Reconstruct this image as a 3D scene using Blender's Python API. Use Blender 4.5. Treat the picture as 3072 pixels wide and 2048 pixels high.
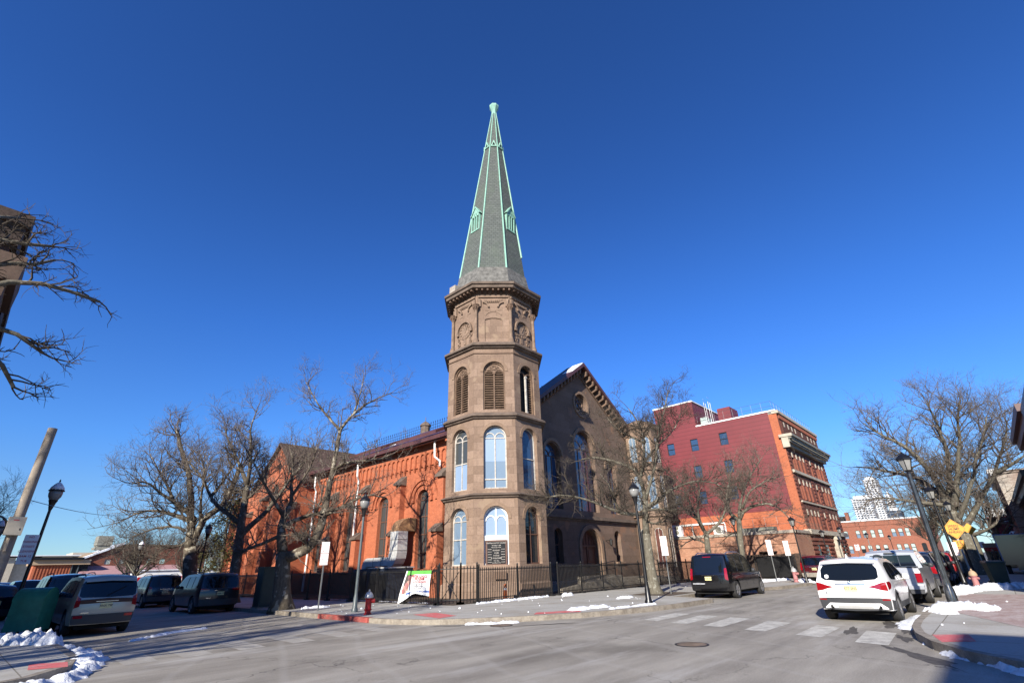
import bpy, math, random
from math import sin, cos, pi, radians, sqrt, hypot, atan2
from mathutils import Vector, Matrix
for o in list(bpy.data.objects): bpy.data.objects.remove(o)
SC = bpy.context.scene
COL = SC.collection
# ---------------------------------------------------------------- camera
cam = bpy.data.cameras.new('camera'); co = bpy.data.objects.new('camera', cam); COL.objects.link(co)
RTV = Vector((0.68052, -0.73219, -0.02813)); FWV = Vector((0.67143, 0.60775, 0.42404))
RTV.normalize(); FWV = (FWV - RTV * FWV.dot(RTV)).normalized(); UPV = RTV.cross(FWV)
mm = Matrix((( RTV.x, UPV.x, -FWV.x, 0), (RTV.y, UPV.y, -FWV.y, 0), (RTV.z, UPV.z, -FWV.z, 1.65), (0, 0, 0, 1)))
co.matrix_world = mm
cam.sensor_fit = 'HORIZONTAL'; cam.sensor_width = 36; cam.lens = 1438.4 * 36 / 3072
cam.clip_start = 0.1; cam.clip_end = 6000
SC.camera = co
# ---------------------------------------------------------------- sky, sun, exposure
SUN_EL = 25.0
SDX, SDY = 0.939, 0.344                     # direction the sunlight travels over the ground
w = bpy.data.worlds.new('World'); SC.world = w; w.use_nodes = True
nt = w.node_tree; nt.nodes.clear()
sky = nt.nodes.new('ShaderNodeTexSky'); sky.sky_type = 'NISHITA'; sky.sun_disc = False
sky.sun_elevation = radians(SUN_EL); sky.sun_rotation = atan2(-SDX, -SDY)
sky.air_density = 1.0; sky.dust_density = 0.1; sky.ozone_density = 4.0; sky.altitude = 200
hs = nt.nodes.new('ShaderNodeHueSaturation'); hs.inputs['Saturation'].default_value = 1.0
bg = nt.nodes.new('ShaderNodeBackground'); bg.inputs[1].default_value = 0.085
wo = nt.nodes.new('ShaderNodeOutputWorld')
tcw = nt.nodes.new('ShaderNodeTexCoord'); spw = nt.nodes.new('ShaderNodeSeparateXYZ'); nt.links.new(tcw.outputs['Generated'], spw.inputs[0])
rw = nt.nodes.new('ShaderNodeValToRGB'); nt.links.new(spw.outputs[2], rw.inputs[0])
for i_, (p_, c_) in enumerate([(0.04, (0.54, 0.73, 0.95)), (0.12, (0.53, 0.72, 0.98)), (0.21, (0.43, 0.76, 1.2)), (0.42, (0.33, 0.69, 1.26)), (0.65, (0.29, 0.6, 1.12)), (0.88, (0.285, 0.57, 1.05))]):
    e_ = rw.color_ramp.elements[i_] if i_ < 2 else rw.color_ramp.elements.new(p_)
    e_.position = p_; e_.color = (*c_, 1)
mw = nt.nodes.new('ShaderNodeVectorMath'); mw.operation = 'MULTIPLY'   # a very clear, blue winter sky: no yellow band at the horizon
nt.links.new(sky.outputs[0], mw.inputs[0]); nt.links.new(rw.outputs[0], mw.inputs[1])
nt.links.new(mw.outputs[0], hs.inputs['Color']); nt.links.new(hs.outputs[0], bg.inputs[0]); nt.links.new(bg.outputs[0], wo.inputs[0])
sl = bpy.data.lights.new('sun', 'SUN'); sl.energy = 5.0; sl.angle = radians(0.53); sl.color = (1.0, 0.93, 0.82)
so = bpy.data.objects.new('sun', sl); COL.objects.link(so)
sd = Vector((SDX * cos(radians(SUN_EL)), SDY * cos(radians(SUN_EL)), -sin(radians(SUN_EL))))
so.rotation_euler = sd.to_track_quat('-Z', 'Y').to_euler(); so.location = (-20, -10, 40)
SC.view_settings.view_transform = 'Standard'; SC.view_settings.look = 'None'
SC.view_settings.exposure = 0.9; SC.view_settings.gamma = 1.0; SC.view_settings.use_curve_mapping = False
SC.render.engine = 'CYCLES'

# ---------------------------------------------------------------- mesh helper
class MB:
    def __init__(s): s.v = []; s.f = []; s.mi = []; s.cur = 0
    def mat(s, i): s.cur = i; return s
    def add(s, vs, fs):
        b = len(s.v); s.v += [tuple(p) for p in vs]
        for f in fs: s.f.append(tuple(b + i for i in f)); s.mi.append(s.cur)
        return s
    def quad(s, a, b, c, d): return s.add([a, b, c, d], [(0, 1, 2, 3)])
    def tri(s, a, b, c): return s.add([a, b, c], [(0, 1, 2)])
    def box(s, x0, x1, y0, y1, z0, z1):
        if x0 > x1: x0, x1 = x1, x0
        if y0 > y1: y0, y1 = y1, y0
        return s.add([(x0,y0,z0),(x1,y0,z0),(x1,y1,z0),(x0,y1,z0),(x0,y0,z1),(x1,y0,z1),(x1,y1,z1),(x0,y1,z1)],
              [(0,3,2,1),(4,5,6,7),(0,1,5,4),(1,2,6,5),(2,3,7,6),(3,0,4,7)])
    def hexa(s, p):   # 8 points, bottom ring then top ring
        return s.add(p, [(0,3,2,1),(4,5,6,7),(0,1,5,4),(1,2,6,5),(2,3,7,6),(3,0,4,7)])
    def prism(s, poly, z0, z1):
        n = len(poly)
        vs = [(x, y, z0) for x, y in poly] + [(x, y, z1) for x, y in poly]
        return s.add(vs, [tuple(range(n - 1, -1, -1)), tuple(range(n, 2 * n))] + [(i, (i + 1) % n, n + (i + 1) % n, n + i) for i in range(n)])
    def ring(s, c, r, n, ax='z', ph=0.0):
        o = []
        for i in range(n):
            a = ph + 2 * pi * i / n
            if ax == 'z': o.append((c[0] + r * cos(a), c[1] + r * sin(a), c[2]))
            elif ax == 'y': o.append((c[0] + r * cos(a), c[1], c[2] + r * sin(a)))
            else: o.append((c[0], c[1] + r * cos(a), c[2] + r * sin(a)))
        return o
    def lathe(s, prof, n=12, c=(0, 0), ph=0.0, caps=True):   # prof [(r,z)]
        b = len(s.v); k = len(prof)
        vs = []
        for r, z in prof: vs += s.ring((c[0], c[1], z), r, n, 'z', ph)
        fs = []
        for j in range(k - 1):
            for i in range(n): fs.append((j*n+i, j*n+(i+1)%n, (j+1)*n+(i+1)%n, (j+1)*n+i))
        if caps: fs.append(tuple(range(n-1, -1, -1))); fs.append(tuple((k-1)*n + i for i in range(n)))
        return s.add(vs, fs)
    def tube(s, pts, rad, n=6, cap=True):
        pts = [Vector(p) for p in pts]
        if not hasattr(rad, '__len__'): rad = [rad] * len(pts)
        vs = []; fs = []; k = len(pts)
        up = Vector((0.13, 0.21, 0.97)).normalized(); last = None
        for i, p in enumerate(pts):
            d = (pts[min(i+1, k-1)] - pts[max(i-1, 0)])
            if d.length < 1e-9: d = Vector((0, 0, 1))
            d.normalize()
            if last is None:
                a = d.cross(up)
                if a.length < 0.1: a = d.cross(Vector((1, 0, 0)))
            else: a = last - d * last.dot(d)
            a.normalize(); last = a; b2 = d.cross(a)
            for j in range(n):
                t = 2 * pi * j / n; vs.append(p + (a * cos(t) + b2 * sin(t)) * rad[i])
        for i in range(k-1):
            for j in range(n): fs.append((i*n+j, i*n+(j+1)%n, (i+1)*n+(j+1)%n, (i+1)*n+j))
        if cap: fs.append(tuple(range(n-1, -1, -1))); fs.append(tuple((k-1)*n+j for j in range(n)))
        return s.add(vs, fs)
    def cyl(s, a, b, r, n=12, r2=None): return s.tube([a, b], [r, r if r2 is None else r2], n)
    def xf(s, fn): s.v = [tuple(fn(p)) for p in s.v]; return s
    def build(s, name, mats, parent=None, smooth=False, loc=None, weld=False):
        if not isinstance(mats, (list, tuple)): mats = [mats]
        me = bpy.data.meshes.new(name)
        vv = s.v
        if loc is not None: vv = [(x - loc[0], y - loc[1], z - loc[2]) for x, y, z in s.v]
        me.from_pydata(vv, [], s.f)
        for m in mats: me.materials.append(m)
        me.polygons.foreach_set('material_index', s.mi)
        if smooth: me.polygons.foreach_set('use_smooth', [True] * len(me.polygons))
        me.update()
        if weld:
            import bmesh
            bm = bmesh.new(); bm.from_mesh(me); bmesh.ops.remove_doubles(bm, verts=bm.verts, dist=1e-4)
            bmesh.ops.recalc_face_normals(bm, faces=bm.faces); bm.to_mesh(me); bm.free()
        o = bpy.data.objects.new(name, me); COL.objects.link(o)
        if loc is not None: o.location = loc
        if parent is not None:
            o.parent = parent
        return o

def tag(o, label=None, cat=None, group=None, kind=None):
    if label: o['label'] = label
    if cat: o['category'] = cat
    if group: o['group'] = group
    if kind: o['kind'] = kind
    return o
def thing(name, label, cat, loc=(0, 0, 0), rz=0.0, group=None):
    o = bpy.data.objects.new(name, None); COL.objects.link(o); o.location = loc; o.rotation_euler = (0, 0, rz)
    o.empty_display_size = 0.3
    return tag(o, label, cat, group)
def copy_tree(root, loc, rz=0.0, label=None, scale=None):
    r = root.copy(); COL.objects.link(r); r.location = loc; r.rotation_euler = (0, 0, rz)
    if scale: r.scale = (scale, scale, scale)
    if label: r['label'] = label
    for ch in list(root.children):
        c = ch.copy(); COL.objects.link(c); c.parent = r
        for g in list(ch.children):
            d = g.copy(); COL.objects.link(d); d.parent = c
    return r

# ---------------------------------------------------------------- materials
MATS = {}
KA = 0.70      # one common scale of all dull base colours, set against the exposure
def kk(c): return tuple(q * KA for q in c)
KEEP = {'snow', 'white_paint', 'white_sign', 'white_downpipe', 'white_car_paint', 'yellow_sign', 'cream_plate', 'red_lens', 'amber_lens', 'alloy_rim', 'chrome', 'frosted_lamp_glass', 'orange_plastic'}
def newmat(name):
    m = bpy.data.materials.new(name); m.use_nodes = True
    nt = m.node_tree; b = nt.nodes['Principled BSDF']
    MATS[name] = m
    return m, nt, b
def simple(name, col, rough=0.6, metal=0.0, var=0.0, scale=3.0, coat=0.0, bump=0.0, spec=None):
    if name not in KEEP: col = kk(col)
    m, nt, b = newmat(name)
    b.inputs['Base Color'].default_value = (*col, 1); b.inputs['Roughness'].default_value = rough; b.inputs['Metallic'].default_value = metal
    if coat: b.inputs['Coat Weight'].default_value = coat; b.inputs['Coat Roughness'].default_value = 0.08
    if spec is not None: b.inputs['Specular IOR Level'].default_value = spec
    if var or bump:
        tc = nt.nodes.new('ShaderNodeTexCoord'); nz = nt.nodes.new('ShaderNodeTexNoise')
        nz.inputs['Scale'].default_value = scale; nz.inputs['Detail'].default_value = 6; nz.inputs['Roughness'].default_value = 0.65
        nt.links.new(tc.outputs['Object'], nz.inputs['Vector'])
        if var:
            cr = nt.nodes.new('ShaderNodeValToRGB')
            cr.color_ramp.elements[0].position = 0.3; cr.color_ramp.elements[1].position = 0.7
            cr.color_ramp.elements[0].color = (*[c * (1 - var) for c in col], 1); cr.color_ramp.elements[1].color = (*[min(1, c * (1 + var)) for c in col], 1)
            nt.links.new(nz.outputs[0], cr.inputs[0]); nt.links.new(cr.outputs[0], b.inputs['Base Color'])
        if bump:
            bp = nt.nodes.new('ShaderNodeBump'); bp.inputs['Strength'].default_value = bump; bp.inputs['Distance'].default_value = 0.05
            nt.links.new(nz.outputs[0], bp.inputs['Height']); nt.links.new(bp.outputs[0], b.inputs['Normal'])
    return m
def wallvec(nt):     # (distance along the wall, height) from world position and true normal
    g = nt.nodes.new('ShaderNodeNewGeometry')
    sp = nt.nodes.new('ShaderNodeSeparateXYZ'); sn = nt.nodes.new('ShaderNodeSeparateXYZ')
    nt.links.new(g.outputs['Position'], sp.inputs[0]); nt.links.new(g.outputs['True Normal'], sn.inputs[0])
    def mth(op, a, b):
        n = nt.nodes.new('ShaderNodeMath'); n.operation = op
        for i, q in enumerate((a, b)):
            if isinstance(q, (int, float)): n.inputs[i].default_value = q
            else: nt.links.new(q, n.inputs[i])
        return n.outputs[0]
    a = mth('MULTIPLY', sp.outputs[1], sn.outputs[0]); b = mth('MULTIPLY', sp.outputs[0], sn.outputs[1])
    s = mth('SUBTRACT', a, b)
    c = nt.nodes.new('ShaderNodeCombineXYZ'); nt.links.new(s, c.inputs[0]); nt.links.new(sp.outputs[2], c.inputs[1])
    return c.outputs[0], g
def mix(nt, a, b, fac, mode='MIX'):
    n = nt.nodes.new('ShaderNodeMix'); n.data_type = 'RGBA'; n.blend_type = mode
    for k, q in (('A', a), ('B', b)):
        i = [x for x in n.inputs if x.name == k and x.type == 'RGBA'][0]
        if isinstance(q, tuple): i.default_value = (*q, 1) if len(q) == 3 else q
        else: nt.links.new(q, i)
    if isinstance(fac, (int, float)): n.inputs[0].default_value = fac
    else: nt.links.new(fac, n.inputs[0])
    return [x for x in n.outputs if x.type == 'RGBA'][0]
def noise(nt, vec, scale, detail=5, rough=0.6):
    n = nt.nodes.new('ShaderNodeTexNoise'); n.inputs['Scale'].default_value = scale; n.inputs['Detail'].default_value = detail; n.inputs['Roughness'].default_value = rough
    if vec is not None: nt.links.new(vec, n.inputs['Vector'])
    return n.outputs[0]
def ramp(nt, fac, stops):
    r = nt.nodes.new('ShaderNodeValToRGB'); nt.links.new(fac, r.inputs[0])
    e = r.color_ramp.elements
    while len(e) < len(stops): e.new(0.5)
    for i, (p, c) in enumerate(stops):
        e[i].position = p; e[i].color = (c, c, c, 1) if isinstance(c, (int, float)) else (*c, 1)
    return r.outputs[0]
def masonry(name, c1, c2, mortar, bw, bh, ms=0.012, rough=0.85, stain=(0.35, 0.25, 0.2), stain_amt=0.5, stain_scale=0.6, bias=0.0, offset=0.5, bump=0.3, patch=None):
    c1, c2, mortar, stain = kk(c1), kk(c2), kk(mortar), kk(stain)
    if patch: patch = (kk(patch[0]), patch[1], patch[2])
    m, nt, b = newmat(name)
    v, g = wallvec(nt)
    br = nt.nodes.new('ShaderNodeTexBrick'); nt.links.new(v, br.inputs['Vector'])
    br.inputs['Color1'].default_value = (*c1, 1); br.inputs['Color2'].default_value = (*c2, 1); br.inputs['Mortar'].default_value = (*mortar, 1)
    br.inputs['Scale'].default_value = 1.0; br.inputs['Mortar Size'].default_value = ms; br.inputs['Mortar Smooth'].default_value = 0.1
    br.inputs['Bias'].default_value = bias; br.inputs['Brick Width'].default_value = bw; br.inputs['Row Height'].default_value = bh; br.offset = offset
    n1 = noise(nt, g.outputs['Position'], stain_scale, 8, 0.65)
    f = ramp(nt, n1, [(0.45, 0.0), (0.75, stain_amt)])
    c = mix(nt, br.outputs['Color'], stain, f)
    n2 = noise(nt, g.outputs['Position'], 9.0, 4, 0.7)
    c = mix(nt, c, ramp(nt, n2, [(0.3, 0.72), (0.7, 1.22)]), 0.6, 'MULTIPLY')
    if patch:
        n3 = noise(nt, g.outputs['Position'], patch[1], 3, 0.5)
        c = mix(nt, c, patch[0], ramp(nt, n3, [(patch[2], 0.0), (patch[2] + 0.06, 0.75)]))
    nt.links.new(c, b.inputs['Base Color']); b.inputs['Roughness'].default_value = rough
    b.inputs['Specular IOR Level'].default_value = 0.25
    if bump:
        bp = nt.nodes.new('ShaderNodeBump'); bp.inputs['Strength'].default_value = bump; bp.inputs['Distance'].default_value = 0.02
        ad = nt.nodes.new('ShaderNodeMath'); ad.operation = 'SUBTRACT'; nt.links.new(n2, ad.inputs[0]); nt.links.new(br.outputs['Fac'], ad.inputs[1])
        nt.links.new(ad.outputs[0], bp.inputs['Height']); nt.links.new(bp.outputs[0], b.inputs['Normal'])
    return m
def siding(name, col, col2, pitch, vertical=False):
    col, col2 = kk(col), kk(col2)
    m, nt, b = newmat(name)
    v, g = wallvec(nt)
    sp = nt.nodes.new('ShaderNodeSeparateXYZ'); nt.links.new(v, sp.inputs[0])
    mo = nt.nodes.new('ShaderNodeMath'); mo.operation = 'MODULO'; mo.inputs[1].default_value = pitch
    nt.links.new(sp.outputs[0 if vertical else 1], mo.inputs[0])
    dv = nt.nodes.new('ShaderNodeMath'); dv.operation = 'DIVIDE'; dv.inputs[1].default_value = pitch; nt.links.new(mo.outputs[0], dv.inputs[0])
    f = ramp(nt, dv.outputs[0], [(0.0, 1.0), (0.08, 1.0), (0.14, 0.0), (0.97, 0.0), (1.0, 1.0)])
    n = noise(nt, g.outputs['Position'], 0.5, 4)
    c = mix(nt, col, tuple(x * 0.8 for x in col), ramp(nt, n, [(0.35, 0.0), (0.7, 1.0)]))
    c = mix(nt, c, col2, f)
    nt.links.new(c, b.inputs['Base Color']); b.inputs['Roughness'].default_value = 0.55
    return m
def glass(name, col, rough=0.05, metal=0.0, spec=0.5, wob=0.12):
    m, nt, b = newmat(name)
    b.inputs['Base Color'].default_value = (*col, 1); b.inputs['Roughness'].default_value = rough; b.inputs['Metallic'].default_value = metal
    b.inputs['Specular IOR Level'].default_value = spec
    if wob:
        g = nt.nodes.new('ShaderNodeNewGeometry'); n = noise(nt, g.outputs['Position'], 1.4, 3)
        bp = nt.nodes.new('ShaderNodeBump'); bp.inputs['Strength'].default_value = wob; bp.inputs['Distance'].default_value = 0.08
        nt.links.new(n, bp.inputs['Height']); nt.links.new(bp.outputs[0], b.inputs['Normal'])
    return m
M = {}
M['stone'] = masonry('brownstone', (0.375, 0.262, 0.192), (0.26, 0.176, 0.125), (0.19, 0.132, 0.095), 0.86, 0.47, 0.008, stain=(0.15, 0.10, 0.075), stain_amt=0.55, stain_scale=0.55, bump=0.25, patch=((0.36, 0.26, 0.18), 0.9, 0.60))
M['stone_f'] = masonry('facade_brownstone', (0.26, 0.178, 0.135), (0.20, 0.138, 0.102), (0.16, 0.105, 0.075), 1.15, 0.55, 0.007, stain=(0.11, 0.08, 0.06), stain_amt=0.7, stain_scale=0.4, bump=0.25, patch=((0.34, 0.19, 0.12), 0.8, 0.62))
M['stone_dk'] = masonry('sooty_brownstone', (0.26, 0.17, 0.12), (0.20, 0.13, 0.09), (0.14, 0.09, 0.07), 1.1, 0.5, 0.006, stain=(0.09, 0.065, 0.05), stain_amt=0.7, bump=0.2)
M['stone_lt'] = masonry('pale_brownstone', (0.34, 0.235, 0.165), (0.28, 0.19, 0.13), (0.26, 0.17, 0.12), 0.7, 0.4, 0.006, stain=(0.2, 0.13, 0.09), stain_amt=0.5)
M['belt'] = simple('weathered_belt_stone', (0.17, 0.125, 0.095), 0.9, var=0.45, scale=1.6, bump=0.3)
M['carve'] = simple('carved_stone', (0.27, 0.185, 0.13), 0.9, var=0.35, scale=3, bump=0.5)
M['brick'] = masonry('orange_painted_brick', (0.62, 0.195, 0.092), (0.52, 0.155, 0.072), (0.42, 0.14, 0.08), 0.22, 0.075, 0.008, stain=(0.36, 0.13, 0.075), stain_amt=0.55, stain_scale=0.4, bump=0.2)
M['brick2'] = masonry('salmon_brick', (0.60, 0.33, 0.22), (0.50, 0.25, 0.16), (0.36, 0.20, 0.13), 0.22, 0.075, 0.01, stain=(0.33, 0.13, 0.085), stain_amt=0.5, stain_scale=0.5)
M['brick3'] = masonry('red_facade_brick', (0.34, 0.125, 0.082), (0.27, 0.095, 0.062), (0.26, 0.09, 0.06), 0.22, 0.075, 0.01, stain=(0.22, 0.06, 0.04), stain_amt=0.4)
M['brick4'] = masonry('far_brick', (0.42, 0.16, 0.10), (0.34, 0.12, 0.075), (0.32, 0.16, 0.11), 0.3, 0.1, 0.01, stain=(0.3, 0.12, 0.08), stain_amt=0.4)
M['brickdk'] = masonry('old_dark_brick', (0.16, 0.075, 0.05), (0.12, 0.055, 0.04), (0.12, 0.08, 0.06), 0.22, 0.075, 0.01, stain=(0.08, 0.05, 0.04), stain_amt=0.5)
M['whitewash'] = masonry('whitewashed_brick', (0.55, 0.50, 0.43), (0.40, 0.33, 0.27), (0.4, 0.36, 0.3), 0.22, 0.075, 0.01, stain=(0.2, 0.1, 0.07), stain_amt=0.9, stain_scale=0.3)
M['siding'] = siding('red_metal_siding', (0.235, 0.036, 0.042), (0.14, 0.02, 0.024), 0.42)
M['tan'] = simple('tan_panel', (0.50, 0.36, 0.23), 0.7, var=0.12, scale=0.6)
M['cream'] = simple('cream_stone_trim', (0.55, 0.49, 0.39), 0.8, var=0.15, scale=2)
M['greenish'] = simple('weathered_cornice', (0.27, 0.26, 0.21), 0.7, var=0.2, scale=2)
M['white'] = simple('white_paint', (0.78, 0.78, 0.76), 0.6, var=0.08, scale=2)
M['whitemetal'] = simple('white_downpipe', (0.74, 0.74, 0.72), 0.45)
M['copper'] = simple('green_copper', (0.30, 0.56, 0.44), 0.6, var=0.18, scale=4)
M['slate'] = masonry('spire_slate', (0.145, 0.16, 0.15), (0.11, 0.125, 0.118), (0.07, 0.08, 0.07), 0.32, 0.2, 0.016, stain=(0.14, 0.18, 0.13), stain_amt=0.5, stain_scale=0.7, bump=0.2)
M['wood_w'] = simple('bleached_boards', (0.17, 0.165, 0.15), 0.85, var=0.55, scale=3.5, bump=0.4)
M['roofbrown'] = simple('brown_metal_roof', (0.12, 0.047, 0.04), 0.45, var=0.2, scale=1.5)
M['rooftile'] = masonry('brown_slate_roof', (0.15, 0.095, 0.075), (0.11, 0.07, 0.055), (0.06, 0.04, 0.035), 0.35, 0.22, 0.012, stain=(0.10, 0.07, 0.06), stain_amt=0.5)
M['black'] = simple('black_paint', (0.012, 0.012, 0.013), 0.35, var=0.3, scale=8)
M['iron'] = simple('black_iron', (0.018, 0.017, 0.016), 0.5, var=0.3, scale=10)
M['dkwood'] = simple('dark_wood', (0.075, 0.045, 0.03), 0.8, var=0.4, scale=6, bump=0.3)
M['louver'] = simple('brown_louvre', (0.17, 0.105, 0.065), 0.8, var=0.35, scale=5)
M['door'] = simple('brown_red_door', (0.14, 0.045, 0.03), 0.5, var=0.25, scale=4)
M['glass_lt'] = glass('cloudy_blue_glazing', (0.14, 0.20, 0.27), 0.28, 0.0, 0.6)
M['glass_pale'] = glass('pale_blue_blind', (0.20, 0.28, 0.40), 0.4, 0.0, 0.4)
M['glass_dk'] = glass('dark_glass', (0.02, 0.024, 0.028), 0.06, 0.0, 0.6)
M['glass_st'] = glass('leaded_glass', (0.05, 0.055, 0.055), 0.18, 0.0, 0.5)
M['glass_sky'] = glass('sky_reflecting_glass', (0.03, 0.06, 0.12), 0.04, 0.0, 1.0)
M['frame_w'] = simple('peeling_white_frame', (0.58, 0.54, 0.48), 0.7, var=0.35, scale=7)
M['frame_b'] = simple('brown_frame', (0.16, 0.08, 0.055), 0.6, var=0.2)
M['tin'] = simple('galvanised_duct', (0.66, 0.66, 0.64), 0.5, 0.15, var=0.22, scale=1.8)
M['rust'] = simple('rusty_duct', (0.42, 0.24, 0.12), 0.7, 0.2, var=0.4, scale=4)
M['greypole'] = simple('grey_green_paint', (0.115, 0.14, 0.145), 0.4, var=0.1, scale=4)
M['galv'] = simple('galvanised_post', (0.33, 0.34, 0.33), 0.45, 0.5, var=0.15, scale=8)
M['snow'] = simple('snow', (0.70, 0.72, 0.75), 0.8, var=0.26, scale=9, bump=0.8)
M['gloss'] = simple('glossy_reflective_post', (0.10, 0.105, 0.11), 0.22, 0.7, var=0.5, scale=5, coat=1.0)
M['dirtysnow'] = simple('dirty_snow', (0.58, 0.58, 0.58), 0.8, var=0.3, scale=7, bump=0.5)
M['red'] = simple('red_paint', (0.52, 0.018, 0.018), 0.4, var=0.2, scale=6)
M['silver'] = simple('silver_paint', (0.62, 0.62, 0.6), 0.35, 0.3, var=0.1)
M['orange'] = simple('orange_plastic', (0.75, 0.16, 0.03), 0.5)
M['green'] = simple('mailbox_green', (0.05, 0.27, 0.17), 0.4, var=0.25, scale=4)
M['bingreen'] = simple('bin_green', (0.03, 0.06, 0.05), 0.5, var=0.2)
M['yellow'] = simple('yellow_sign', (0.62, 0.27, 0.01), 0.45)
M['signwhite'] = simple('white_sign', (0.80, 0.80, 0.80), 0.4)
M['signred'] = simple('red_sign_letters', (0.62, 0.05, 0.06), 0.5)
M['polewood'] = simple('grey_wood_pole', (0.36, 0.30, 0.235), 0.85, var=0.25, scale=5, bump=0.2)
M['pink'] = simple('pink_paint', (0.52, 0.22, 0.22), 0.7, var=0.15)
M['lens'] = simple('frosted_lamp_glass', (0.22, 0.22, 0.21), 0.15, var=0.2, scale=6)
M['tyre'] = simple('tyre_rubber', (0.03, 0.029, 0.028), 0.85, var=0.4, scale=9)
M['rim'] = simple('alloy_rim', (0.45, 0.45, 0.46), 0.3, 0.8)
M['chrome'] = simple('chrome', (0.7, 0.7, 0.7), 0.12, 1.0)
M['plastic'] = simple('dark_grey_plastic', (0.055, 0.057, 0.062), 0.55, var=0.1)
M['taillight'] = simple('red_lens', (0.24, 0.004, 0.008), 0.12, coat=1.0)
M['amber'] = simple('amber_lens', (0.6, 0.13, 0.02), 0.15, coat=1.0)
M['carglass'] = glass('car_glass', (0.006, 0.008, 0.010), 0.04, 0, 0.7, 0)
M['plate'] = simple('cream_plate', (0.70, 0.62, 0.30), 0.4)
M['platetext'] = simple('plate_text', (0.05, 0.05, 0.09), 0.5)
M['paint_white'] = simple('white_car_paint', (0.78, 0.78, 0.78), 0.3, coat=1.0)
M['paint_silver'] = simple('silver_car_paint', (0.58, 0.60, 0.64), 0.32, 0.35, coat=0.9)
M['paint_champagne'] = simple('champagne_car_paint', (0.60, 0.54, 0.43), 0.34, 0.35, coat=0.9)
M['paint_black'] = simple('black_car_paint', (0.006, 0.006, 0.007), 0.2, coat=1.0)
M['paint_navy'] = simple('navy_car_paint', (0.010, 0.017, 0.04), 0.25, 0.2, coat=1.0)
M['paint_grey'] = simple('dark_grey_car_paint', (0.035, 0.04, 0.05), 0.28, 0.4, coat=1.0)
M['paint_maroon'] = simple('maroon_car_paint', (0.11, 0.008, 0.012), 0.25, 0.2, coat=1.0)
M['paint_red'] = simple('red_car_paint', (0.35, 0.01, 0.01), 0.25, coat=1.0)
M['beige_trim'] = simple('beige_bumper', (0.33, 0.30, 0.25), 0.5)
M['grill'] = simple('dark_void', (0.004, 0.004, 0.004), 0.9)
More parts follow.
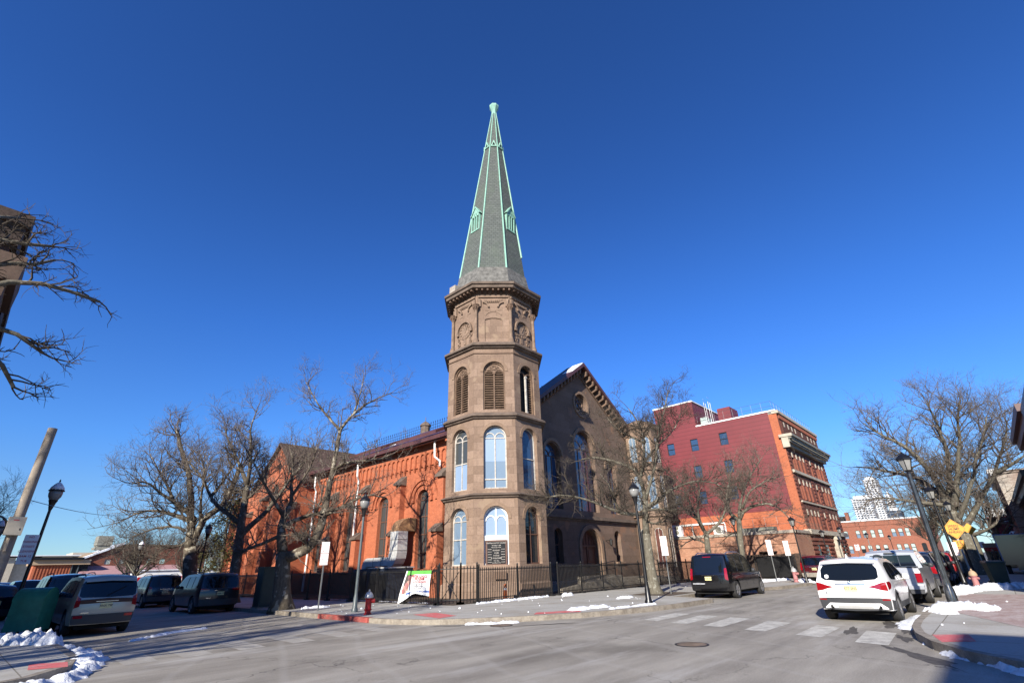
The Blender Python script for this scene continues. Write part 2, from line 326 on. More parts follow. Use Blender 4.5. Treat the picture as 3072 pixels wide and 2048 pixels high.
# ================================================================= setting
def mat_asphalt():
    m, nt, b = newmat('salted_asphalt')
    g = nt.nodes.new('ShaderNodeNewGeometry'); P = g.outputs['Position']
    mp = nt.nodes.new('ShaderNodeMapping'); nt.links.new(P, mp.inputs[0]); mp.inputs['Rotation'].default_value = (0, 0, 0.25); mp.inputs['Scale'].default_value = (0.22, 1.1, 1)
    n1 = noise(nt, P, 0.22, 6, 0.6); n2 = noise(nt, mp.outputs[0], 1.0, 5, 0.6); n3 = noise(nt, P, 40, 3, 0.7)
    c = mix(nt, kk((0.27, 0.245, 0.21)), kk((0.50, 0.465, 0.40)), ramp(nt, n2, [(0.3, 0.0), (0.7, 1.0)]))
    c = mix(nt, c, kk((0.20, 0.18, 0.15)), ramp(nt, n1, [(0.52, 0.0), (0.66, 0.75)]))
    c = mix(nt, c, ramp(nt, n3, [(0.3, 0.72), (0.7, 1.25)]), 0.75, 'MULTIPLY')
    vo = nt.nodes.new('ShaderNodeTexVoronoi'); vo.feature = 'DISTANCE_TO_EDGE'; vo.inputs['Scale'].default_value = 0.34
    ds = nt.nodes.new('ShaderNodeVectorMath'); ds.operation = 'ADD'
    nv = nt.nodes.new('ShaderNodeTexNoise'); nv.inputs['Scale'].default_value = 1.6; nv.inputs['Detail'].default_value = 5; nt.links.new(P, nv.inputs['Vector'])
    nt.links.new(P, ds.inputs[0]); nt.links.new(nv.outputs['Color'], ds.inputs[1]); nt.links.new(ds.outputs[0], vo.inputs['Vector'])
    nb = noise(nt, P, 0.3, 2)
    cr = ramp(nt, vo.outputs['Distance'], [(0.0, 1.0), (0.008, 0.0)])
    mu = nt.nodes.new('ShaderNodeMath'); mu.operation = 'MULTIPLY'; nt.links.new(cr, mu.inputs[0]); nt.links.new(ramp(nt, nb, [(0.45, 0.0), (0.6, 0.8)]), mu.inputs[1])
    c = mix(nt, c, kk((0.05, 0.045, 0.04)), mu.outputs[0])
    # salt bloom
    n5 = noise(nt, mp.outputs[0], 0.55, 7, 0.72)
    c = mix(nt, c, kk((0.62, 0.60, 0.56)), ramp(nt, n5, [(0.52, 0.0), (0.68, 0.65)]))
    # pale swirling tyre tracks and dark tar seams
    for sc_, dis, rot, lo, hi, col, am in ((.16, 9.0, .5, .965, .998, kk((.58, .56, .52)), .14),):
        wv_ = nt.nodes.new('ShaderNodeTexWave'); wv_.inputs['Scale'].default_value = sc_; wv_.inputs['Distortion'].default_value = dis; wv_.inputs['Detail'].default_value = 3; wv_.inputs['Detail Scale'].default_value = .35
        m2 = nt.nodes.new('ShaderNodeMapping'); m2.inputs['Rotation'].default_value = (0, 0, rot); nt.links.new(P, m2.inputs[0]); nt.links.new(m2.outputs[0], wv_.inputs['Vector'])
        c = mix(nt, c, col, ramp(nt, wv_.outputs['Fac'], [(lo, 0.0), (hi, am)]))
    n6 = noise(nt, P, 3.2, 8, .8); c = mix(nt, c, kk((.12, .105, .09)), ramp(nt, n6, [(.62, 0.), (.72, .6)]))
    n7 = noise(nt, P, 9, 6, .8); c = mix(nt, c, kk((.60, .58, .54)), ramp(nt, n7, [(.60, 0.), (.70, .5)]))
    nt.links.new(c, b.inputs['Base Color']); b.inputs['Roughness'].default_value = 0.85; b.inputs['Specular IOR Level'].default_value = 0.3
    bp = nt.nodes.new('ShaderNodeBump'); bp.inputs['Strength'].default_value = 0.5; bp.inputs['Distance'].default_value = 0.01
    nt.links.new(n3, bp.inputs['Height']); nt.links.new(bp.outputs[0], b.inputs['Normal'])
    return m
def mat_concrete(name, c1, c2, dark, js=1.5):
    c1, c2, dark = kk(c1), kk(c2), kk(dark)
    m, nt, b = newmat(name)
    g = nt.nodes.new('ShaderNodeNewGeometry'); P = g.outputs['Position']
    br = nt.nodes.new('ShaderNodeTexBrick'); nt.links.new(P, br.inputs['Vector']); br.offset = 0.0
    br.inputs['Scale'].default_value = 1; br.inputs['Brick Width'].default_value = js; br.inputs['Row Height'].default_value = js; br.inputs['Mortar Size'].default_value = 0.012
    br.inputs['Color1'].default_value = (*c1, 1); br.inputs['Color2'].default_value = (*c2, 1); br.inputs['Mortar'].default_value = (0.16, 0.145, 0.12, 1)
    n1 = noise(nt, P, 0.5, 7, 0.65); n2 = noise(nt, P, 22, 3, 0.7)
    c = mix(nt, br.outputs['Color'], dark, ramp(nt, n1, [(0.48, 0.0), (0.66, 0.7)]))
    c = mix(nt, c, ramp(nt, n2, [(0.3, 0.85), (0.7, 1.12)]), 0.8, 'MULTIPLY')
    nt.links.new(c, b.inputs['Base Color']); b.inputs['Roughness'].default_value = 0.85; b.inputs['Specular IOR Level'].default_value = 0.25
    return m
def mat_worn(name, col, under, lo=0.42, hi=0.6, sc=3.0):
    col, under = kk(col), kk(under)
    m, nt, b = newmat(name)
    g = nt.nodes.new('ShaderNodeNewGeometry'); n = noise(nt, g.outputs['Position'], sc, 8, 0.75); n2 = noise(nt, g.outputs['Position'], 30, 3, 0.7)
    c = mix(nt, under, col, ramp(nt, n, [(lo, 0.15), (hi, 1.0)]))
    c = mix(nt, c, ramp(nt, n2, [(0.3, 0.75), (0.7, 1.15)]), 0.8, 'MULTIPLY')
    nt.links.new(c, b.inputs['Base Color']); b.inputs['Roughness'].default_value = 0.8
    return m
M['asphalt'] = mat_asphalt()
M['pave'] = mat_concrete('pavement_concrete', (0.56, 0.545, 0.50), (0.49, 0.475, 0.43), (0.36, 0.32, 0.26))
M['kerb'] = mat_worn('kerb_stone', (0.42, 0.37, 0.30), (0.24, 0.20, 0.155))
M['cross'] = mat_worn('worn_white_paint', (0.80, 0.78, 0.70), (0.40, 0.375, 0.33), 0.40, 0.62)
M['redpad'] = mat_worn('worn_red_pad', (0.78, 0.17, 0.17), (0.62, 0.42, 0.38), 0.33, 0.5)
M['redkerb'] = mat_worn('worn_red_kerb', (0.50, 0.11, 0.09), (0.32, 0.20, 0.15), 0.35, 0.5)
M['soil'] = mat_worn('winter_soil', (0.16, 0.12, 0.08), (0.09, 0.065, 0.045))
M['redbrickpave'] = mat_worn('salted_brick_paving', (0.60, 0.50, 0.46), (0.38, 0.24, 0.20), 0.4, 0.6)
M['land'] = mat_worn('distant_ground', (0.20, 0.18, 0.15), (0.14, 0.12, 0.10))
def sheet(name, poly, z, mat, kind='structure'):
    o = MB().add([(x, y, z) for x, y in poly], [tuple(range(len(poly)))]).build(name, mat); o['kind'] = kind; return o
S = 3000
sheet('ground', [(-S, -S), (S, -S), (S, S), (-S, S)], -0.03, M['land'])
o = MB()
o.quad((2.5, -130, 0), (11.5, -130, 0), (11.5, 170, 0), (2.5, 170, 0)); o.quad((-130, -1.4, 0), (2.5, -1.4, 0), (2.5, 12.8, 0), (-130, 12.8, 0))
o.quad((11.5, 0, 0), (170, 0, 0), (170, 14.0, 0), (11.5, 14.0, 0)); o.quad((11.5, 14.0, 0), (12.5, 14.0, 0), (12.5, 16, 0), (11.5, 16, 0))
o.quad((-0.5, 12.8, 0), (2.5, 12.8, 0), (2.5, 17, 0), (-0.5, 17, 0)); o.quad((-0.5, -6, 0), (2.5, -6, 0), (2.5, -1.4, 0), (-0.5, -1.4, 0)); o.quad((11.5, -6, 0), (14.5, -6, 0), (14.5, 0, 0), (11.5, 0, 0))
o.build('road', M['asphalt'])['kind'] = 'structure'
NE = [(10.75, 160), (10.75, 17.0), (10.85, 15.6), (11.3, 14.3), (12.1, 13.35), (12.9, 12.6), (14.0, 11.8), (15.3, 11.05), (16.9, 10.4), (18.4, 10.02), (20.0, 9.75), (22.9, 9.6), (23.2, 9.7), (23.9, 11.75), (30.4, 11.75), (31.6, 10.6), (33.9, 9.9), (38.5, 9.4), (39.6, 11.2), (66, 11.2), (160, 11.2), (160, 17), (66, 17), (50, 17), (50, 30), (20, 30), (20, 160)]
NW = [(2.65, 160), (-6, 160), (-6, 40), (-60, 40), (-60, 12.1), (-1, 12.1), (0.6, 12.35), (1.6, 12.95), (2.3, 14.0), (2.6, 15.4), (2.65, 17.5)]
SE = [(160, -30), (160, 2.05), (17.0, 2.05), (15.6, 1.98), (14.4, 1.8), (13.2, 1.45), (12.2, 0.95), (11.4, 0.3), (10.9, -0.6), (10.75, -1.8), (10.75, -120), (60, -120), (60, -30)]
SW = [(2.6, -120), (2.6, -4), (2.3, -2.9), (1.6, -2.1), (0.6, -1.7), (-60, -1.7), (-60, -120)]
def pavement(poly, name='pavement'):
    m = MB(); m.prism(poly, -0.02, 0.15); return_o = m.build(name, M['pave']); return_o['kind'] = 'structure'
    # kerb stones: a strip standing 3 mm proud along the street edges
    return return_o
for P_ in (NE, NW, SE, SW): pavement(P_)
def strip(pts, wd, z0, z1, name, mat, kind='structure', side=1, proud=0.004):
    m = MB(); L_ = []
    n = len(pts)
    for i, (x, y) in enumerate(pts):
        a = Vector(pts[max(i-1, 0)]); b = Vector(pts[min(i+1, n-1)]); d = (b - a).normalized(); nn = Vector((-d.y, d.x)) * side
        L_.append(((x - nn.x * proud, y - nn.y * proud), (x + nn.x * wd, y + nn.y * wd)))
    for i in range(n-1):
        (a0, a1), (b0, b1) = L_[i], L_[i+1]
        m.hexa([(*a0, z0), (*b0, z0), (*b1, z0), (*a1, z0), (*a0, z1), (*b0, z1), (*b1, z1), (*a1, z1)])
    o = m.build(name, mat); o['kind'] = kind; return o
strip(NE[1:12][:1] + [(10.75, 16.2)] + NE[2:12], 0.16, -0.01, 0.154, 'kerb', M['kerb'], side=1)
strip([(10.75, 100), (10.75, 20.6)], 0.16, -0.01, 0.154, 'kerb', M['kerb'])
strip([(10.75, 20.6), (10.75, 16.9)], 0.18, -0.01, 0.155, 'kerb', M['redkerb'])
strip(NE[11:20], 0.16, -0.01, 0.154, 'kerb', M['kerb'])
strip(list(reversed(NW[5:])) + [(2.65, 100)], 0.16, -0.01, 0.154, 'kerb', M['kerb'], side=1) if False else strip(NW[5:] + [(2.65, 100)], 0.16, -0.01, 0.154, 'kerb', M['kerb'])
strip(list(reversed(SE[1:11])), 0.16, -0.01, 0.154, 'kerb', M['pave'], side=-1) if False else strip(SE[1:11], 0.16, -0.01, 0.154, 'kerb', M['kerb'])
def pad(name, c, col):   # quad sheet
    return sheet(name, c, col[1], col[0])
# crossings: worn bars
cw = MB()
for q_ in (((15.0, 6.69), (14.86, 6.12), (17.25, 6.17), (17.4, 6.82)), ((14.57, 5.42), (14.47, 4.88), (16.65, 4.85), (16.9, 5.55)), ((14.19, 4.10), (13.98, 3.53), (16.1, 3.54), (16.4, 4.15)),
           ((13.58, 2.8), (13.4, 2.19), (15.5, 2.3), (15.7, 2.92)), ((15.2, 7.78), (15.1, 7.25), (17.6, 7.3), (17.75, 7.92)), ((15.6, 8.85), (15.5, 8.35), (17.9, 8.4), (18.0, 9.0))):
    cw.quad(*[(x_, y_, .004) for x_, y_ in q_])
for v0, v1 in ((5.0, 5.45),): pass
cw.build('zebra_crossing', M['cross'])['kind'] = 'structure'
cw = MB()
for a in (3.2, 4.3, 5.5, 6.8, 8.1, 9.4): cw.quad((a, 14.1, .004), (a + .62, 14.15, .004), (a + .75, 16.3, .004), (a + .1, 16.25, .004))
M['cross2'] = mat_worn('very_worn_white_paint', (0.66, 0.64, 0.58), (0.40, 0.37, 0.32), 0.50, 0.72, 2.0)
cw.build('zebra_crossing', M['cross2'])['kind'] = 'structure'
sheet('kerb_ramp', [(11.75, 14.3), (12.7, 14.5), (13.15, 16.2), (12.25, 16.4)], .156, M['redpad'])
sheet('kerb_ramp', [(14.3, 10.95 + .95), (15.5, 11.25), (15.2, 10.95 + .35), (14.3, 11.75)], .1565, M['pave'])
sheet('kerb_ramp', [(14.15, 12.2), (14.75, 12.6), (16.1, 11.75), (15.6, 11.25)], .156, M['redpad'])
sheet('kerb_ramp', [(13.05, 1.28), (13.4, .8), (14.45, .95), (14.1, 1.5)], .156, M['redpad'])
sheet('kerb_ramp', [(1.65, 13.95), (2.2, 13.7), (2.3, 14.5), (1.75, 14.85)], .156, M['redpad'])
sheet('brick_paving', [(16.2, 0.1), (19.8, 1.5), (28, 1.6), (28, -1.6), (16.2, -1.6)], .155, M['redbrickpave'])
sheet('yard', [(15.9, 18.4), (47, 18.4), (47, 30), (60, 30), (60, 120), (15.9, 120)], .156, M['soil'])
M['wet'] = mat_worn('wet_asphalt', (.13, .115, .10), (.055, .048, .042), .4, .6, 4)
MBW = random.Random(8)
def blot(cx, cy, rx, ry, a0, z=.003, mat='wet', name='wet_patch'):
    pts = []; ph = [MBW.uniform(0, 6) for _ in range(4)]
    for i in range(40):
        t = 2 * pi * i / 40; r = 1 + .22 * sin(3 * t + ph[0]) + .16 * sin(5 * t + ph[1]) + .10 * sin(9 * t + ph[2]) + .06 * sin(15 * t + ph[3])
        x, y = rx * r * cos(t), ry * r * sin(t); pts.append((cx + x * cos(a0) - y * sin(a0), cy + x * sin(a0) + y * cos(a0)))
    sheet(name, pts, z, M[mat])
for q_ in ((15.5, 3.2, .75, .13, .1), (17.3, 2.6, .8, .22, .2), (13.2, 10.9, .9, .10, -.6), (12.3, 1.6, 1.1, .16, .55), (14.6, 2.05, .5, .12, .3), (16.5, 2.15, 1.2, .14, .05), (11.6, 13.3, .7, .1, -.9)): blot(*q_)
sheet('tree_pit', [(24.3, 12.2), (27.3, 12.2), (27.3, 14.6), (24.3, 14.6)], .157, M['soil'])

# ================================================================= wall helpers
class Fr:
    def __init__(s, ox, oy, nx, ny):
        l = hypot(nx, ny); s.o = (ox, oy); s.n = (nx / l, ny / l); s.d = (-s.n[1], s.n[0])
    def P(s, a, d, z): return (s.o[0] + s.d[0] * a + s.n[0] * d, s.o[1] + s.d[1] * a + s.n[1] * d, z)
    def box(s, m, a0, a1, d0, d1, z0, z1):
        P = s.P
        return m.hexa([P(a0, d1, z0), P(a1, d1, z0), P(a1, d0, z0), P(a0, d0, z0), P(a0, d1, z1), P(a1, d1, z1), P(a1, d0, z1), P(a0, d0, z1)])
def arch(c, wd, zb, zt):   # round-headed opening
    r = wd / 2
    zs = zt - r
    return dict(c=c, w=wd, zb=lambda a: zb, zt=lambda a: zs + sqrt(max(0, r * r - (a - c) ** 2)), n=12, zs=zs, z0=zb, top=zt)
def rect(c, wd, zb, zt): return dict(c=c, w=wd, zb=lambda a: zb, zt=lambda a: zt, n=1, zs=zt, z0=zb, top=zt)
def segm(c, wd, zb, zt, rise=0.12):
    r = (wd * wd / 4 + rise * rise) / (2 * rise)
    return dict(c=c, w=wd, zb=lambda a: zb, zt=lambda a: zt - r + sqrt(max(0, r * r - (a - c) ** 2)), n=5, zs=zt - rise, z0=zb, top=zt)
def rnd(c, r, zc): return dict(c=c, w=2 * r, zb=lambda a: zc - sqrt(max(0, r * r - (a - c) ** 2)), zt=lambda a: zc + sqrt(max(0, r * r - (a - c) ** 2)), n=20, zs=zc, z0=zc - r, top=zc + r)
def panel(m, fr, s0, s1, z0, z1, ops=(), depth=0.3, d=0.0, mi=0, mr=None, back=None):
    f1 = z1 if callable(z1) else (lambda a: z1)
    bp = {round(s0, 5), round(s1, 5)}
    if callable(z1):
        for k in getattr(z1, 'bps', ()): bp.add(round(k, 5))
    for o in ops:
        for i in range(o['n'] + 1):
            if o['n'] == 1: a = o['c'] - o['w'] / 2 + o['w'] * i
            else: a = o['c'] - o['w'] / 2 * cos(pi * i / o['n'])
            bp.add(round(min(max(a, s0), s1), 5))
    bp = sorted(bp)
    for a, b in zip(bp, bp[1:]):
        if b - a < 1e-4: continue
        mid = (a + b) / 2
        cov = sorted([o for o in ops if abs(mid - o['c']) < o['w'] / 2], key=lambda o: o['z0'])
        lo = (z0, z0)
        m.mat(mi)
        for o in cov:
            hb = (o['zb'](a), o['zb'](b))
            if hb[0] > lo[0] + 1e-4 or hb[1] > lo[1] + 1e-4: m.quad(fr.P(a, d, lo[0]), fr.P(b, d, lo[1]), fr.P(b, d, hb[1]), fr.P(a, d, hb[0]))
            ht = (o['zt'](a), o['zt'](b))
            m.mat(mi if mr is None else mr)
            if o['z0'] > z0 + 1e-4: m.quad(fr.P(a, d, hb[0]), fr.P(b, d, hb[1]), fr.P(b, d - depth, hb[1]), fr.P(a, d - depth, hb[0]))
            m.quad(fr.P(a, d - depth, ht[0]), fr.P(b, d - depth, ht[1]), fr.P(b, d, ht[1]), fr.P(a, d, ht[0]))
            m.mat(mi)
            lo = ht
        t = (f1(a), f1(b))
        if t[0] > lo[0] + 1e-4 or t[1] > lo[1] + 1e-4: m.quad(fr.P(a, d, lo[0]), fr.P(b, d, lo[1]), fr.P(b, d, t[1]), fr.P(a, d, t[0]))
    for o in ops:
        for sg in (-1, 1):
            a = o['c'] + sg * o['w'] / 2; b0 = o['zb'](a); t0 = o['zt'](a)
            if t0 - b0 > 1e-3:
                m.mat(mi if mr is None else mr)
                q = [fr.P(a, d, b0), fr.P(a, d - depth, b0), fr.P(a, d - depth, t0), fr.P(a, d, t0)]
                if sg > 0: q.reverse()
                m.quad(*q)
    m.mat(0)
def fill(m, fr, o, d, inset=0.0, zmin=None, zmax=None):   # flat pane in an opening
    N = max(o['n'], 1); pts = []
    for i in range(N + 1):
        a = o['c'] - (o['w'] / 2 - inset) * (cos(pi * i / N) if N > 1 else 1 - 2 * i)
        pts.append(a)
    for a, b in zip(pts, pts[1:]):
        za, zb_ = o['zb'](a), o['zb'](b); ta, tb = o['zt'](a), o['zt'](b)
        if zmin is not None: za = max(za, zmin); zb_ = max(zb_, zmin); ta = max(ta, zmin); tb = max(tb, zmin)
        if zmax is not None: ta = min(ta, zmax); tb = min(tb, zmax); za = min(za, zmax); zb_ = min(zb_, zmax)
        m.quad(fr.P(a, d, za), fr.P(b, d, zb_), fr.P(b, d, tb), fr.P(a, d, ta))
def archstrip(m, fr, c, r0, r1, zs, d0, d1, n=14, leg=None, a0=0.0, a1=pi):   # raised moulding along an arch
    pr = None
    for i in range(n + 1):
        t = a0 + (a1 - a0) * i / n; ca, sa = cos(t), sin(t)
        q = [fr.P(c + r0 * ca, d0, zs + r0 * sa), fr.P(c + r1 * ca, d0, zs + r1 * sa), fr.P(c + r1 * ca, d1, zs + r1 * sa), fr.P(c + r0 * ca, d1, zs + r0 * sa)]
        if pr:
            m.quad(pr[3], q[3], q[2], pr[2]); m.quad(pr[2], q[2], q[1], pr[1]); m.quad(pr[0], q[0], q[3], pr[3])
        pr = q
    if leg is not None:
        fr.box(m, c - r1, c - r0, d0, d1, leg, zs); fr.box(m, c + r0, c + r1, d0, d1, leg, zs)
def window(parent, fr, o, d, gm, fm, fw=0.06, mull=(), trans=(), tracery=False, panes=None, name='window', label=None):
    """arched sash: pane mesh (part) with its frame (sub-part)"""
    m = MB()
    if panes:
        mats = []
        for i, (za, zb_, gmm) in enumerate(panes):
            m.mat(i); mats.append(gmm); fill(m, fr, o, d, 0.0, za, zb_)
    else: mats = [gm]; fill(m, fr, o, d)
    wo = m.build(name, mats, parent)
    if label: wo['label'] = label
    f = MB(); c, r, zs, zb = o['c'], o['w'] / 2, o['zs'], o['z0']
    if o['n'] > 6 and o['w'] / 2 + zs - o['top'] < 0.01 and zs - zb > 0.05 and o['n'] != 20:
        archstrip(f, fr, c, r - fw, r, zs, d, d + 0.05, 12, leg=zb)
        fr.box(f, c - r + fw, c + r - fw, d, d + 0.05, zb, zb + fw)
    elif o['n'] == 20: archstrip(f, fr, c, r - fw, r, zs, d, d + 0.05, 24, a0=0, a1=2 * pi)
    else:
        fr.box(f, c - r, c - r + fw, d, d + 0.05, zb, zs); fr.box(f, c + r - fw, c + r, d, d + 0.05, zb, zs)
        fr.box(f, c - r + fw, c + r - fw, d, d + 0.05, zb, zb + fw); fr.box(f, c - r + fw, c + r - fw, d, d + 0.05, zs - fw, zs)
    for a in mull:
        top = zs if tracery else o['zt'](c + a) - 0.01
        fr.box(f, c + a - fw * .45, c + a + fw * .45, d, d + 0.045, zb + fw, top)
    for z in trans: fr.box(f, c - r + fw, c + r - fw, d, d + 0.047, z - fw * .45, z + fw * .45)
    if tracery:
        rr = (r - fw) / 2
        for sg in (-1, 1): archstrip(f, fr, c + sg * rr, rr - fw * .6, rr + fw * .2, zs - 0.02, d, d + 0.042, 8)
        fr.box(f, c - r + fw, c + r - fw, d, d + 0.043, zs - fw, zs - .02)
    f.build('frame', fm, wo)
    return wo
# ================================================================= the church
church = thing('church', 'old church with brownstone octagonal corner tower, green copper spire and orange brick nave', 'church', (22.6, 22.3, 0))
church_inv = Vector((-22.6, -22.3, 0))
class CP:   # parent proxy offset: church parts are built in world coordinates and parented with a shifted location
    pass
def cb(m, name, mats, parent=church, smooth=False):
    o = m.build(name, mats, parent, smooth)
    if parent is church: o.location = church_inv
    return o
_ow = window
def cwindow(fr, o, d, gm, fm, **k):
    wo = _ow(church, fr, o, d, gm, fm, **k); wo.location = church_inv; return wo
TX, TY = 22.6, 22.3
def octf(k, ap): a = k * pi / 4; return Fr(TX + ap * cos(a), TY + ap * sin(a), cos(a), sin(a))
T8 = math.tan(pi / 8)
def octring(m, cx, cy, prof, ph=pi / 8):
    m.lathe([(r / cos(pi / 8), z) for r, z in prof], 8, (cx, cy), ph)
FW = 1.38
tiers = [(0.0, 5.33, 1.75, 4.8), (5.46, 9.97, 5.76, 9.47), (10.23, 14.70, 10.46, 13.69)]
AP = 3.05
for ti, (z0, z1, wb, wt) in enumerate(tiers):
    m = MB()
    for k in range(8):
        fr = octf(k, AP); s = AP * T8
        panel(m, fr, -s, s, z0 if ti else 0.85, z1, [arch(0, FW, wb, wt)], 0.34)
    if ti == 0: octring(m, TX, TY, [(AP + 0.12, 0.0), (AP + 0.12, 0.78), (AP, 0.86)])
    cb(m, 'tower_wall', M['stone'])
    for k in range(8):       # raised arch hoods
        fr = octf(k, AP); m = MB()
        archstrip(m, fr, 0, FW / 2 + .002, FW / 2 + 0.2, wt - FW / 2, -0.01, 0.035, 14, leg=None)
        cb(m, 'window_hood', M['stone_lt'])
    for k in (3, 4, 5, 6, 7):
        fr = octf(k, AP); o = arch(0, FW, wb, wt)
        if ti == 0:
            if k == 5:
                wo = cwindow(fr, o, -0.25, M['glass_pale'], M['white'], fw=0.085, mull=(0,), tracery=False, panes=[(3.15, 9, M['glass_pale']), (1.75, 3.15, M['frame_b'])], label='arched window with pale blue upper panes above the notice board')
                f = MB()
                for sg in (-1, 1): archstrip(f, fr, sg * .3, .25, .31, 4.0, -.25, -.2, 8)
                fr.box(f, -FW/2 + .06, FW/2 - .06, -.25, -.14, 2.98, 3.24); f.build('frame', M['white'], wo)
                sb = MB(); fr.box(sb, -.58, .58, -.24, -.05, 1.72, 3.0); sb.mat(1); fr.box(sb, -.5, .5, -.06, -.035, 1.8, 2.92)
                cb(sb, 'notice_board', [M['frame_b'], M['black']])
            elif k == 4: cwindow(fr, o, -0.25, M['glass_lt'], M['frame_w'], fw=0.07, mull=(0,), trans=(3.1,), tracery=True)
            else: cwindow(fr, o, -0.27, M['glass_dk'], M['frame_b'], fw=0.07, mull=(0,), trans=(3.3,))
        elif ti == 1:
            if k == 5: cwindow(fr, o, -0.25, M['glass_lt'], M['frame_w'], fw=0.075, mull=(0,), trans=(6.3,), tracery=True, panes=[(0, 7.35, M['glass_lt']), (7.35, 8.78, M['glass_pale']), (8.78, 10, M['glass_lt'])])
            elif k == 4: cwindow(fr, o, -0.25, M['glass_st'], M['frame_w'], fw=0.07, mull=(0,), trans=(7.35,), tracery=True, panes=[(6.2, 7.35, M['glass_pale']), (0, 6.2, M['glass_pale']), (7.35, 10, M['glass_st'])])
            else: cwindow(fr, o, -0.27, M['glass_sky'], M['frame_w'], fw=0.06, trans=(7.6,))
        else:
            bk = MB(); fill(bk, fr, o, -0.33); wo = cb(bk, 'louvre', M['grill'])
            l = MB()
            if k not in (6, 7):
                zz = wb + 0.05
                rl = random.Random(k)
                while zz < wt - FW / 2 + 0.02:
                    for sg in (-1, 1):
                        a0, a1 = (0.05, FW/2 - .1) if sg > 0 else (-FW/2 + .1, -0.05)
                        dz = rl.uniform(-.012, .012)
                        l.hexa([fr.P(a0, -.12, zz), fr.P(a1, -.12, zz + dz), fr.P(a1, -.3, zz + .12), fr.P(a0, -.3, zz + .12), fr.P(a0, -.12, zz + .035), fr.P(a1, -.12, zz + .035 + dz), fr.P(a1, -.3, zz + .155), fr.P(a0, -.3, zz + .155)])
                    zz += 0.155
                t = MB(); fill(t, fr, o, -.2, 0, wt - FW/2, 99); t.build('tympanum', M['carve'], wo)
                for sg in (-1, 1): archstrip(l, fr, sg * .3, .2, .29, wt - FW/2 - .06, -.2, -.13, 8)
                archstrip(l, fr, 0, .12, .2, wt - FW/2 + .36, -.2, -.14, 14, a0=0, a1=2*pi)
                for q in range(6): archstrip(l, fr, .33*cos(pi*(q+.5)/6), .03, .09, wt - FW/2 + .1 + .33*sin(pi*(q+.5)/6), -.2, -.15, 6, a0=0, a1=2*pi)
            else:
                zz = wb + .05
                while zz < wt - FW/2:
                    l.hexa([fr.P(.25, -.2, zz), fr.P(FW/2-.08, -.2, zz), fr.P(FW/2-.08, -.3, zz + .1), fr.P(.25, -.3, zz + .1), fr.P(.25, -.2, zz + .03), fr.P(FW/2-.08, -.2, zz + .03), fr.P(FW/2-.08, -.3, zz + .13), fr.P(.25, -.3, zz + .13)]); zz += .16
                for sg in (-1, 1): archstrip(l, fr, sg * .32, .22, .29, wt - FW/2 - .06, -.2, -.13, 8)
            archstrip(l, fr, 0, FW/2 - .09, FW/2, wt - FW/2, -.3, -.1, 12, leg=wb)
            l.build('slats', M['louver'], wo)
            c_ = MB(); fr.box(c_, -.045, .045, -.2, -.08, wb, wt - FW/2 - .02); fr.box(c_, -.08, .08, -.2, -.05, wt - FW/2 - .16, wt - FW/2 - .02); fr.box(c_, -.07, .07, -.2, -.06, wb, wb + .12)
            c_.build('mullion', M['louver'] if k not in (6, 7) else M['frame_w'], wo)
for z0, z1, pr, nm in ((5.33, 5.47, .27, 0), (9.97, 10.24, .27, 0), (14.70, 15.02, .32, 0)):
    m = MB()
    octring(m, TX, TY, [(AP - .02, z0 - .1), (AP + pr * .45, z0 - .07), (AP + pr * .55, z0), (AP + pr, z0 + .05), (AP + pr, z0 + (z1 - z0) * .55), (AP + pr * .3, z1 + .02), (AP - .02, z1 + .06)])
    cb(m, 'belt_course', M['belt'])
m = MB(); octring(m, TX, TY, [(AP - .02, 14.22), (AP + .06, 14.24), (AP + .06, 14.31), (AP - .02, 14.34)]); cb(m, 'belt_course', M['stone_dk'])
# plaque on the tower base
fr5 = octf(5, AP + .12); m = MB(); fr5.box(m, -.1, .55, 0, .04, 1.05, 1.4); cb(m, 'plaque', M['stone_dk'])
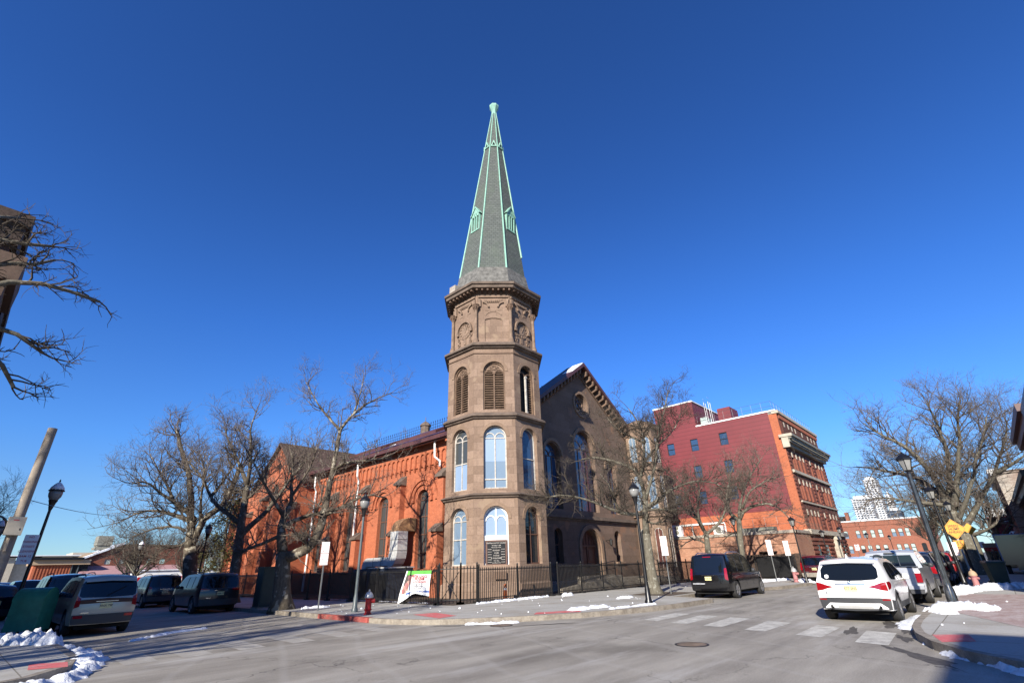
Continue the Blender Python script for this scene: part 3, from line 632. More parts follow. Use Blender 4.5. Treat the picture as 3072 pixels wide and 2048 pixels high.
# belfry tier with columns and blind clock faces
A4 = 2.74
m = MB()
for k in range(8):
    fr = octf(k, A4); s = A4 * T8
    kw = k in (0, 2, 4, 6)
    if k % 2: panel(m, fr, -s, s, 15.0, 18.95, [segm(0, 1.15, 15.22, 17.05, .12)], .07, mr=0); q = segm(0, 1.15, 15.22, 17.05, .12); fill(m, fr, q, -.07)
    else: panel(m, fr, -s, s, 15.0, 18.95, [])
octring(m, TX, TY, [(A4 + .32, 15.02), (A4 + .32, 15.1), (A4 + .1, 15.22), (A4 - .02, 15.22)])
cb(m, 'belfry_wall', M['stone'])
m = MB()
for k in range(8):
    fr = octf(k, A4); s = A4 * T8
    # frieze with little cusps
    fr.box(m, -s + .1, s - .1, -.02, .10, 18.62, 18.78)
    for i in range(9): 
        a = -.52 + i * .13
        fr.box(m, a - .035, a + .035, .05, .11, 18.28, 18.42)
    fr.box(m, -.62, .62, -.02, .06, 18.24, 18.48)
    for sg in (-1, 1):
        archstrip(m, fr, sg * (s - .42 + .0) , .34, .44, 17.85, -.02, .12, 6, a0=pi/2 if sg > 0 else 0, a1=pi if sg > 0 else pi/2)
        fr.box(m, sg * (s - .08) - .2 * (sg > 0) , sg * (s - .08) + .2 * (sg < 0), -.02, .12, 17.9, 18.5)
        fr.box(m, sg * .42 - .13, sg * .42 + .13, -.01, .03, 17.62, 17.7); fr.box(m, sg * .18 - .02, sg * .18 + .02, -.01, .03, 17.5, 17.7)
    if k % 2 == 0:
        archstrip(m, fr, 0, .62, .72, 16.42, -.02, .16, 20, a0=-.1, a1=pi + .1)
        archstrip(m, fr, 0, .55, .60, 16.42, -.02, .05, 20, a0=0, a1=2*pi)
        archstrip(m, fr, 0, .0, .34, 16.42, -.02, .02, 20, a0=0, a1=2*pi)
        for h in range(12):
            t = h * pi / 6; c0, s0_ = cos(t), sin(t)
            m.hexa([fr.P(.40*c0 - .03*s0_, .0, 16.42 + .40*s0_ + .03*c0), fr.P(.40*c0 + .03*s0_, .0, 16.42 + .40*s0_ - .03*c0), fr.P(.53*c0 + .03*s0_, .0, 16.42 + .53*s0_ - .03*c0), fr.P(.53*c0 - .03*s0_, .0, 16.42 + .53*s0_ + .03*c0),
                    fr.P(.40*c0 - .03*s0_, .05, 16.42 + .40*s0_ + .03*c0), fr.P(.40*c0 + .03*s0_, .05, 16.42 + .40*s0_ - .03*c0), fr.P(.53*c0 + .03*s0_, .05, 16.42 + .53*s0_ - .03*c0), fr.P(.53*c0 - .03*s0_, .05, 16.42 + .53*s0_ + .03*c0)])
        fr.box(m, -.72, .72, -.01, .06, 15.22, 15.34)
        for sg in (-1, 1):
            fr.box(m, sg * .67 - .1, sg * .67 + .1, -.01, .15, 16.2, 16.42)
            for q, (aa, zz, rr) in enumerate(((.62, 15.95, .12), (.52, 15.72, .1), (.58, 15.5, .13))): archstrip(m, fr, sg * aa, rr - .06, rr, zz, -.02, .07, 8, a0=0, a1=2*pi)
        fr.box(m, -.12, .12, -.01, .05, 15.4, 15.8)
        m.hexa([fr.P(-.02, .02, 16.3), fr.P(.04, .02, 16.3), fr.P(.26, .02, 16.72), fr.P(.2, .02, 16.72), fr.P(-.02, .05, 16.3), fr.P(.04, .05, 16.3), fr.P(.26, .05, 16.72), fr.P(.2, .05, 16.72)])
    else: archstrip(m, fr, 0, .6, .7, 16.92, -.02, .03, 8, a0=.5, a1=pi-.5)
cb(m, 'clock_face' if False else 'carved_ornament', M['carve'])
for k in range(8):
    a = pi / 8 + k * pi / 4; R = (A4 + .1) / cos(pi / 8); cx, cy = TX + R * cos(a), TY + R * sin(a)
    m = MB(); m.lathe([(.2, 15.1), (.2, 15.3), (.15, 15.34), (.16, 15.42), (.115, 15.5), (.105, 17.5), (.13, 17.52), (.12, 17.56)], 12, (cx, cy), 0)
    col_ = cb(m, 'column', M['carve'], smooth=False)
    m = MB(); m.lathe([(.12, 17.56), (.2, 17.68), (.16, 17.74), (.26, 17.9), (.2, 17.93), (.24, 18.0)], 8, (cx, cy), 0)
    for q in range(8):
        t = q * pi / 4; m.lathe([(.02, 17.7), (.06, 17.76), (.05, 17.84), (.01, 17.88)], 5, (cx + .2 * cos(t), cy + .2 * sin(t)))
    m.build('capital', M['stone_dk'], col_)
m = MB(); octring(m, TX, TY, [(A4 - .02, 18.93), (A4 + .12, 18.97), (A4 + .16, 19.08), (A4 + .62, 19.12), (A4 + .66, 19.3), (A4 + .76, 19.34), (A4 + .78, 19.5), (A4 + .3, 19.56), (2.0, 19.6)])
cb(m, 'cornice', M['belt'])
for k in range(8):
    fr = octf(k, A4); n = 7
    for i in range(n):
        m = MB(); a = -1.12 + i * 2.24 / (n - 1); fr.box(m, a - .06, a + .06, .1, .52, 18.96, 19.115); cb(m, 'bracket', M['stone_dk'])
m = MB(); m.lathe([(.16, 19.5), (.2, 19.8), (.13, 20.1), (.05, 20.12)], 6, (TX - 3.25, TY + .95)); fx = Fr(TX - 3.3, TY + .6, -1, 0); fx.box(m, -.3, .3, -.2, .2, 19.5, 20.0); cb(m, 'loose_stone', M['whitewash'])
# boarded skirt and slate spire
m = MB()
rs = random.Random(4)
nb_ = 5
for j in range(nb_):
    za = 19.56 + j * (21.35 - 19.56) / nb_; zb_ = 19.56 + (j + 1) * (21.35 - 19.56) / nb_
    ra = 2.78 - (2.78 - 2.47) * j / nb_; rb = ra - .055
    octring(m, TX, TY, [(ra + .03, za), (rb + .02, zb_)])
sk = cb(m, 'spire_skirt', M['wood_w'])
m = MB()
Z0, Z1, R0, R1 = 21.3, 40.2, 2.44, .17
def rz(z): return R0 + (R1 - R0) * (z - Z0) / (Z1 - Z0)
octring(m, TX, TY, [(R0 + .05, Z0 - .05), (R0 + .05, Z0 + .05), (rz(Z0 + .1), Z0 + .1), (rz(26), 26), (rz(33), 33), (R1, Z1)])
spire = cb(m, 'spire', M['slate'])
m = MB()
for k in range(8):
    a = pi / 8 + k * pi / 4
    ps = []
    top = Z1
    for z in (Z0 if k != 6 else 23.2, 28, 34, top): r = (rz(z) + .01) / cos(pi / 8); ps.append((TX + r * cos(a), TY + r * sin(a), z))
    m.tube(ps, [.075, .065, .055, .04], 6)
m.build('hip_roll', M['copper'], spire)
m = MB(); octring(m, TX, TY, [(.19, 40.0), (.2, 40.3), (.24, 40.45), (.42, 40.9), (.42, 41.1), (.28, 41.25), (.05, 41.3)]); m.build('finial', M['copper'], spire)
for k in (0, 2, 4, 6):    # louvred lucarnes on alternate faces
    zc = 27.6; fr = Fr(TX, TY, cos(k * pi / 4), sin(k * pi / 4)); m = MB()
    zb_, zt = 25.5, 27.1; db = rz(zb_) - .06
    for a0, a1 in ((-.46, -.37), (.37, .46), (-.16, -.08), (.08, .16)): fr.box(m, a0, a1, rz(zt) - .25, db + .1, zb_, zt)
    fr.box(m, -.46, .46, rz(zt) - .2, db + .14, zb_ - .1, zb_); fr.box(m, -.46, .46, rz(zt) - .3, db + .1, zt - .25, zt + .05)
    z2 = zt + .75
    m.add([fr.P(-.54, db + .18, zt - .12), fr.P(0, db + .18, z2), fr.P(.54, db + .18, zt - .12), fr.P(-.62, rz(zt) - .4, zt - .12), fr.P(0, rz(z2) - .3, z2), fr.P(.62, rz(zt) - .4, zt - .12),
           fr.P(-.43, db + .18, zt - .12), fr.P(0, db + .18, z2 - .14), fr.P(.43, db + .18, zt - .12)], [(0, 1, 4, 3), (1, 2, 5, 4), (0, 6, 7, 1), (1, 7, 8, 2)])
    m.add([fr.P(-.46, db + .1, zt), fr.P(.46, db + .1, zt), fr.P(0, db + .1, z2 - .15)], [(0, 1, 2)])
    m.mat(1); fr.box(m, -.4, .4, rz(zt) - .3, db - .04, zb_, zt)
    m.build('louvred_dormer', [M['copper'], M['grill']], spire)
for k in range(8):
    zb_ = 35.1; fr = Fr(TX, TY, cos(k * pi / 4), sin(k * pi / 4)); m = MB(); d0 = rz(zb_)
    m.add([fr.P(-.26, d0 + .1, zb_), fr.P(.26, d0 + .1, zb_), fr.P(0, d0 + .1, zb_ + .75), fr.P(-.26, d0 - .1, zb_), fr.P(.26, d0 - .1, zb_), fr.P(0, d0 - .15, zb_ + .75), fr.P(-.14, d0 + .1, zb_ + .1), fr.P(.14, d0 + .1, zb_ + .1), fr.P(0, d0 + .1, zb_ + .5)],
          [(0, 1, 7, 6), (1, 2, 8, 7), (2, 0, 6, 8), (0, 3, 4, 1), (1, 4, 5, 2), (2, 5, 3, 0)])
    m.mat(1); m.add([fr.P(-.14, d0 + .06, zb_ + .1), fr.P(.14, d0 + .06, zb_ + .1), fr.P(0, d0 + .06, zb_ + .5)], [(0, 1, 2)])
    m.build('vent', [M['copper'], M['grill']], spire)
for o_ in [spire] + list(spire.children):      # the old spire leans very slightly
    for v_ in o_.data.vertices:
        t_ = max(0, (v_.co.z - 21.3) / 19.0); v_.co.x += .24 * t_; v_.co.y -= .24 * t_
# ------------------------------------------------ gabled front
VW = 23.4; GC = 34.8; GF = Fr(0, VW, 0, -1)
def rake(a): return 18.05 - .70 * abs(a - GC)
rake.bps = (GC,)
oL, oC, oR = arch(30.2, 1.9, 5.5, 10.5), arch(34.7, 2.9, 5.5, 12.1), arch(38.7, 1.6, 5.5, 10.1)
oRose = rnd(34.75, .95, 14.6); oD = arch(34.4, 2.5, 0.7, 4.1); o1, o2 = arch(30.3, 1.0, 1.75, 4.15), arch(38.5, 1.0, 1.75, 4.15)
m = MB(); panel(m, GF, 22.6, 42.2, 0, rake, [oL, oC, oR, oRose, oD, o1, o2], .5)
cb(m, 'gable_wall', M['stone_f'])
for o in (oL, oC, oR): m = MB(); archstrip(m, GF, o['c'], o['w']/2 + .12, o['w']/2 + .36, o['zs'], -.01, .1, 16); cb(m, 'window_hood', M['stone_lt'])
m = MB(); archstrip(m, GF, oRose['c'], .97, 1.2, 14.6, -.01, .1, 28, a0=0, a1=2*pi); cb(m, 'rose_window_surround', M['stone_lt'])
m = MB(); archstrip(m, GF, oD['c'], 1.35, 1.65, oD['zs'], -.01, .12, 16, leg=.7); cb(m, 'door_surround', M['stone_lt'])
for o in (o1, o2): m = MB(); GF.box(m, o['c'] - .65, o['c'] + .65, -.01, .14, 1.58, 1.74); cb(m, 'window_sill', M['stone_lt'])
m = MB(); GF.box(m, 25.0, 42.0, -.01, .26, 4.86, 5.1); GF.box(m, 25.0, 42.0, -.01, .12, 4.72, 4.86); cb(m, 'belt_course', M['belt'])
for o, g_ in ((oL, 'glass_sky'), (oC, 'glass_sky'), (oR, 'glass_sky')):
    wv = o['w']; cwindow(GF, o, -.42, M[g_], M['frame_b'], fw=.08, mull=(-wv/6, wv/6), tracery=True)
cwindow(GF, oRose, -.4, M['glass_sky'], M['stone_lt'], fw=.14, name='rose_window')
m = MB()
for q in range(6):
    t = q * pi / 3 + .3; archstrip(m, GF, oRose['c'] + .45 * cos(t), .2, .27, 14.6 + .45 * sin(t), -.4, -.3, 10, a0=0, a1=2*pi)
cb(m, 'tracery', M['stone_lt'])
for o in (o1, o2): cwindow(GF, o, -.42, M['glass_dk'], M['frame_b'], fw=.06, mull=(0,), trans=(3.0,))
m = MB(); fill(m, GF, oD, -.45); dr = cb(m, 'double_door', M['door'])
m = MB(); 
for a in (-1.15, -.03, 1.08): GF.box(m, 34.4 + a, 34.4 + a + .07, -.45, -.38, .7, 2.95)
GF.box(m, 33.15, 35.65, -.45, -.36, 2.88, 3.0)
for a in (-.75, .2):
    for z in (.95, 1.9): GF.box(m, 34.4 + a, 34.4 + a + .55, -.45, -.41, z, z + .75)
for a in (-.8, -.4, 0, .4, .8): GF.box(m, 34.4 + a - .02, 34.4 + a + .02, -.45, -.4, 3.0, 4.0 - abs(a) * .5)
m.build('door_panel', M['frame_b'], dr)
# lantern by the door
m = MB(); m.tube([GF.P(36.6, 0, 3.35), GF.P(36.6, .5, 3.4)], .025, 6); m.lathe([(.02, 3.5), (.14, 3.36), (.1, 3.0), (.04, 2.92)], 6, (36.6, VW - .5)); cb(m, 'wall_lantern', M['iron'])
m = MB(); m.tube([GF.P(36.2, .04, 3.3), GF.P(36.3, .04, 0.6)], .03, 5); cb(m, 'downpipe', M['iron'])
# rakes
m = MB()
t_ = .34
for sg in (-1, 1):
    a0, a1 = (0, 12.3) if sg < 0 else (0, 7.5)
    za = 18.12; zb_ = 18.12 - .70 * a1; u1 = GC + sg * a1
    m.hexa([(GC, VW - .75, za), (u1, VW - .75, zb_), (u1, VW + 1.2, zb_), (GC, VW + 1.2, za), (GC, VW - .75, za + t_), (u1, VW - .75, zb_ + t_), (u1, VW + 1.2, zb_ + t_), (GC, VW + 1.2, za + t_)])
cb(m, 'raking_cornice', M['roofbrown'])
for sg in (-1, 1):
    for i in range(1, 24):
        m = MB(); a = i * .5
        if sg > 0 and a > 7.2: continue
        u = GC + sg * a; z = 18.10 - .70 * a
        m.hexa([(u - .09, VW - .6, z - .42), (u + .09, VW - .6, z - .42), (u + .09, VW - .002, z - .62), (u - .09, VW - .002, z - .62), (u - .09, VW - .66, z - .02), (u + .09, VW - .66, z - .02), (u + .09, VW - .002, z - .02), (u - .09, VW - .002, z - .02)])
        cb(m, 'bracket', M['stone_dk'])
m = MB(); 
for sg in (-1, 1):
    a1 = 12.2 if sg < 0 else 7.4; z = 18.05
    m.hexa([(GC, VW - .12, z - .75), (GC + sg * a1, VW - .12, z - .75 - .7 * a1), (GC + sg * a1, VW + .01, z - .75 - .7 * a1), (GC, VW + .01, z - .75), (GC, VW - .12, z - .62), (GC + sg * a1, VW - .12, z - .62 - .7 * a1), (GC + sg * a1, VW + .01, z - .62 - .7 * a1), (GC, VW + .01, z - .62)])
cb(m, 'belt_course', M['stone_dk'])
m = MB()
m.hexa([(GC - 1.9, VW - .74, 17.10), (GC - .15, VW - .74, 18.33), (GC - .15, VW + .4, 18.33), (GC - 1.9, VW + .4, 17.10), (GC - 1.9, VW - .74, 17.14), (GC - .15, VW - .74, 18.44), (GC - .15, VW + .4, 18.44), (GC - 1.9, VW + .4, 17.14)])
m.xf(lambda p: (p[0], p[1], p[2] + .0)); cb(m, 'roof_snow', M['snow'])
# small turret at the right corner
m = MB(); QX, QY, QR = 43.4, 22.6, 1.6
octring(m, QX, QY, [(QR + .1, 0), (QR + .1, .7), (QR, .8), (QR, 5.3), (QR + .2, 5.36), (QR + .2, 5.5), (QR, 5.6), (QR, 9.4), (QR + .16, 9.45), (QR + .16, 9.6), (QR, 9.7), (QR, 13.3), (QR + .2, 13.4), (QR + .28, 13.75), (QR + .05, 13.95), (.1, 14.6)])
tq = cb(m, 'corner_turret', M['stone'])
for k in (4, 5, 6):
    fq = Fr(QX + QR * cos(k * pi / 4), QY + QR * sin(k * pi / 4), cos(k * pi / 4), sin(k * pi / 4))
    for zb_, zt, gm in ((10.2, 12.6, 'glass_lt'), (5.9, 9.0, 'glass_lt'), (1.2, 4.4, 'door' if k == 5 else 'glass_dk')):
        o = arch(0, .75, zb_, zt); m = MB(); archstrip(m, fq, 0, .375, .5, o['zs'], -.02, .07, 10, leg=zb_); fill(m.mat(1), fq, o, .015); m.mat(2); archstrip(m, fq, 0, .32, .375, o['zs'], 0, .04, 10, leg=zb_); fq.box(m, -.02, .02, .01, .04, zb_, zt - .05)
        wo = m.build('window', [M['stone_lt'], M[gm], M['frame_w']], tq)
# ------------------------------------------------ nave
UN = 20.5; NF = Fr(UN, 0, -1, 0)     # s = -v
wv = [27.0, 31.6, 36.2, 40.8]
m = MB(); ops = [arch(-v, 1.2, 1.65, 6.5) for v in wv]
panel(m, NF, -60, -22.0, 0, 9.5, ops, .35); cb(m, 'nave_wall', M['brick'])
m = MB()        # corbel table: raised band pierced by small arches
ops2 = []
v = 24.3
while v < 43.0: ops2.append(arch(-v, .4, 7.9, 8.85)); v += .568
for o_ in ops2: o_['z0'] = 8.0; o_['zb'] = (lambda a: 8.0)
panel(m, NF, -43.2, -22.6, 8.0, 9.5, ops2, .11, d=.11)
NF.box(m, -43.2, -22.6, .0, .109, 7.985, 7.998)
for o_ in ops2:
    a = o_['c'] - .284; NF.box(m, a - .08, a + .08, .0, .16, 7.86, 8.06); NF.box(m, a - .05, a + .05, .0, .13, 7.76, 7.86)
cb(m, 'corbel_table', M['brick'])
for v in wv:
    m = MB(); archstrip(m, NF, -v, .9, 1.05, 5.9, -.01, .12, 16); archstrip(m, NF, -v, 1.35, 1.62, 5.75, -.01, .1, 16)
    for sg in (-1, 1): NF.box(m, -v + sg * .97 - .12, -v + sg * .97 + .12, 0, .16, 5.72, 5.9)
    NF.box(m, -v - .72, -v + .72, -.02, .12, 1.5, 1.64)
    cb(m, 'window_hood', M['brick'])
for v in wv:
    cwindow(NF, arch(-v, 1.2, 1.65, 6.5), -.28, M['glass_st'], M['frame_b'], fw=.075, mull=(0,), trans=(2.6, 3.7, 4.8), tracery=True)
for i, v in enumerate([24.7, 29.3, 33.9, 38.5]):
    m = MB(); NF.box(m, -v - .28, -v + .28, -.02, .42, .0, 7.0); NF.box(m, -v - .3, -v + .3, .3, .8, .0, 3.7)
    m.mat(1)
    m.hexa([NF.P(-v - .36, .62, 6.98), NF.P(-v + .36, .62, 6.98), NF.P(-v + .36, -.02, 6.98), NF.P(-v - .36, -.02, 6.98), NF.P(-v - .36, .62, 7.12), NF.P(-v + .36, .62, 7.12), NF.P(-v + .36, -.02, 7.65), NF.P(-v - .36, -.02, 7.65)])
    m.hexa([NF.P(-v - .38, .95, 3.7), NF.P(-v + .38, .95, 3.7), NF.P(-v + .38, .41, 3.7), NF.P(-v - .38, .41, 3.7), NF.P(-v - .38, .95, 3.8), NF.P(-v + .38, .95, 3.8), NF.P(-v + .38, .43, 4.2), NF.P(-v - .38, .43, 4.2)])
    cb(m, 'buttress', [M['brick'], M['belt']])
for v, full in ((25.35, 0), (34.9, 1), (43.4 - 1.6, 1)):   # downpipes
    m = MB(); pts = [NF.P(-v, .5, 9.4), NF.P(-v, .45, 8.35), NF.P(-v + .25, .2, 8.05), NF.P(-v + .25, .2, 7.7)]
    if full: pts = [NF.P(-v, .5, 9.4), NF.P(-v, .45, 8.35), NF.P(-v - .15, .2, 8.05), NF.P(-v - .15, .2, .3)]
    m.tube(pts, .075, 8); cb(m, 'downpipe', M['whitemetal'])
def gable_roof(name, mat, u0, z0_, uc, zc, v0, v1, th=.12, over=0.0, both=True):
    m = MB()
    m.hexa([(u0, v0, z0_), (uc, v0, zc), (uc, v1, zc), (u0, v1, z0_), (u0, v0, z0_ + th), (uc, v0, zc + th), (uc, v1, zc + th), (u0, v1, z0_ + th)])
    u2 = 2 * uc - u0
    m.hexa([(uc, v0, zc), (u2, v0, z0_), (u2, v1, z0_), (uc, v1, zc), (uc, v0, zc + th), (u2, v0, z0_ + th), (u2, v1, z0_ + th), (uc, v1, zc + th)])
    return cb(m, name, mat)
rf = gable_roof('roof', M['roofbrown'], UN - .62, 9.42, GC, 16.1, 24.65, 62.0)
m = MB(); m.box(UN - .74, UN - .5, 22.9, 42.4, 9.32, 9.52); m.box(UN - .9, UN - .745, 22.9, 42.4, 9.40, 9.66); m.build('gutter', M['roofbrown'], rf)
m = MB(); m.box(GC - .06, GC + .06, 24.7, 60, 16.2, 16.32)
v = 24.8
while v < 60: m.box(GC - .015, GC + .015, v - .015, v + .015, 16.3, 17.35); m.lathe([(.01, 17.3), (.06, 17.42), (.01, 17.6)], 5, (GC, v)); v += .42
m.box(GC - .01, GC + .01, 24.7, 60, 16.75, 16.80); m.box(GC - .01, GC + .01, 24.7, 60, 17.1, 17.14)
m.build('ridge_cresting', M['iron'], rf)
m = MB()
rs = random.Random(9)
for i in range(34):
    vv = rs.uniform(25, 58); tt = rs.choice((rs.uniform(.75, .99), rs.uniform(.0, .3))); L_ = rs.uniform(.3, 2.2); u = (UN - .6) + tt * (GC - UN + .6); z = 9.42 + tt * (16.1 - 9.42) + .13
    w_ = rs.uniform(.2, .7); m.hexa([(u, vv, z), (u + w_, vv, z + w_ * .46), (u + w_, vv + L_, z + w_ * .46), (u, vv + L_, z), (u, vv, z + .07), (u + w_, vv + .1, z + w_ * .46 + .07), (u + w_, vv + L_ - .1, z + w_ * .46 + .07), (u, vv + L_, z + .07)])
m.build('roof_snow', M['snow'], rf)
m = MB(); m.lathe([(.55, 16.0), (.55, 17.0), (.7, 17.05), (.6, 17.3), (.2, 17.6), (.05, 17.65), (.03, 18.2)], 8, (GC - .4, 45.5)); m.build('roof_vent', M['belt'], rf)
m = MB()        # upper clerestory roof ridge lines
for vv in (31, 39): m.hexa([(24.5, vv, 11.8), (27.5, vv, 13.2), (27.5, vv + 5.6, 13.2), (24.5, vv + 5.6, 11.8), (24.5, vv, 12.05), (27.5, vv, 13.42), (27.5, vv + 5.6, 13.42), (24.5, vv + 5.6, 12.05)])
m.build('roof_hatch', M['roofbrown'], rf)
# right aisle wall (closing the hall) and the rear
m = MB(); m.quad((2 * GC - UN, 24, 0), (2 * GC - UN, 62, 0), (2 * GC - UN, 62, 9.5), (2 * GC - UN, 24, 9.5)); m.quad((42.1, 23.4, 0), (49.1, 24.6, 0), (49.1, 24.6, 9.5), (42.1, 23.4, 9.5)); m.add([(UN, 62, 0), (2*GC-UN, 62, 0), (2*GC-UN, 62, 9.4), (GC, 62, 16.1), (UN, 62, 9.4)], [(4, 3, 2, 1, 0)]); cb(m, 'rear_wall', M['brick'])
# transept
UT = 19.0; TF = Fr(UT, 0, -1, 0); TA = -47.4
def tr(a): return 12.75 - .78 * abs(a - TA)
tr.bps = (TA,)
topt = [arch(-44.6, .9, 2.2, 7.6), arch(-47.4, 1.5, 2.2, 9.2), arch(-50.2, .9, 2.2, 7.6), rnd(-47.4, .5, 10.6)]
m = MB(); panel(m, TF, -52.1, -42.7, 0, tr, topt, .35)
m.quad((UT, 42.7, 0), (UN + .01, 42.7, 0), (UN + .01, 42.7, 9.1), (UT, 42.7, 9.08)); m.quad((UN, 52.1, 0), (UT, 52.1, 0), (UT, 52.1, 9.08), (UN, 52.1, 9.08))
cb(m, 'transept_wall', M['brick'])
for o in topt[:3]: cwindow(TF, o, -.28, M['glass_st'], M['frame_b'], fw=.07, mull=(0,), trans=(3.7, 5.2), tracery=True)
cwindow(TF, topt[3], -.28, M['glass_st'], M['frame_b'], fw=.07)
for a in (-52.0, -48.8, -46.0, -42.9):
    m = MB(); TF.box(m, a - .3, a + .3, 0, .55, 0, 6.6 if abs(a + 47.4) > 3 else 7.8); TF.box(m, a - .32, a + .32, .4, .95, 0, 3.4); m.mat(1)
    zt = 6.6 if abs(a + 47.4) > 3 else 7.8
    m.hexa([TF.P(a - .36, .65, zt), TF.P(a + .36, .65, zt), TF.P(a + .36, 0, zt), TF.P(a - .36, 0, zt), TF.P(a - .36, .65, zt + .1), TF.P(a + .36, .65, zt + .1), TF.P(a + .36, 0, zt + .6), TF.P(a - .36, 0, zt + .6)])
    cb(m, 'buttress', [M['brick'], M['belt']])
m = MB()
for sg in (-1, 1):
    v0 = 47.4; v1 = 47.4 + sg * 5.2; z1_ = 12.85 - .78 * 5.2
    m.hexa([(UT - .35, v0, 12.85), (UT - .35, v1, z1_), (34.5, v1, z1_), (34.5, v0, 12.85), (UT - .35, v0, 13.05), (UT - .35, v1, z1_ + .2), (34.5, v1, z1_ + .2), (34.5, v0, 13.05)])
cb(m, 'transept_roof', M['rooftile'])
m = MB()
for i in range(11):
    for sg in (-1, 1):
        a = TA + sg * (.35 + i * .42); z = tr(a) - .25; TF.box(m, a - .08, a + .08, 0, .14, z - .7, z)
cb(m, 'corbel_table', M['brick'])
# front steps and landing
m = MB(); m.box(26.2, 41.5, 21.2, VW - .01, 0, .62); m.box(32.2, 36.8, 20.9, 21.19, 0, .46); m.box(32.2, 36.8, 20.6, 20.89, 0, .31); m.box(28, 32.2, 20.0, 20.3, 0, .95)
m.hexa([(25.5, 19.6, 0), (32.2, 19.6, 0), (32.2, 20.0, 0), (25.5, 20.0, 0), (25.5, 19.6, .35), (32.2, 19.6, .9), (32.2, 20.0, .9), (25.5, 20.0, .35)])
m.box(37.2, 41.5, 19.8, 21.19, 0, .55)
cb(m, 'front_steps', M['kerb'])
m = MB()
for u0, z0_, u1, z1_ in ((26, .35, 31.8, .9), (37.4, .6, 41.2, .6)):
    for h in (.45, .9): m.tube([(u0, 19.8, z0_ + h), (u1, 19.8, z1_ + h)], .025, 6)
    for q in range(4):
        t = q / 3; m.tube([(u0 + (u1 - u0) * t, 19.8, z0_ + (z1_ - z0_) * t), (u0 + (u1 - u0) * t, 19.8, z0_ + (z1_ - z0_) * t + .9)], .025, 6)
cb(m, 'handrail', M['iron'])
# ================================================================= other buildings
M['mint'] = simple('pale_window_blind', (0.50, 0.60, 0.56), 0.35, var=0.15, scale=1.5)
M['band'] = simple('stone_band', (0.44, 0.38, 0.31), 0.8, var=0.15)
M['facadedk'] = masonry('brown_brick_spandrel', (0.20, 0.075, 0.05), (0.16, 0.06, 0.04), (0.15, 0.07, 0.05), 0.22, 0.075, 0.01, stain=(0.13, 0.05, 0.035), stain_amt=0.4)
B1 = thing('apartment_building', 'five-storey brick building with red metal-clad side wall and cream cornices beside the church', 'building', (60, 20, 0))
def part(m, name, mats, root, smooth=False):
    o = m.build(name, mats, root, smooth); o.location = (-root.location.x, -root.location.y, -root.location.z); return o
F1 = Fr(0, 12.0, 0, -1); U0, U1 = 52.2, 67.5
wu = [53.95, 55.4, 56.72, 58.0, 60.6, 63.0, 64.5, 65.9]
rows = [(4.3, 5.25), (6.75, 8.05), (9.45, 10.6), (13.0 - .95, 13.6)]
rows = [(4.0, 5.25), (6.7, 8.05), (9.4, 10.6), (12.95, 13.62)]
ops = []
for zb_, zt in rows:
    for u in wu: ops.append(rect(u, .62, zb_, zt))
m = MB(); panel(m, F1, U0, U1, 0.2, 14.75, ops, .32)
fac = part(m, 'brick_facade', M['brick3'], B1)
for zb_, zt in rows:
    for u in wu:
        m = MB(); fill(m, F1, rect(u, .62, zb_, zt), -.26); w_ = part(m, 'window', M['glass_dk'], B1)
        m = MB(); F1.box(m, u - .31, u + .31, -.25, -.21, (zb_ + zt) / 2 - .03, (zb_ + zt) / 2 + .03); F1.box(m, u - .15, u + .15, -.02, .06, zt, zt + .5); m.build('keystone', M['cream'], w_)
# pilaster strips between windows (vertical brick piers) and quoin bands
m = MB()
for zb_, zt in rows[:3]:
    for a, b in zip(wu, wu[1:]):
        c_ = (a + b) / 2
        if b - a < 1.8: F1.box(m, c_ - .22, c_ + .22, 0, .16, zb_ - .1, zt - .1)
for u in (52.75, 59.3, 61.8, 67.0):
    for k in range(26):
        z = 3.95 + k * .36
        if z > 11.3: break
        F1.box(m, u - .42, u + .42, 0, .05, z, z + .2)
for k in range(8):
    F1.box(m, U0 + .1, U1 - .1, 0, .1, .5 + k * .36, .72 + k * .36) if k > 5 else [F1.box(m, a, b, 0, .1, .5 + k * .36, .72 + k * .36) for a, b in ((52.3, 54.2), (55.3, 57.6), (58.6, 60.3), (64.2, 67.3))]
part(m, 'brick_pier', M['brick3'], B1)
m = MB()
for z0_, z1_ in ((5.75, 6.2), (8.45, 8.95), (11.05, 11.3)): F1.box(m, U0 + .8, U1 - .8, -.01, .03, z0_, z1_)
F1.box(m, U0 + .9, U1 - .4, -.01, .03, 12.95, 14.3)
part(m, 'spandrel', M['facadedk'], B1)
m = MB(); F1.box(m, U0 - .1, U1 + .15, -.3, .32, 3.55, 3.95); F1.box(m, U0 + .5, U1, 0, .16, 6.32, 6.46); F1.box(m, U0 + .2, U1, 0, .22, 9.0, 9.26)
part(m, 'stone_band', M['cream'], B1)
m = MB()
F1.box(m, U0 - .02, U1 + .02, 0, .35, 11.5, 11.8); F1.box(m, U0 - .1, U1 + .1, 0, .6, 11.8, 12.1); F1.box(m, U0 - .25, U1 + .3, 0, .95, 12.3, 12.52); F1.box(m, U0 - .2, U1 + .2, 0, .8, 12.1, 12.3)
for i in range(40): F1.box(m, U0 + .2 + i * .38, U0 + .36 + i * .38, .35, .75, 11.95, 12.1)
part(m, 'cornice', M['greenish'], B1)
m = MB(); F1.box(m, U0 - .3, U0 + .1, -.25, .9, 12.28, 12.56); F1.box(m, U0 - .22, U0 + .05, -.1, .5, 11.3, 12.28); part(m, 'cornice_end', M['cream'], B1)
m = MB(); F1.box(m, U0 - .1, U1 + .1, -.4, .22, 14.75, 15.05); part(m, 'parapet_coping', M['cream'], B1)
m = MB()
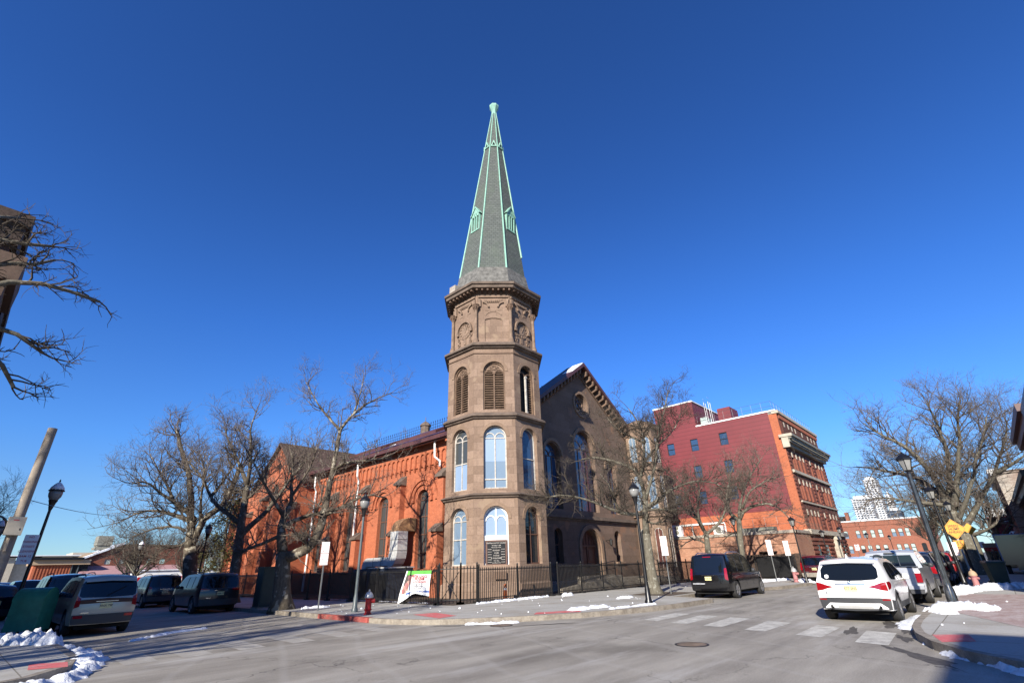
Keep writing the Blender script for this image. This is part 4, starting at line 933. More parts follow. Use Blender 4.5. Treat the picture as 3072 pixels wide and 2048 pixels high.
for i in range(48): F1.box(m, U0 + .3 + i * .315, U0 + .45 + i * .315, 0, .14, 14.28, 14.7)
part(m, 'dentil', M['brick3'], B1)
m = MB(); F1.box(m, 61.0, 62.6, 0, .5, 3.2, 3.5); F1.box(m, 61.05, 61.45, 0, .35, .1, 3.2); F1.box(m, 62.15, 62.55, 0, .35, .1, 3.2); m.mat(1); F1.box(m, 61.45, 62.15, 0, .05, .1, 2.9)
part(m, 'doorway', [M['cream'], M['door']], B1)
m = MB()
for u in (54.6, 57.9, 65.6): F1.box(m, u - .42, u + .42, 0, .02, 1.1, 2.7)
part(m, 'window', M['glass_dk'], B1)
# side wall
FS = Fr(U0, 0, -1, 0)
m = MB(); m.quad((U0, 12.75, 0), (U0, 12.0, 0), (U0, 12.0, 14.75), (U0, 12.75, 14.75)); m.quad((U0, 24.9, 0), (U0, 12.75, 0), (U0, 12.75, 5.75), (U0, 24.9, 5.75)); part(m, 'side_brick_wall', M['brick'], B1)
sw = [rect(-v, .85, z, z + 1.3) for v, z in ((17.55, 12.55), (20.75, 12.45), (23.5, 12.4), (17.6, 9.7), (20.9, 9.6), (17.7, 7.1), (20.9, 6.95), (23.7, 6.9))]
m = MB(); panel(m, FS, -20.2, -12.75, 5.75, 15.0, [o for o in sw if o['c'] > -20.2], .14, d=.03); panel(m, FS, -24.9, -20.2, 5.75, 17.9, [o for o in sw if o['c'] <= -20.2], .14, d=.03)
m.quad((U0 - .03, 20.2, 15.0), (U0 + 9, 20.2, 15.0), (U0 + 9, 20.2, 17.9), (U0 - .03, 20.2, 17.9)); m.quad((U0 - .03, 24.9, 5.7), (U0 - .03, 24.9, 17.9), (U0 + 15, 24.9, 17.9), (U0 + 15, 24.9, 5.7))
part(m, 'metal_siding', M['siding'], B1)
for o in sw:
    m = MB(); fill(m, FS, o, -.09); w_ = part(m, 'window', M['glass_sky'], B1)
    m = MB(); a, wd, z0_, z1_ = o['c'], o['w']/2, o['z0'], o['top']
    for q in ((a - wd, a - wd + .05, z0_, z1_), (a + wd - .05, a + wd, z0_, z1_), (a - wd + .05, a + wd - .05, z0_, z0_ + .05), (a - wd + .05, a + wd - .05, z1_ - .05, z1_), (a - wd + .05, a + wd - .05, (z0_+z1_)/2 - .03, (z0_+z1_)/2 + .03)): FS.box(m, q[0], q[1], -.085, -.03, q[2], q[3])
    m.build('frame', M['iron'], w_)
m = MB(); FS.box(m, -20.2, -12.0, -.15, .1, 15.0, 15.14); FS.box(m, -24.95, -20.15, -.15, .1, 17.9, 18.04); m.box(U0, U0 + 9, 20.1, 20.3, 17.9, 18.0); part(m, 'roof_coping', M['white'], B1)
m = MB(); m.box(U0 + .2, U1 - .1, 12.3, 24.8, 14.2, 14.3); m.box(U0 + .2, U1, 20.3, 24.8, 17.5, 17.8); m.quad((U1, 12, 0), (U1, 25, 0), (U1, 25, 14.9), (U1, 12, 14.9)); part(m, 'roof', M['roofbrown'], B1)
m = MB(); m.box(54.5, 57, 17, 18.4, 14.3, 17.1); m.box(57.5, 58.2, 15.8, 16.6, 14.3, 16.2); part(m, 'roof_chimney', M['siding'], B1)
m = MB(); m.lathe([(1.3, 14.6), (1.3, 15.2), (.9, 15.9), (.1, 16.2)], 8, (56, 14.2)); part(m, 'roof_vent', M['greenish'], B1)
m = MB(); m.box(53, 54.6, 19.2, 19.9, 14.9, 16.1); part(m, 'roof_equipment', M['mint'], B1)
m = MB()
for dy in (0, .5):
    for dx in (0, .55): m.tube([(52.9 + dx, 19.15 - dy, 14.9), (52.9 + dx, 19.15 - dy, 17.7)], .022, 5)
for i in range(11): m.tube([(52.9, 19.15, 15.1 + i * .3), (53.45, 19.15, 15.1 + i * .3)], .02, 4); 
for i in range(5): m.tube([(52.9, 18.65, 16.2 + i * .5), (53.45, 18.65, 16.2 + i * .5)], .02, 4)
part(m, 'roof_ladder', M['white'], B1)
m = MB()
for z in (15.6, 16.1): m.tube([(U0 + .1, 20, z), (U0 + .1, 12.3, z)], .015, 4); m.tube([(U0 + .1, 12.3, z), (U1, 12.3, z)], .015, 4)
for i in range(9): m.tube([(U0 + .1, 12.3 + i * .96, 14.9), (U0 + .1, 12.3 + i * .96, 16.1)], .015, 4)
for i in range(16): m.tube([(U0 + .1 + i, 12.3, 14.9), (U0 + .1 + i, 12.3, 16.1)], .015, 4)
part(m, 'roof_railing', M['greypole'], B1)
m = MB(); FS.box(m, -25, -19.2, 0, .14, 4.95, 5.12); 
for v in (22.6, 19.2): FS.box(m, -v - .05, -v + .05, 0, .12, 3.7, 4.95)
part(m, 'downpipe', M['whitemetal'], B1)
# low brick annex
B2 = thing('brick_annex', 'single-storey salmon brick annex with flat roof and pale coping below the red metal wall', 'building', (50, 16, 0))
FA = Fr(47.5, 0, -1, 0); FB = Fr(0, 11.9, 0, -1)
m = MB(); panel(m, FA, -30, -11.9, 0, 3.55, [rect(-14.3, .95, .2, 2.05)], .15); panel(m, FB, 47.5, 52.19, 0, 3.55, []); part(m, 'brick_wall', M['brick2'], B2)
m = MB(); fill(m, FA, rect(-14.3, .95, .2, 2.05), -.12); FA.box(m, -15.0, -13.6, 0, .3, 2.12, 2.2); part(m, 'door', M['dkwood'], B2)
m = MB(); FA.box(m, -30, -11.8, -.3, .1, 3.55, 3.78); FB.box(m, 47.5, 52.0, -.3, .1, 3.551, 3.779); part(m, 'coping', M['band'], B2)
m = MB(); m.box(47.8, 52.1, 12.2, 30, 3.3, 3.4); part(m, 'roof', M['roofbrown'], B2)
m = MB()
for z in (4.3, 4.9): m.tube([(47.7, 12.1, z), (47.7, 19, z)], .012, 4); m.tube([(47.7, 12.1, z), (52, 12.1, z)], .012, 4)
for i in range(8): m.tube([(47.7, 12.1 + i, 3.7), (47.7, 12.1 + i, 4.9)], .015, 4)
part(m, 'roof_railing', M['galv'], B2)
m = MB(); FA.box(m, -19.0, -16.2, .0, .02, 3.0, 3.02); m.box(48.1, 49.0, 13.6, 16.4, 3.4, 4.15); part(m, 'roof_equipment', M['greenish'], B2)
m = MB(); m.tube([FA.P(-15.6, .05, 0), FA.P(-15.6, .05, 3.5)], .04, 5); FA.box(m, -30, -12, 0, .02, 2.72, 2.76); part(m, 'conduit', M['brickdk'], B2)
ac0 = None
for i, (v, n_) in enumerate(((22.3, 2), (18.3, 1))):
    t = thing('air_conditioner', 'white outdoor air-conditioning unit with two fans, stacked, on the annex roof' if n_ == 2 else 'white outdoor air-conditioning unit with a single fan on the annex roof', 'air conditioner', (47.75, v, 3.78), 0, 'white air conditioners on the annex roof')
    m = MB(); m.box(0, .4, -.45, .45, 0, .75 * (1.25 if n_ == 2 else 1)); m.build('housing', M['white'], t)
    m = MB(); 
    for q in range(n_): m.add(m.ring((-.01, 0, .38 + q * .42), .2 if n_ == 2 else .28, 14, 'x'), [tuple(range(14))])
    m.build('fan', M['greenish'], t)
# far brick office at the end of the street
B3 = thing('brick_office', 'long three-storey red brick block with pale blinds closing the far end of the street', 'building', (105, 14, 0))
F3 = Fr(105, 0, -1, 0)
vs_ = [18.35, 16.6, 15.6, 14.5, 13.4, 11.6, 10.65, 9.75, 8.35]
ops = [segm(-v, .62, 4.35, 5.55, .1) for v in vs_] + [segm(-v, .62, 2.0, 3.2, .1) for v in [x - .1 for x in vs_]]
gr = [arch(-17.3, .5, -.1, .95), segm(-15.1, 1.35, -.1, 1.05, .4), segm(-12.9, 1.35, -.1, 1.1, .4), arch(-10.8, .6, -.1, 1.15), rect(-9.5, 1.3, -.1, 1.0), arch(-7.9, .7, -.1, 1.3)]
m = MB(); panel(m, F3, -40, -7.2, -.5, 7.0, ops + gr, .18); m.quad((105, 7.2, -.5), (125, 7.2, -.5), (125, 7.2, 7.0), (105, 7.2, 7.0)); part(m, 'brick_wall', M['brick4'], B3)
rr_ = random.Random(3)
for i, o in enumerate(ops):
    m = MB(); mid = (o['z0'] + o['top']) / 2; dk = i in (8, 10, 12, 13, 17)
    m.mat(1 if i in (8, 17) else 0); fill(m, F3, o, -.12, 0, mid, 99); m.mat(1 if dk else (2 if rr_.random() < .6 else 0)); fill(m, F3, o, -.12, 0, None, mid)
    w_ = part(m, 'window', [M['mint'], M['glass_dk'], M['glass_lt']], B3)
    m = MB(); F3.box(m, o['c'] - .31, o['c'] + .31, -.11, -.06, mid - .03, mid + .03); F3.box(m, o['c'] - .31, o['c'] - .26, -.11, -.06, o['z0'], o['top'] - .1); F3.box(m, o['c'] + .26, o['c'] + .31, -.11, -.06, o['z0'], o['top'] - .1); m.build('frame', M['iron'], w_)
m = MB()
for o in gr: fill(m, F3, o, -.12)
part(m, 'ground_window', M['glass_dk'], B3)
m = MB(); F3.box(m, -40, -7.1, -.1, .12, 6.95, 7.12); part(m, 'roof_coping', M['white'], B3)
m = MB(); F3.box(m, -40, -7.2, 0, .08, 6.2, 6.35); part(m, 'brick_string', M['brick4'], B3)
m = MB(); F3.box(m, -10.7, -8.3, 0, .9, 1.2, 1.42); part(m, 'awning', M['dkwood'], B3)
m = MB(); F3.box(m, -10.3, -9.7, .02, .06, .82, 1.0); part(m, 'green_sign', simple('green_sign', (.05, .5, .33), .5), B3)
m = MB(); m.box(106, 107, 17.4, 17.9, 7, 8.6); part(m, 'chimney', M['brick4'], B3)
m = MB(); m.box(108, 111, 18.3, 20, 7, 8.1); part(m, 'roof_equipment', M['black'], B3)
# distant towers
M['tower_w'] = masonry('white_grid_tower', (0.035, 0.07, 0.12), (0.05, 0.09, 0.15), (0.78, 0.80, 0.82), 2.6, 2.1, 0.5, stain=(0.1, 0.1, 0.1), stain_amt=0.0, bump=0, offset=0)  # both tower materials tinted bluish in place of distance haze
M['tower_b'] = masonry('dark_glass_tower', (0.03, 0.06, 0.11), (0.04, 0.07, 0.12), (0.20, 0.24, 0.29), 5, 3.5, 0.3, stain=(0.1, 0.1, 0.1), stain_amt=0.0, bump=0, offset=0)
def skyscraper(label, mat, x0, x1, y0, y1, h, tops=()):
    t = thing('skyscraper', label, 'skyscraper', ((x0 + x1) / 2, (y0 + y1) / 2, 0))
    m = MB(); m.box(x0, x1, y0, y1, 0, h)
    for (a, b, c_, d_, hh) in tops: m.box(a, b, c_, d_, h, h + hh)
    part(m, 'shaft', mat, t); 
    m = MB(); m.box(x0 + 2, x1 - 2, y0 + 2, y1 - 2, h + .1, h + 2.5); part(m, 'roof_plant', M['white'], t)
skyscraper('distant white gridded tower, the lower and leftmost, standing clear beside the brick corner building', M['tower_w'], 600, 625, 76, 92, 53)
skyscraper('distant white gridded tower, the tallest, half hidden by tree branches on the right', M['tower_w'], 620, 640, 69, 80, 72)
skyscraper('distant white tower behind the upper branches, right of the tallest one', M['tower_w'], 640, 655, 63, 68, 58)
skyscraper('distant dark glass tower rising behind the brick office roof', M['tower_b'], 560, 580, 52, 62, 37)
# corner building on the left, cutting the frame
B4 = thing('corner_building', 'dark brick corner building with projecting brown cornices at the left edge', 'building', (-10, 26, 0))
m = MB(); fa = Fr(0, 20.0, 0, -1); fb = Fr(-1.5, 0, 1, 0)
ops = [rect(u, 1.1, z, z + 1.9) for u in (-3.2, -6.2, -9.2, -12.2, -15.2) for z in (1.2, 5.0, 8.6)]
panel(m, fa, -24, -1.5, 0, 12.3, ops, .25); ops2 = [rect(v, 1.1, z, z + 1.9) for v in (23.5, 26.5, 29.5, 32.5) for z in (1.2, 5.0, 8.6)]
panel(m, fb, 20.0, 35, 0, 12.3, ops2, .25); m.quad((-1.5, 35, 0), (-24, 35, 0), (-24, 35, 12.3), (-1.5, 35, 12.3)); m.quad((-24, 35, 0), (-24, 20.0, 0), (-24, 20.0, 12.3), (-24, 35, 12.3)); m.quad((-24, 20.0, 12.2), (-1.5, 20.0, 12.2), (-1.5, 35, 12.2), (-24, 35, 12.2))
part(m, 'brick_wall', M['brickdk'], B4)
for o, f_ in [(o, fa) for o in ops] + [(o, fb) for o in ops2]:
    m = MB(); fill(m, f_, o, -.2); w_ = part(m, 'window', M['glass_dk'], B4)
    m = MB(); f_.box(m, o['c'] - .65, o['c'] + .65, 0, .14, o['z0'] - .18, o['z0']); f_.box(m, o['c'] - .65, o['c'] + .65, 0, .1, o['top'], o['top'] + .22); m.build('sill', M['stone'], w_)
m = MB(); m.box(-24.3, -1.25, 19.65, 35, 12.0, 12.4); m.box(-24.2, -1.35, 19.8, 35, 11.3, 12.0); part(m, 'cornice', M['dkwood'], B4)
m = MB(); m.box(-4.4, -1.0, 19.6, 22.5, 10.0, 10.9); m.box(-4.2, -1.2, 19.75, 22.4, 9.5, 10.0); part(m, 'bay_cornice', M['stone_dk'], B4)
m = MB(); m.box(-24, -1.3, 19.85, 35, 8.2, 8.75); m.box(-24, -1.35, 19.85, 35, 4.2, 4.5); part(m, 'string_course', M['stone_dk'], B4)
# building behind the camera's left shoulder: only its shadow reaches the picture
B5 = thing('row_house', 'dark brick row house at the near corner', 'building', (-14, -14, 0))
m = MB(); fc = Fr(0, -6.7, 0, 1); fd = Fr(-6, 0, 1, 0)
panel(m, fc, 6, 24, 0, 9.8, [rect(u, 1.1, z, z + 1.8) for u in (8, 11, 14, 17, 20) for z in (1, 4.2, 7)], .25); panel(m, fd, -24, -6.7, 0, 9.8, [rect(v, 1.1, z, z + 1.8) for v in (-9, -12, -15, -18) for z in (1, 4.2, 7)], .25)
m.quad((-24, -6.7, 9.8), (-24, -24, 9.8), (-6, -24, 9.8), (-6, -6.7, 9.8)); m.quad((-24, -6.7, 0), (-24, -24, 0), (-24, -24, 9.8), (-24, -6.7, 9.8)); m.quad((-24, -24, 0), (-6, -24, 0), (-6, -24, 9.8), (-24, -24, 9.8)); m.box(-23.7, -6.3, -23.7, -7.0, .1, 9.6)
part(m, 'brick_wall', M['brickdk'], B5); m = MB(); m.box(-24.4, -5.6, -24.4, -6.3, 9.8, 10.2); part(m, 'cornice', M['roofbrown'], B5)
t = thing('row_houses', 'unseen low dark brick row farther up the left street', 'building', (-5, 55, 0)); m = MB()  # unseen row, added to darken car-glass reflections and shade the street
fL = Fr(-1.6, 0, 1, 0)
for i_, (va, vb, hh) in enumerate(((35.2, 45, 8.2), (45, 55, 7.4), (55, 66, 8.0))):
    panel(m, fL, va, vb, 0, hh, [rect(v_, 1.0, z_, z_ + 1.7) for v_ in (va + 2, va + 5, va + 8) for z_ in (1.2, 4.6)], .2); m.quad((-1.6, vb, 0), (-12, vb, 0), (-12, vb, hh), (-1.6, vb, hh)); m.quad((-12, va, 0), (-1.6, va, 0), (-1.6, va, hh), (-12, va, hh)); m.quad((-1.6, va, hh), (-1.6, vb, hh), (-12, vb, hh), (-12, va, hh)); m.quad((-12, vb, 0), (-12, va, 0), (-12, va, hh), (-12, vb, hh)); m.box(-11.5, -2.0, va + .2, vb - .2, .1, hh - .2)
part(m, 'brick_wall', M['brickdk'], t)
# right-hand row
def house(name, label, u0, u1, v0, h, wall, side, cor, depth=12, wins=True, zs=(1.2, 4.2)):
    t = thing(name, label, 'building', ((u0 + u1) / 2, v0 - depth / 2, 0))
    f_ = Fr(0, v0, 0, 1); m = MB(); ops = []      # s = -u
    if wins:
        n = int((u1 - u0) / 2.4)
        ops = [rect(-(u0 + (i + .5) * (u1 - u0) / n), .95, z, z + 1.7) for i in range(n) for z in zs]
    panel(m, f_, -u1, -u0, 0, h, ops, .2); m.mat(1); m.quad((u0, v0, 0), (u0, v0 - depth, 0), (u0, v0 - depth, h), (u0, v0, h)); m.quad((u1, v0 - depth, 0), (u1, v0, 0), (u1, v0, h), (u1, v0 - depth, h)); m.quad((u0, v0, h - .1), (u0, v0 - depth, h - .1), (u1, v0 - depth, h - .1), (u1, v0, h - .1))
    part(m, 'wall', [wall, side], t)
    for o in ops:
        m = MB(); fill(m, f_, o, -.15); w_ = part(m, 'window', M['glass_dk'], t); m = MB(); f_.box(m, o['c'] - .55, o['c'] + .55, 0, .1, o['z0'] - .14, o['z0']); m.build('sill', M['stone_dk'], w_)
    m = MB(); f_.box(m, -u1, -u0, -.2, .45, h - .12, h + .2); f_.box(m, -u1, -u0, 0, .28, h - .5, h - .12); part(m, 'cornice', cor, t)
    return t
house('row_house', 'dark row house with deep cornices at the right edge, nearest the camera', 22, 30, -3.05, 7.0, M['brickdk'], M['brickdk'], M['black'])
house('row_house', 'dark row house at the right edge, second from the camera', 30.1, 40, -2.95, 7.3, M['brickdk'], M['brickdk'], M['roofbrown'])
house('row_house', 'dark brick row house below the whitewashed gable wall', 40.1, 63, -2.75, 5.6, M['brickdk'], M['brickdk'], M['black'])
h_ = house('row_house', 'brick house with a pale whitewashed side wall above its darker neighbour', 63.1, 78, -1.95, 8.3, M['brick3'], M['whitewash'], M['white'])
t = house('shop_building', 'white-fronted shop with red awning, far down the street on the right', 88, 100, 1.2, 2.6, M['white'], M['tan'], M['white'], 8, True, (.8,))
m = MB(); m.box(86.9, 88, -2.2, 1.2, 1.7, 2.1); part(m, 'awning', M['red'], t)
m = MB()
for i in range(4): m.box(87.95, 88.0 - .01, -2 + i * .8, -1.5 + i * .8, .3, 1.5)
part(m, 'shop_window', M['glass_dk'], t)
t = thing('painted_building', 'dark red painted wall with white letters seen between tree and whitewashed house', 'building', (84, -4, 0))
m = MB(); m.box(84, 87, -6, -.2, 0, 5.4); part(m, 'wall', simple('dark_red_wall', (.26, .02, .02), .7, var=.2), t); m = MB(); m.box(83.9, 87, -6, -.5, 5.4, 6.2); part(m, 'parapet', M['white'], t)
def text(s, size, mat, mtx, parent=None, name='lettering', ext=.004, align='CENTER', sx=1.0, bold=.012):
    cu = bpy.data.curves.new(name, 'FONT'); cu.body = s; cu.size = size; cu.align_x = align; cu.align_y = 'CENTER'; cu.extrude = ext; cu.offset = bold * size; cu.resolution_u = 2
    to = bpy.data.objects.new(name + '_tmp', cu); COL.objects.link(to)
    dg = bpy.context.evaluated_depsgraph_get(); me = bpy.data.meshes.new_from_object(to.evaluated_get(dg)); bpy.data.objects.remove(to)
    me.materials.clear(); me.materials.append(mat)
    o = bpy.data.objects.new(name, me); COL.objects.link(o)
    me.transform(mtx @ Matrix.Diagonal((sx, 1, 1, 1)))
    if parent: o.parent = parent; 
    return o
def face_mtx(x, y, z, nx, ny, tilt=0.0):   # text plane facing (nx, ny), upright
    n = Vector((nx, ny, 0)).normalized(); d = Vector((-n.y, n.x, 0)); up = Vector((0, 0, 1))
    R = Matrix(((d.x, up.x, n.x, x), (d.y, up.y, n.y, y), (d.z, up.z, n.z, z), (0, 0, 0, 1)))
    return R @ Matrix.Rotation(tilt, 4, 'Z')
def ptext(root, *a, **k):
    o = text(*a, parent=root, **k); o.location = (-root.location.x, -root.location.y, -root.location.z); return o
ptext(t, 'T I E', .95, M['white'], face_mtx(83.97, -1.9, 4.2, -1, 0, -pi / 2), name='lettering')
# notice board lettering on the church
fr = octf(5, AP)
for i, (s_, z, sz) in enumerate((('CENTRAL BAPTIST CHURCH', 2.84, .085), ('Worship 11 AM', 2.72, .075), ('Bible Study 6:30 PM', 2.62, .065), ('SUNDAY', 2.47, .1), ('10 AM', 2.34, .09), ('PASTOR', 2.21, .09), ('A WELCOME', 2.08, .1), ('TO ALL', 1.95, .09), ('ALL ARE INVITED', 1.85, .06))):
    p_ = fr.P(0, -.03, z); o_ = text(s_, sz, M['frame_w'], face_mtx(p_[0], p_[1], p_[2], *fr.n), church, 'lettering'); o_.location = church_inv
m = MB()
for z in (2.53, 2.4, 2.27, 2.14, 2.01, 1.89):
    for a0, a1 in ((-.47, -.26), (.26, .47)): fr.box(m, a0, a1, -.036, -.03, z - .008, z + .008)
cb(m, 'board_rule', M['frame_w'])
# left background buildings beyond the park
BG = 110
t = thing('pavilion', 'low orange brick hall with a cream fascia and dark glazed bay at the far left', 'building', (13, BG, 0)); fg = Fr(0, BG, 0, -1)
m = MB(); fg.box(m, 9.6, 14.3, -6, 0, 0, 3.9); 
for i in range(12): fg.box(m, 9.8 + i * .38, 9.95 + i * .38, 0, .12, .3, 3.8)
part(m, 'brick_wall', M['brick'], t); m = MB(); fg.box(m, 9.3, 16.4, -7, .5, 3.9, 4.6); part(m, 'fascia', M['tan'], t); m = MB(); fg.box(m, 14.3, 16.3, -6, -.01, 0, 3.9); part(m, 'glazed_bay', M['glass_dk'], t)
m = MB(); fg.box(m, 9.0, 15.4, -7, .9, 4.6, 4.95); part(m, 'roof', M['black'], t); m = MB()
for a in (14.2, 15.0): fg.box(m, a, a + .12, 0, .2, 0, 3.9)
fg.box(m, 14.3, 16.3, 0, .1, 1.4, 1.7); part(m, 'mullion', M['greypole'], t)
t = thing('domed_hall', 'cream stucco hall with a curved gable behind the brick pavilion', 'building', (17, BG + 6, 0)); f_ = Fr(0, BG + 4, 0, -1)
dome = lambda a: 4.2 + 1.75 * max(0.0, 1 - ((a - 18.0) / 3.4) ** 2) ** .5
dome.bps = [14.6 + i * .34 for i in range(21)]
m = MB(); panel(m, f_, 14.6, 21.4, 0, dome, []); part(m, 'gable_wall', M['tan'], t); m = MB(); m.prism([(14.6, BG + 4.01), (21.4, BG + 4.01), (21.4, BG + 12), (14.6, BG + 12)], 0, 4.2); part(m, 'wall', M['tan'], t)
t = thing('market_building', 'brick building with a snow-edged sloping roof and a faded pink canopy beyond the park', 'building', (22, BG + 2, 0))
zr = lambda a: 4.3 + min(1.0, (a - 14.9) / 5.6) * 2.7
zr.bps = (20.5,)
m = MB(); f_ = Fr(0, BG + 2, 0, -1); panel(m, f_, 14.9, 34, 0, zr, [rect(a, .8, 3.9, 4.7) for a in (19, 21, 23, 25, 27)], .2); m.quad((14.9, BG + 12, 0), (14.9, BG + 2, 0), (14.9, BG + 2, 4.3), (14.9, BG + 12, 4.3)); part(m, 'brick_wall', M['brick3'], t)
m = MB(); m.hexa([(14.7, BG + 1.6, 4.3), (20.6, BG + 1.6, 7.05), (20.6, BG + 12, 7.05), (14.7, BG + 12, 4.3), (14.7, BG + 1.6, 4.62), (20.6, BG + 1.6, 7.35), (20.6, BG + 12, 7.35), (14.7, BG + 12, 4.62)]); part(m, 'snowy_roof', M['snow'], t)
m = MB(); m.box(20.6, 34, BG + 1.8, BG + 12, 6.9, 7.1); part(m, 'roof', M['greenish'], t)
m = MB(); m.hexa([(15.2, BG - 1.2, 2.3), (30, BG - 1.2, 2.3), (30, BG + 2, 2.3), (15.2, BG + 2, 2.3), (15.2, BG - 1.2, 2.4), (30, BG - 1.2, 2.4), (29.5, BG + 2, 3.7), (15.6, BG + 2, 3.7)]); part(m, 'canopy', simple('faded_pink_canopy', (.52, .30, .30), .7, var=.1), t)
m = MB(); fill(m, f_, rect(19, .8, 3.9, 4.7), -.1); fill(m, f_, rect(21, .8, 3.9, 4.7), -.1); fill(m, f_, rect(23, .8, 3.9, 4.7), -.1); part(m, 'window', M['mint'], t)
m = MB(); m.box(15.0, 16.1, BG + 1.85, BG + 1.99, 2.3, 4.0); part(m, 'white_panel', M['white'], t)
m = MB(); m.box(17.0, 19.4, BG + 4, BG + 7, 6.3, 6.7); m.box(17.15, 19.3, BG + 4, BG + 7, 7.0, 8.5); m.box(17.3, 19.1, BG + 4.2, BG + 7, 6.7, 7.0); part(m, 'roof_shed', M['greenish'], t)
t = thing('white_terrace', 'pale grey row of distant houses with snowy roofs at the far left', 'building', (12, 150, 0)); m = MB()
for i, (a, b, h) in enumerate(((6, 10, 6.2), (10, 14, 5.7), (14, 19, 6.4), (19, 24, 7.2), (2, 6, 5.5))): m.box(a, b, 150 + i % 2, 160, 0, h); 
part(m, 'wall', M['cream'], t); m = MB(); m.box(2, 24, 149, 160, 6.45, 6.6); part(m, 'snowy_roof', M['snow'], t)
t = thing('poultry_shop', 'low shop with a red fascia board seen between the tree trunks', 'shop', (32, BG - 14, 0)); f_ = Fr(0, BG - 14, 0, -1)
m = MB(); f_.box(m, 20.5, 36, -5, 0, 0, 2.6); part(m, 'wall', M['white'], t); m = MB(); f_.box(m, 20.5, 36, 0, .12, .95, 1.75); part(m, 'fascia', M['red'], t); ptext(t, 'POULTRY', .6, M['white'], face_mtx(27.6, BG - 14.13, 1.32, 0, -1), name='lettering')
m = MB(); f_.box(m, 20.3, 36.2, -5, .2, 2.6, 2.75); part(m, 'roof', M['snow'], t)
# ================================================================= trees
def mat_bark(name, a, b_, pale, amt, sc=5.0):
    a, b_, pale = kk(a), kk(b_), kk(pale)
    m, nt, b = newmat(name)
    g = nt.nodes.new('ShaderNodeNewGeometry'); P = g.outputs['Position']
    mp = nt.nodes.new('ShaderNodeMapping'); nt.links.new(P, mp.inputs[0]); mp.inputs['Scale'].default_value = (1, 1, .35)
    n1 = noise(nt, mp.outputs[0], 14, 6, .7); n2 = noise(nt, P, sc, 3, .5)
    c = mix(nt, a, b_, ramp(nt, n1, [(.35, 0.), (.65, 1.)]))
    c = mix(nt, c, pale, ramp(nt, n2, [(1 - amt, 0.), (1 - amt + .05, .9)]))
    nt.links.new(c, b.inputs['Base Color']); b.inputs['Roughness'].default_value = .9; b.inputs['Specular IOR Level'].default_value = .15
    bp = nt.nodes.new('ShaderNodeBump'); bp.inputs['Strength'].default_value = .6; bp.inputs['Distance'].default_value = .03
    nt.links.new(n1, bp.inputs['Height']); nt.links.new(bp.outputs[0], b.inputs['Normal'])
    return m
M['bark_plane'] = mat_bark('plane_tree_bark', (.10, .08, .06), (.19, .16, .12), (.44, .40, .31), .44, 3.0)
M['bark'] = mat_bark('grey_brown_bark', (.13, .115, .085), (.22, .20, .155), (.34, .33, .27), .40, 6.0)
M['twig'] = mat_bark('twig_bark', (.12, .095, .075), (.19, .155, .125), (.30, .27, .23), .42, 8.0)
M['twig_dk'] = mat_bark('dark_twig_bark', (.075, .06, .045), (.12, .10, .08), (.2, .18, .15), .38, 8.0)
def twig(m, rg, p, d, L, r, lev, up=.12, wild=.5, den=1.0, sides=4):
    n = 4 if L > .7 else 3
    pts = [p.copy()]; q = p.copy(); dd = d.copy()
    for i in range(n):
        dd = (dd + Vector((rg.uniform(-1, 1), rg.uniform(-1, 1), rg.uniform(-1, 1))) * wild * .5 + Vector((0, 0, up))).normalized()
        q = q + dd * (L / n); pts.append(q.copy())
    rad = [r * (1 - .62 * i / n) for i in range(n + 1)]
    m.tube(pts, rad, sides if lev > 1 else 3, cap=False)
    if lev <= 0: return
    k = max(2, int(round(rg.uniform(2.5, 4.6) * den)))
    for j in range(k):
        t = rg.uniform(.25, 1.0); i = min(int(t * n), n - 1); f = t * n - i
        s = pts[i].lerp(pts[i + 1], f); ax = (pts[i + 1] - pts[i]).normalized()
        pr = Vector((rg.uniform(-1, 1), rg.uniform(-1, 1), rg.uniform(-.7, 1))); pr = (pr - ax * pr.dot(ax))
        if pr.length < .1: continue
        pr.normalize(); nd = (ax * rg.uniform(.5, .9) + pr * rg.uniform(.6, 1.0)).normalized()
        twig(m, rg, s, nd, L * rg.uniform(.45, .75), max(.0042, r * rg.uniform(.40, .56)), lev - 1, up, wild, den, sides)
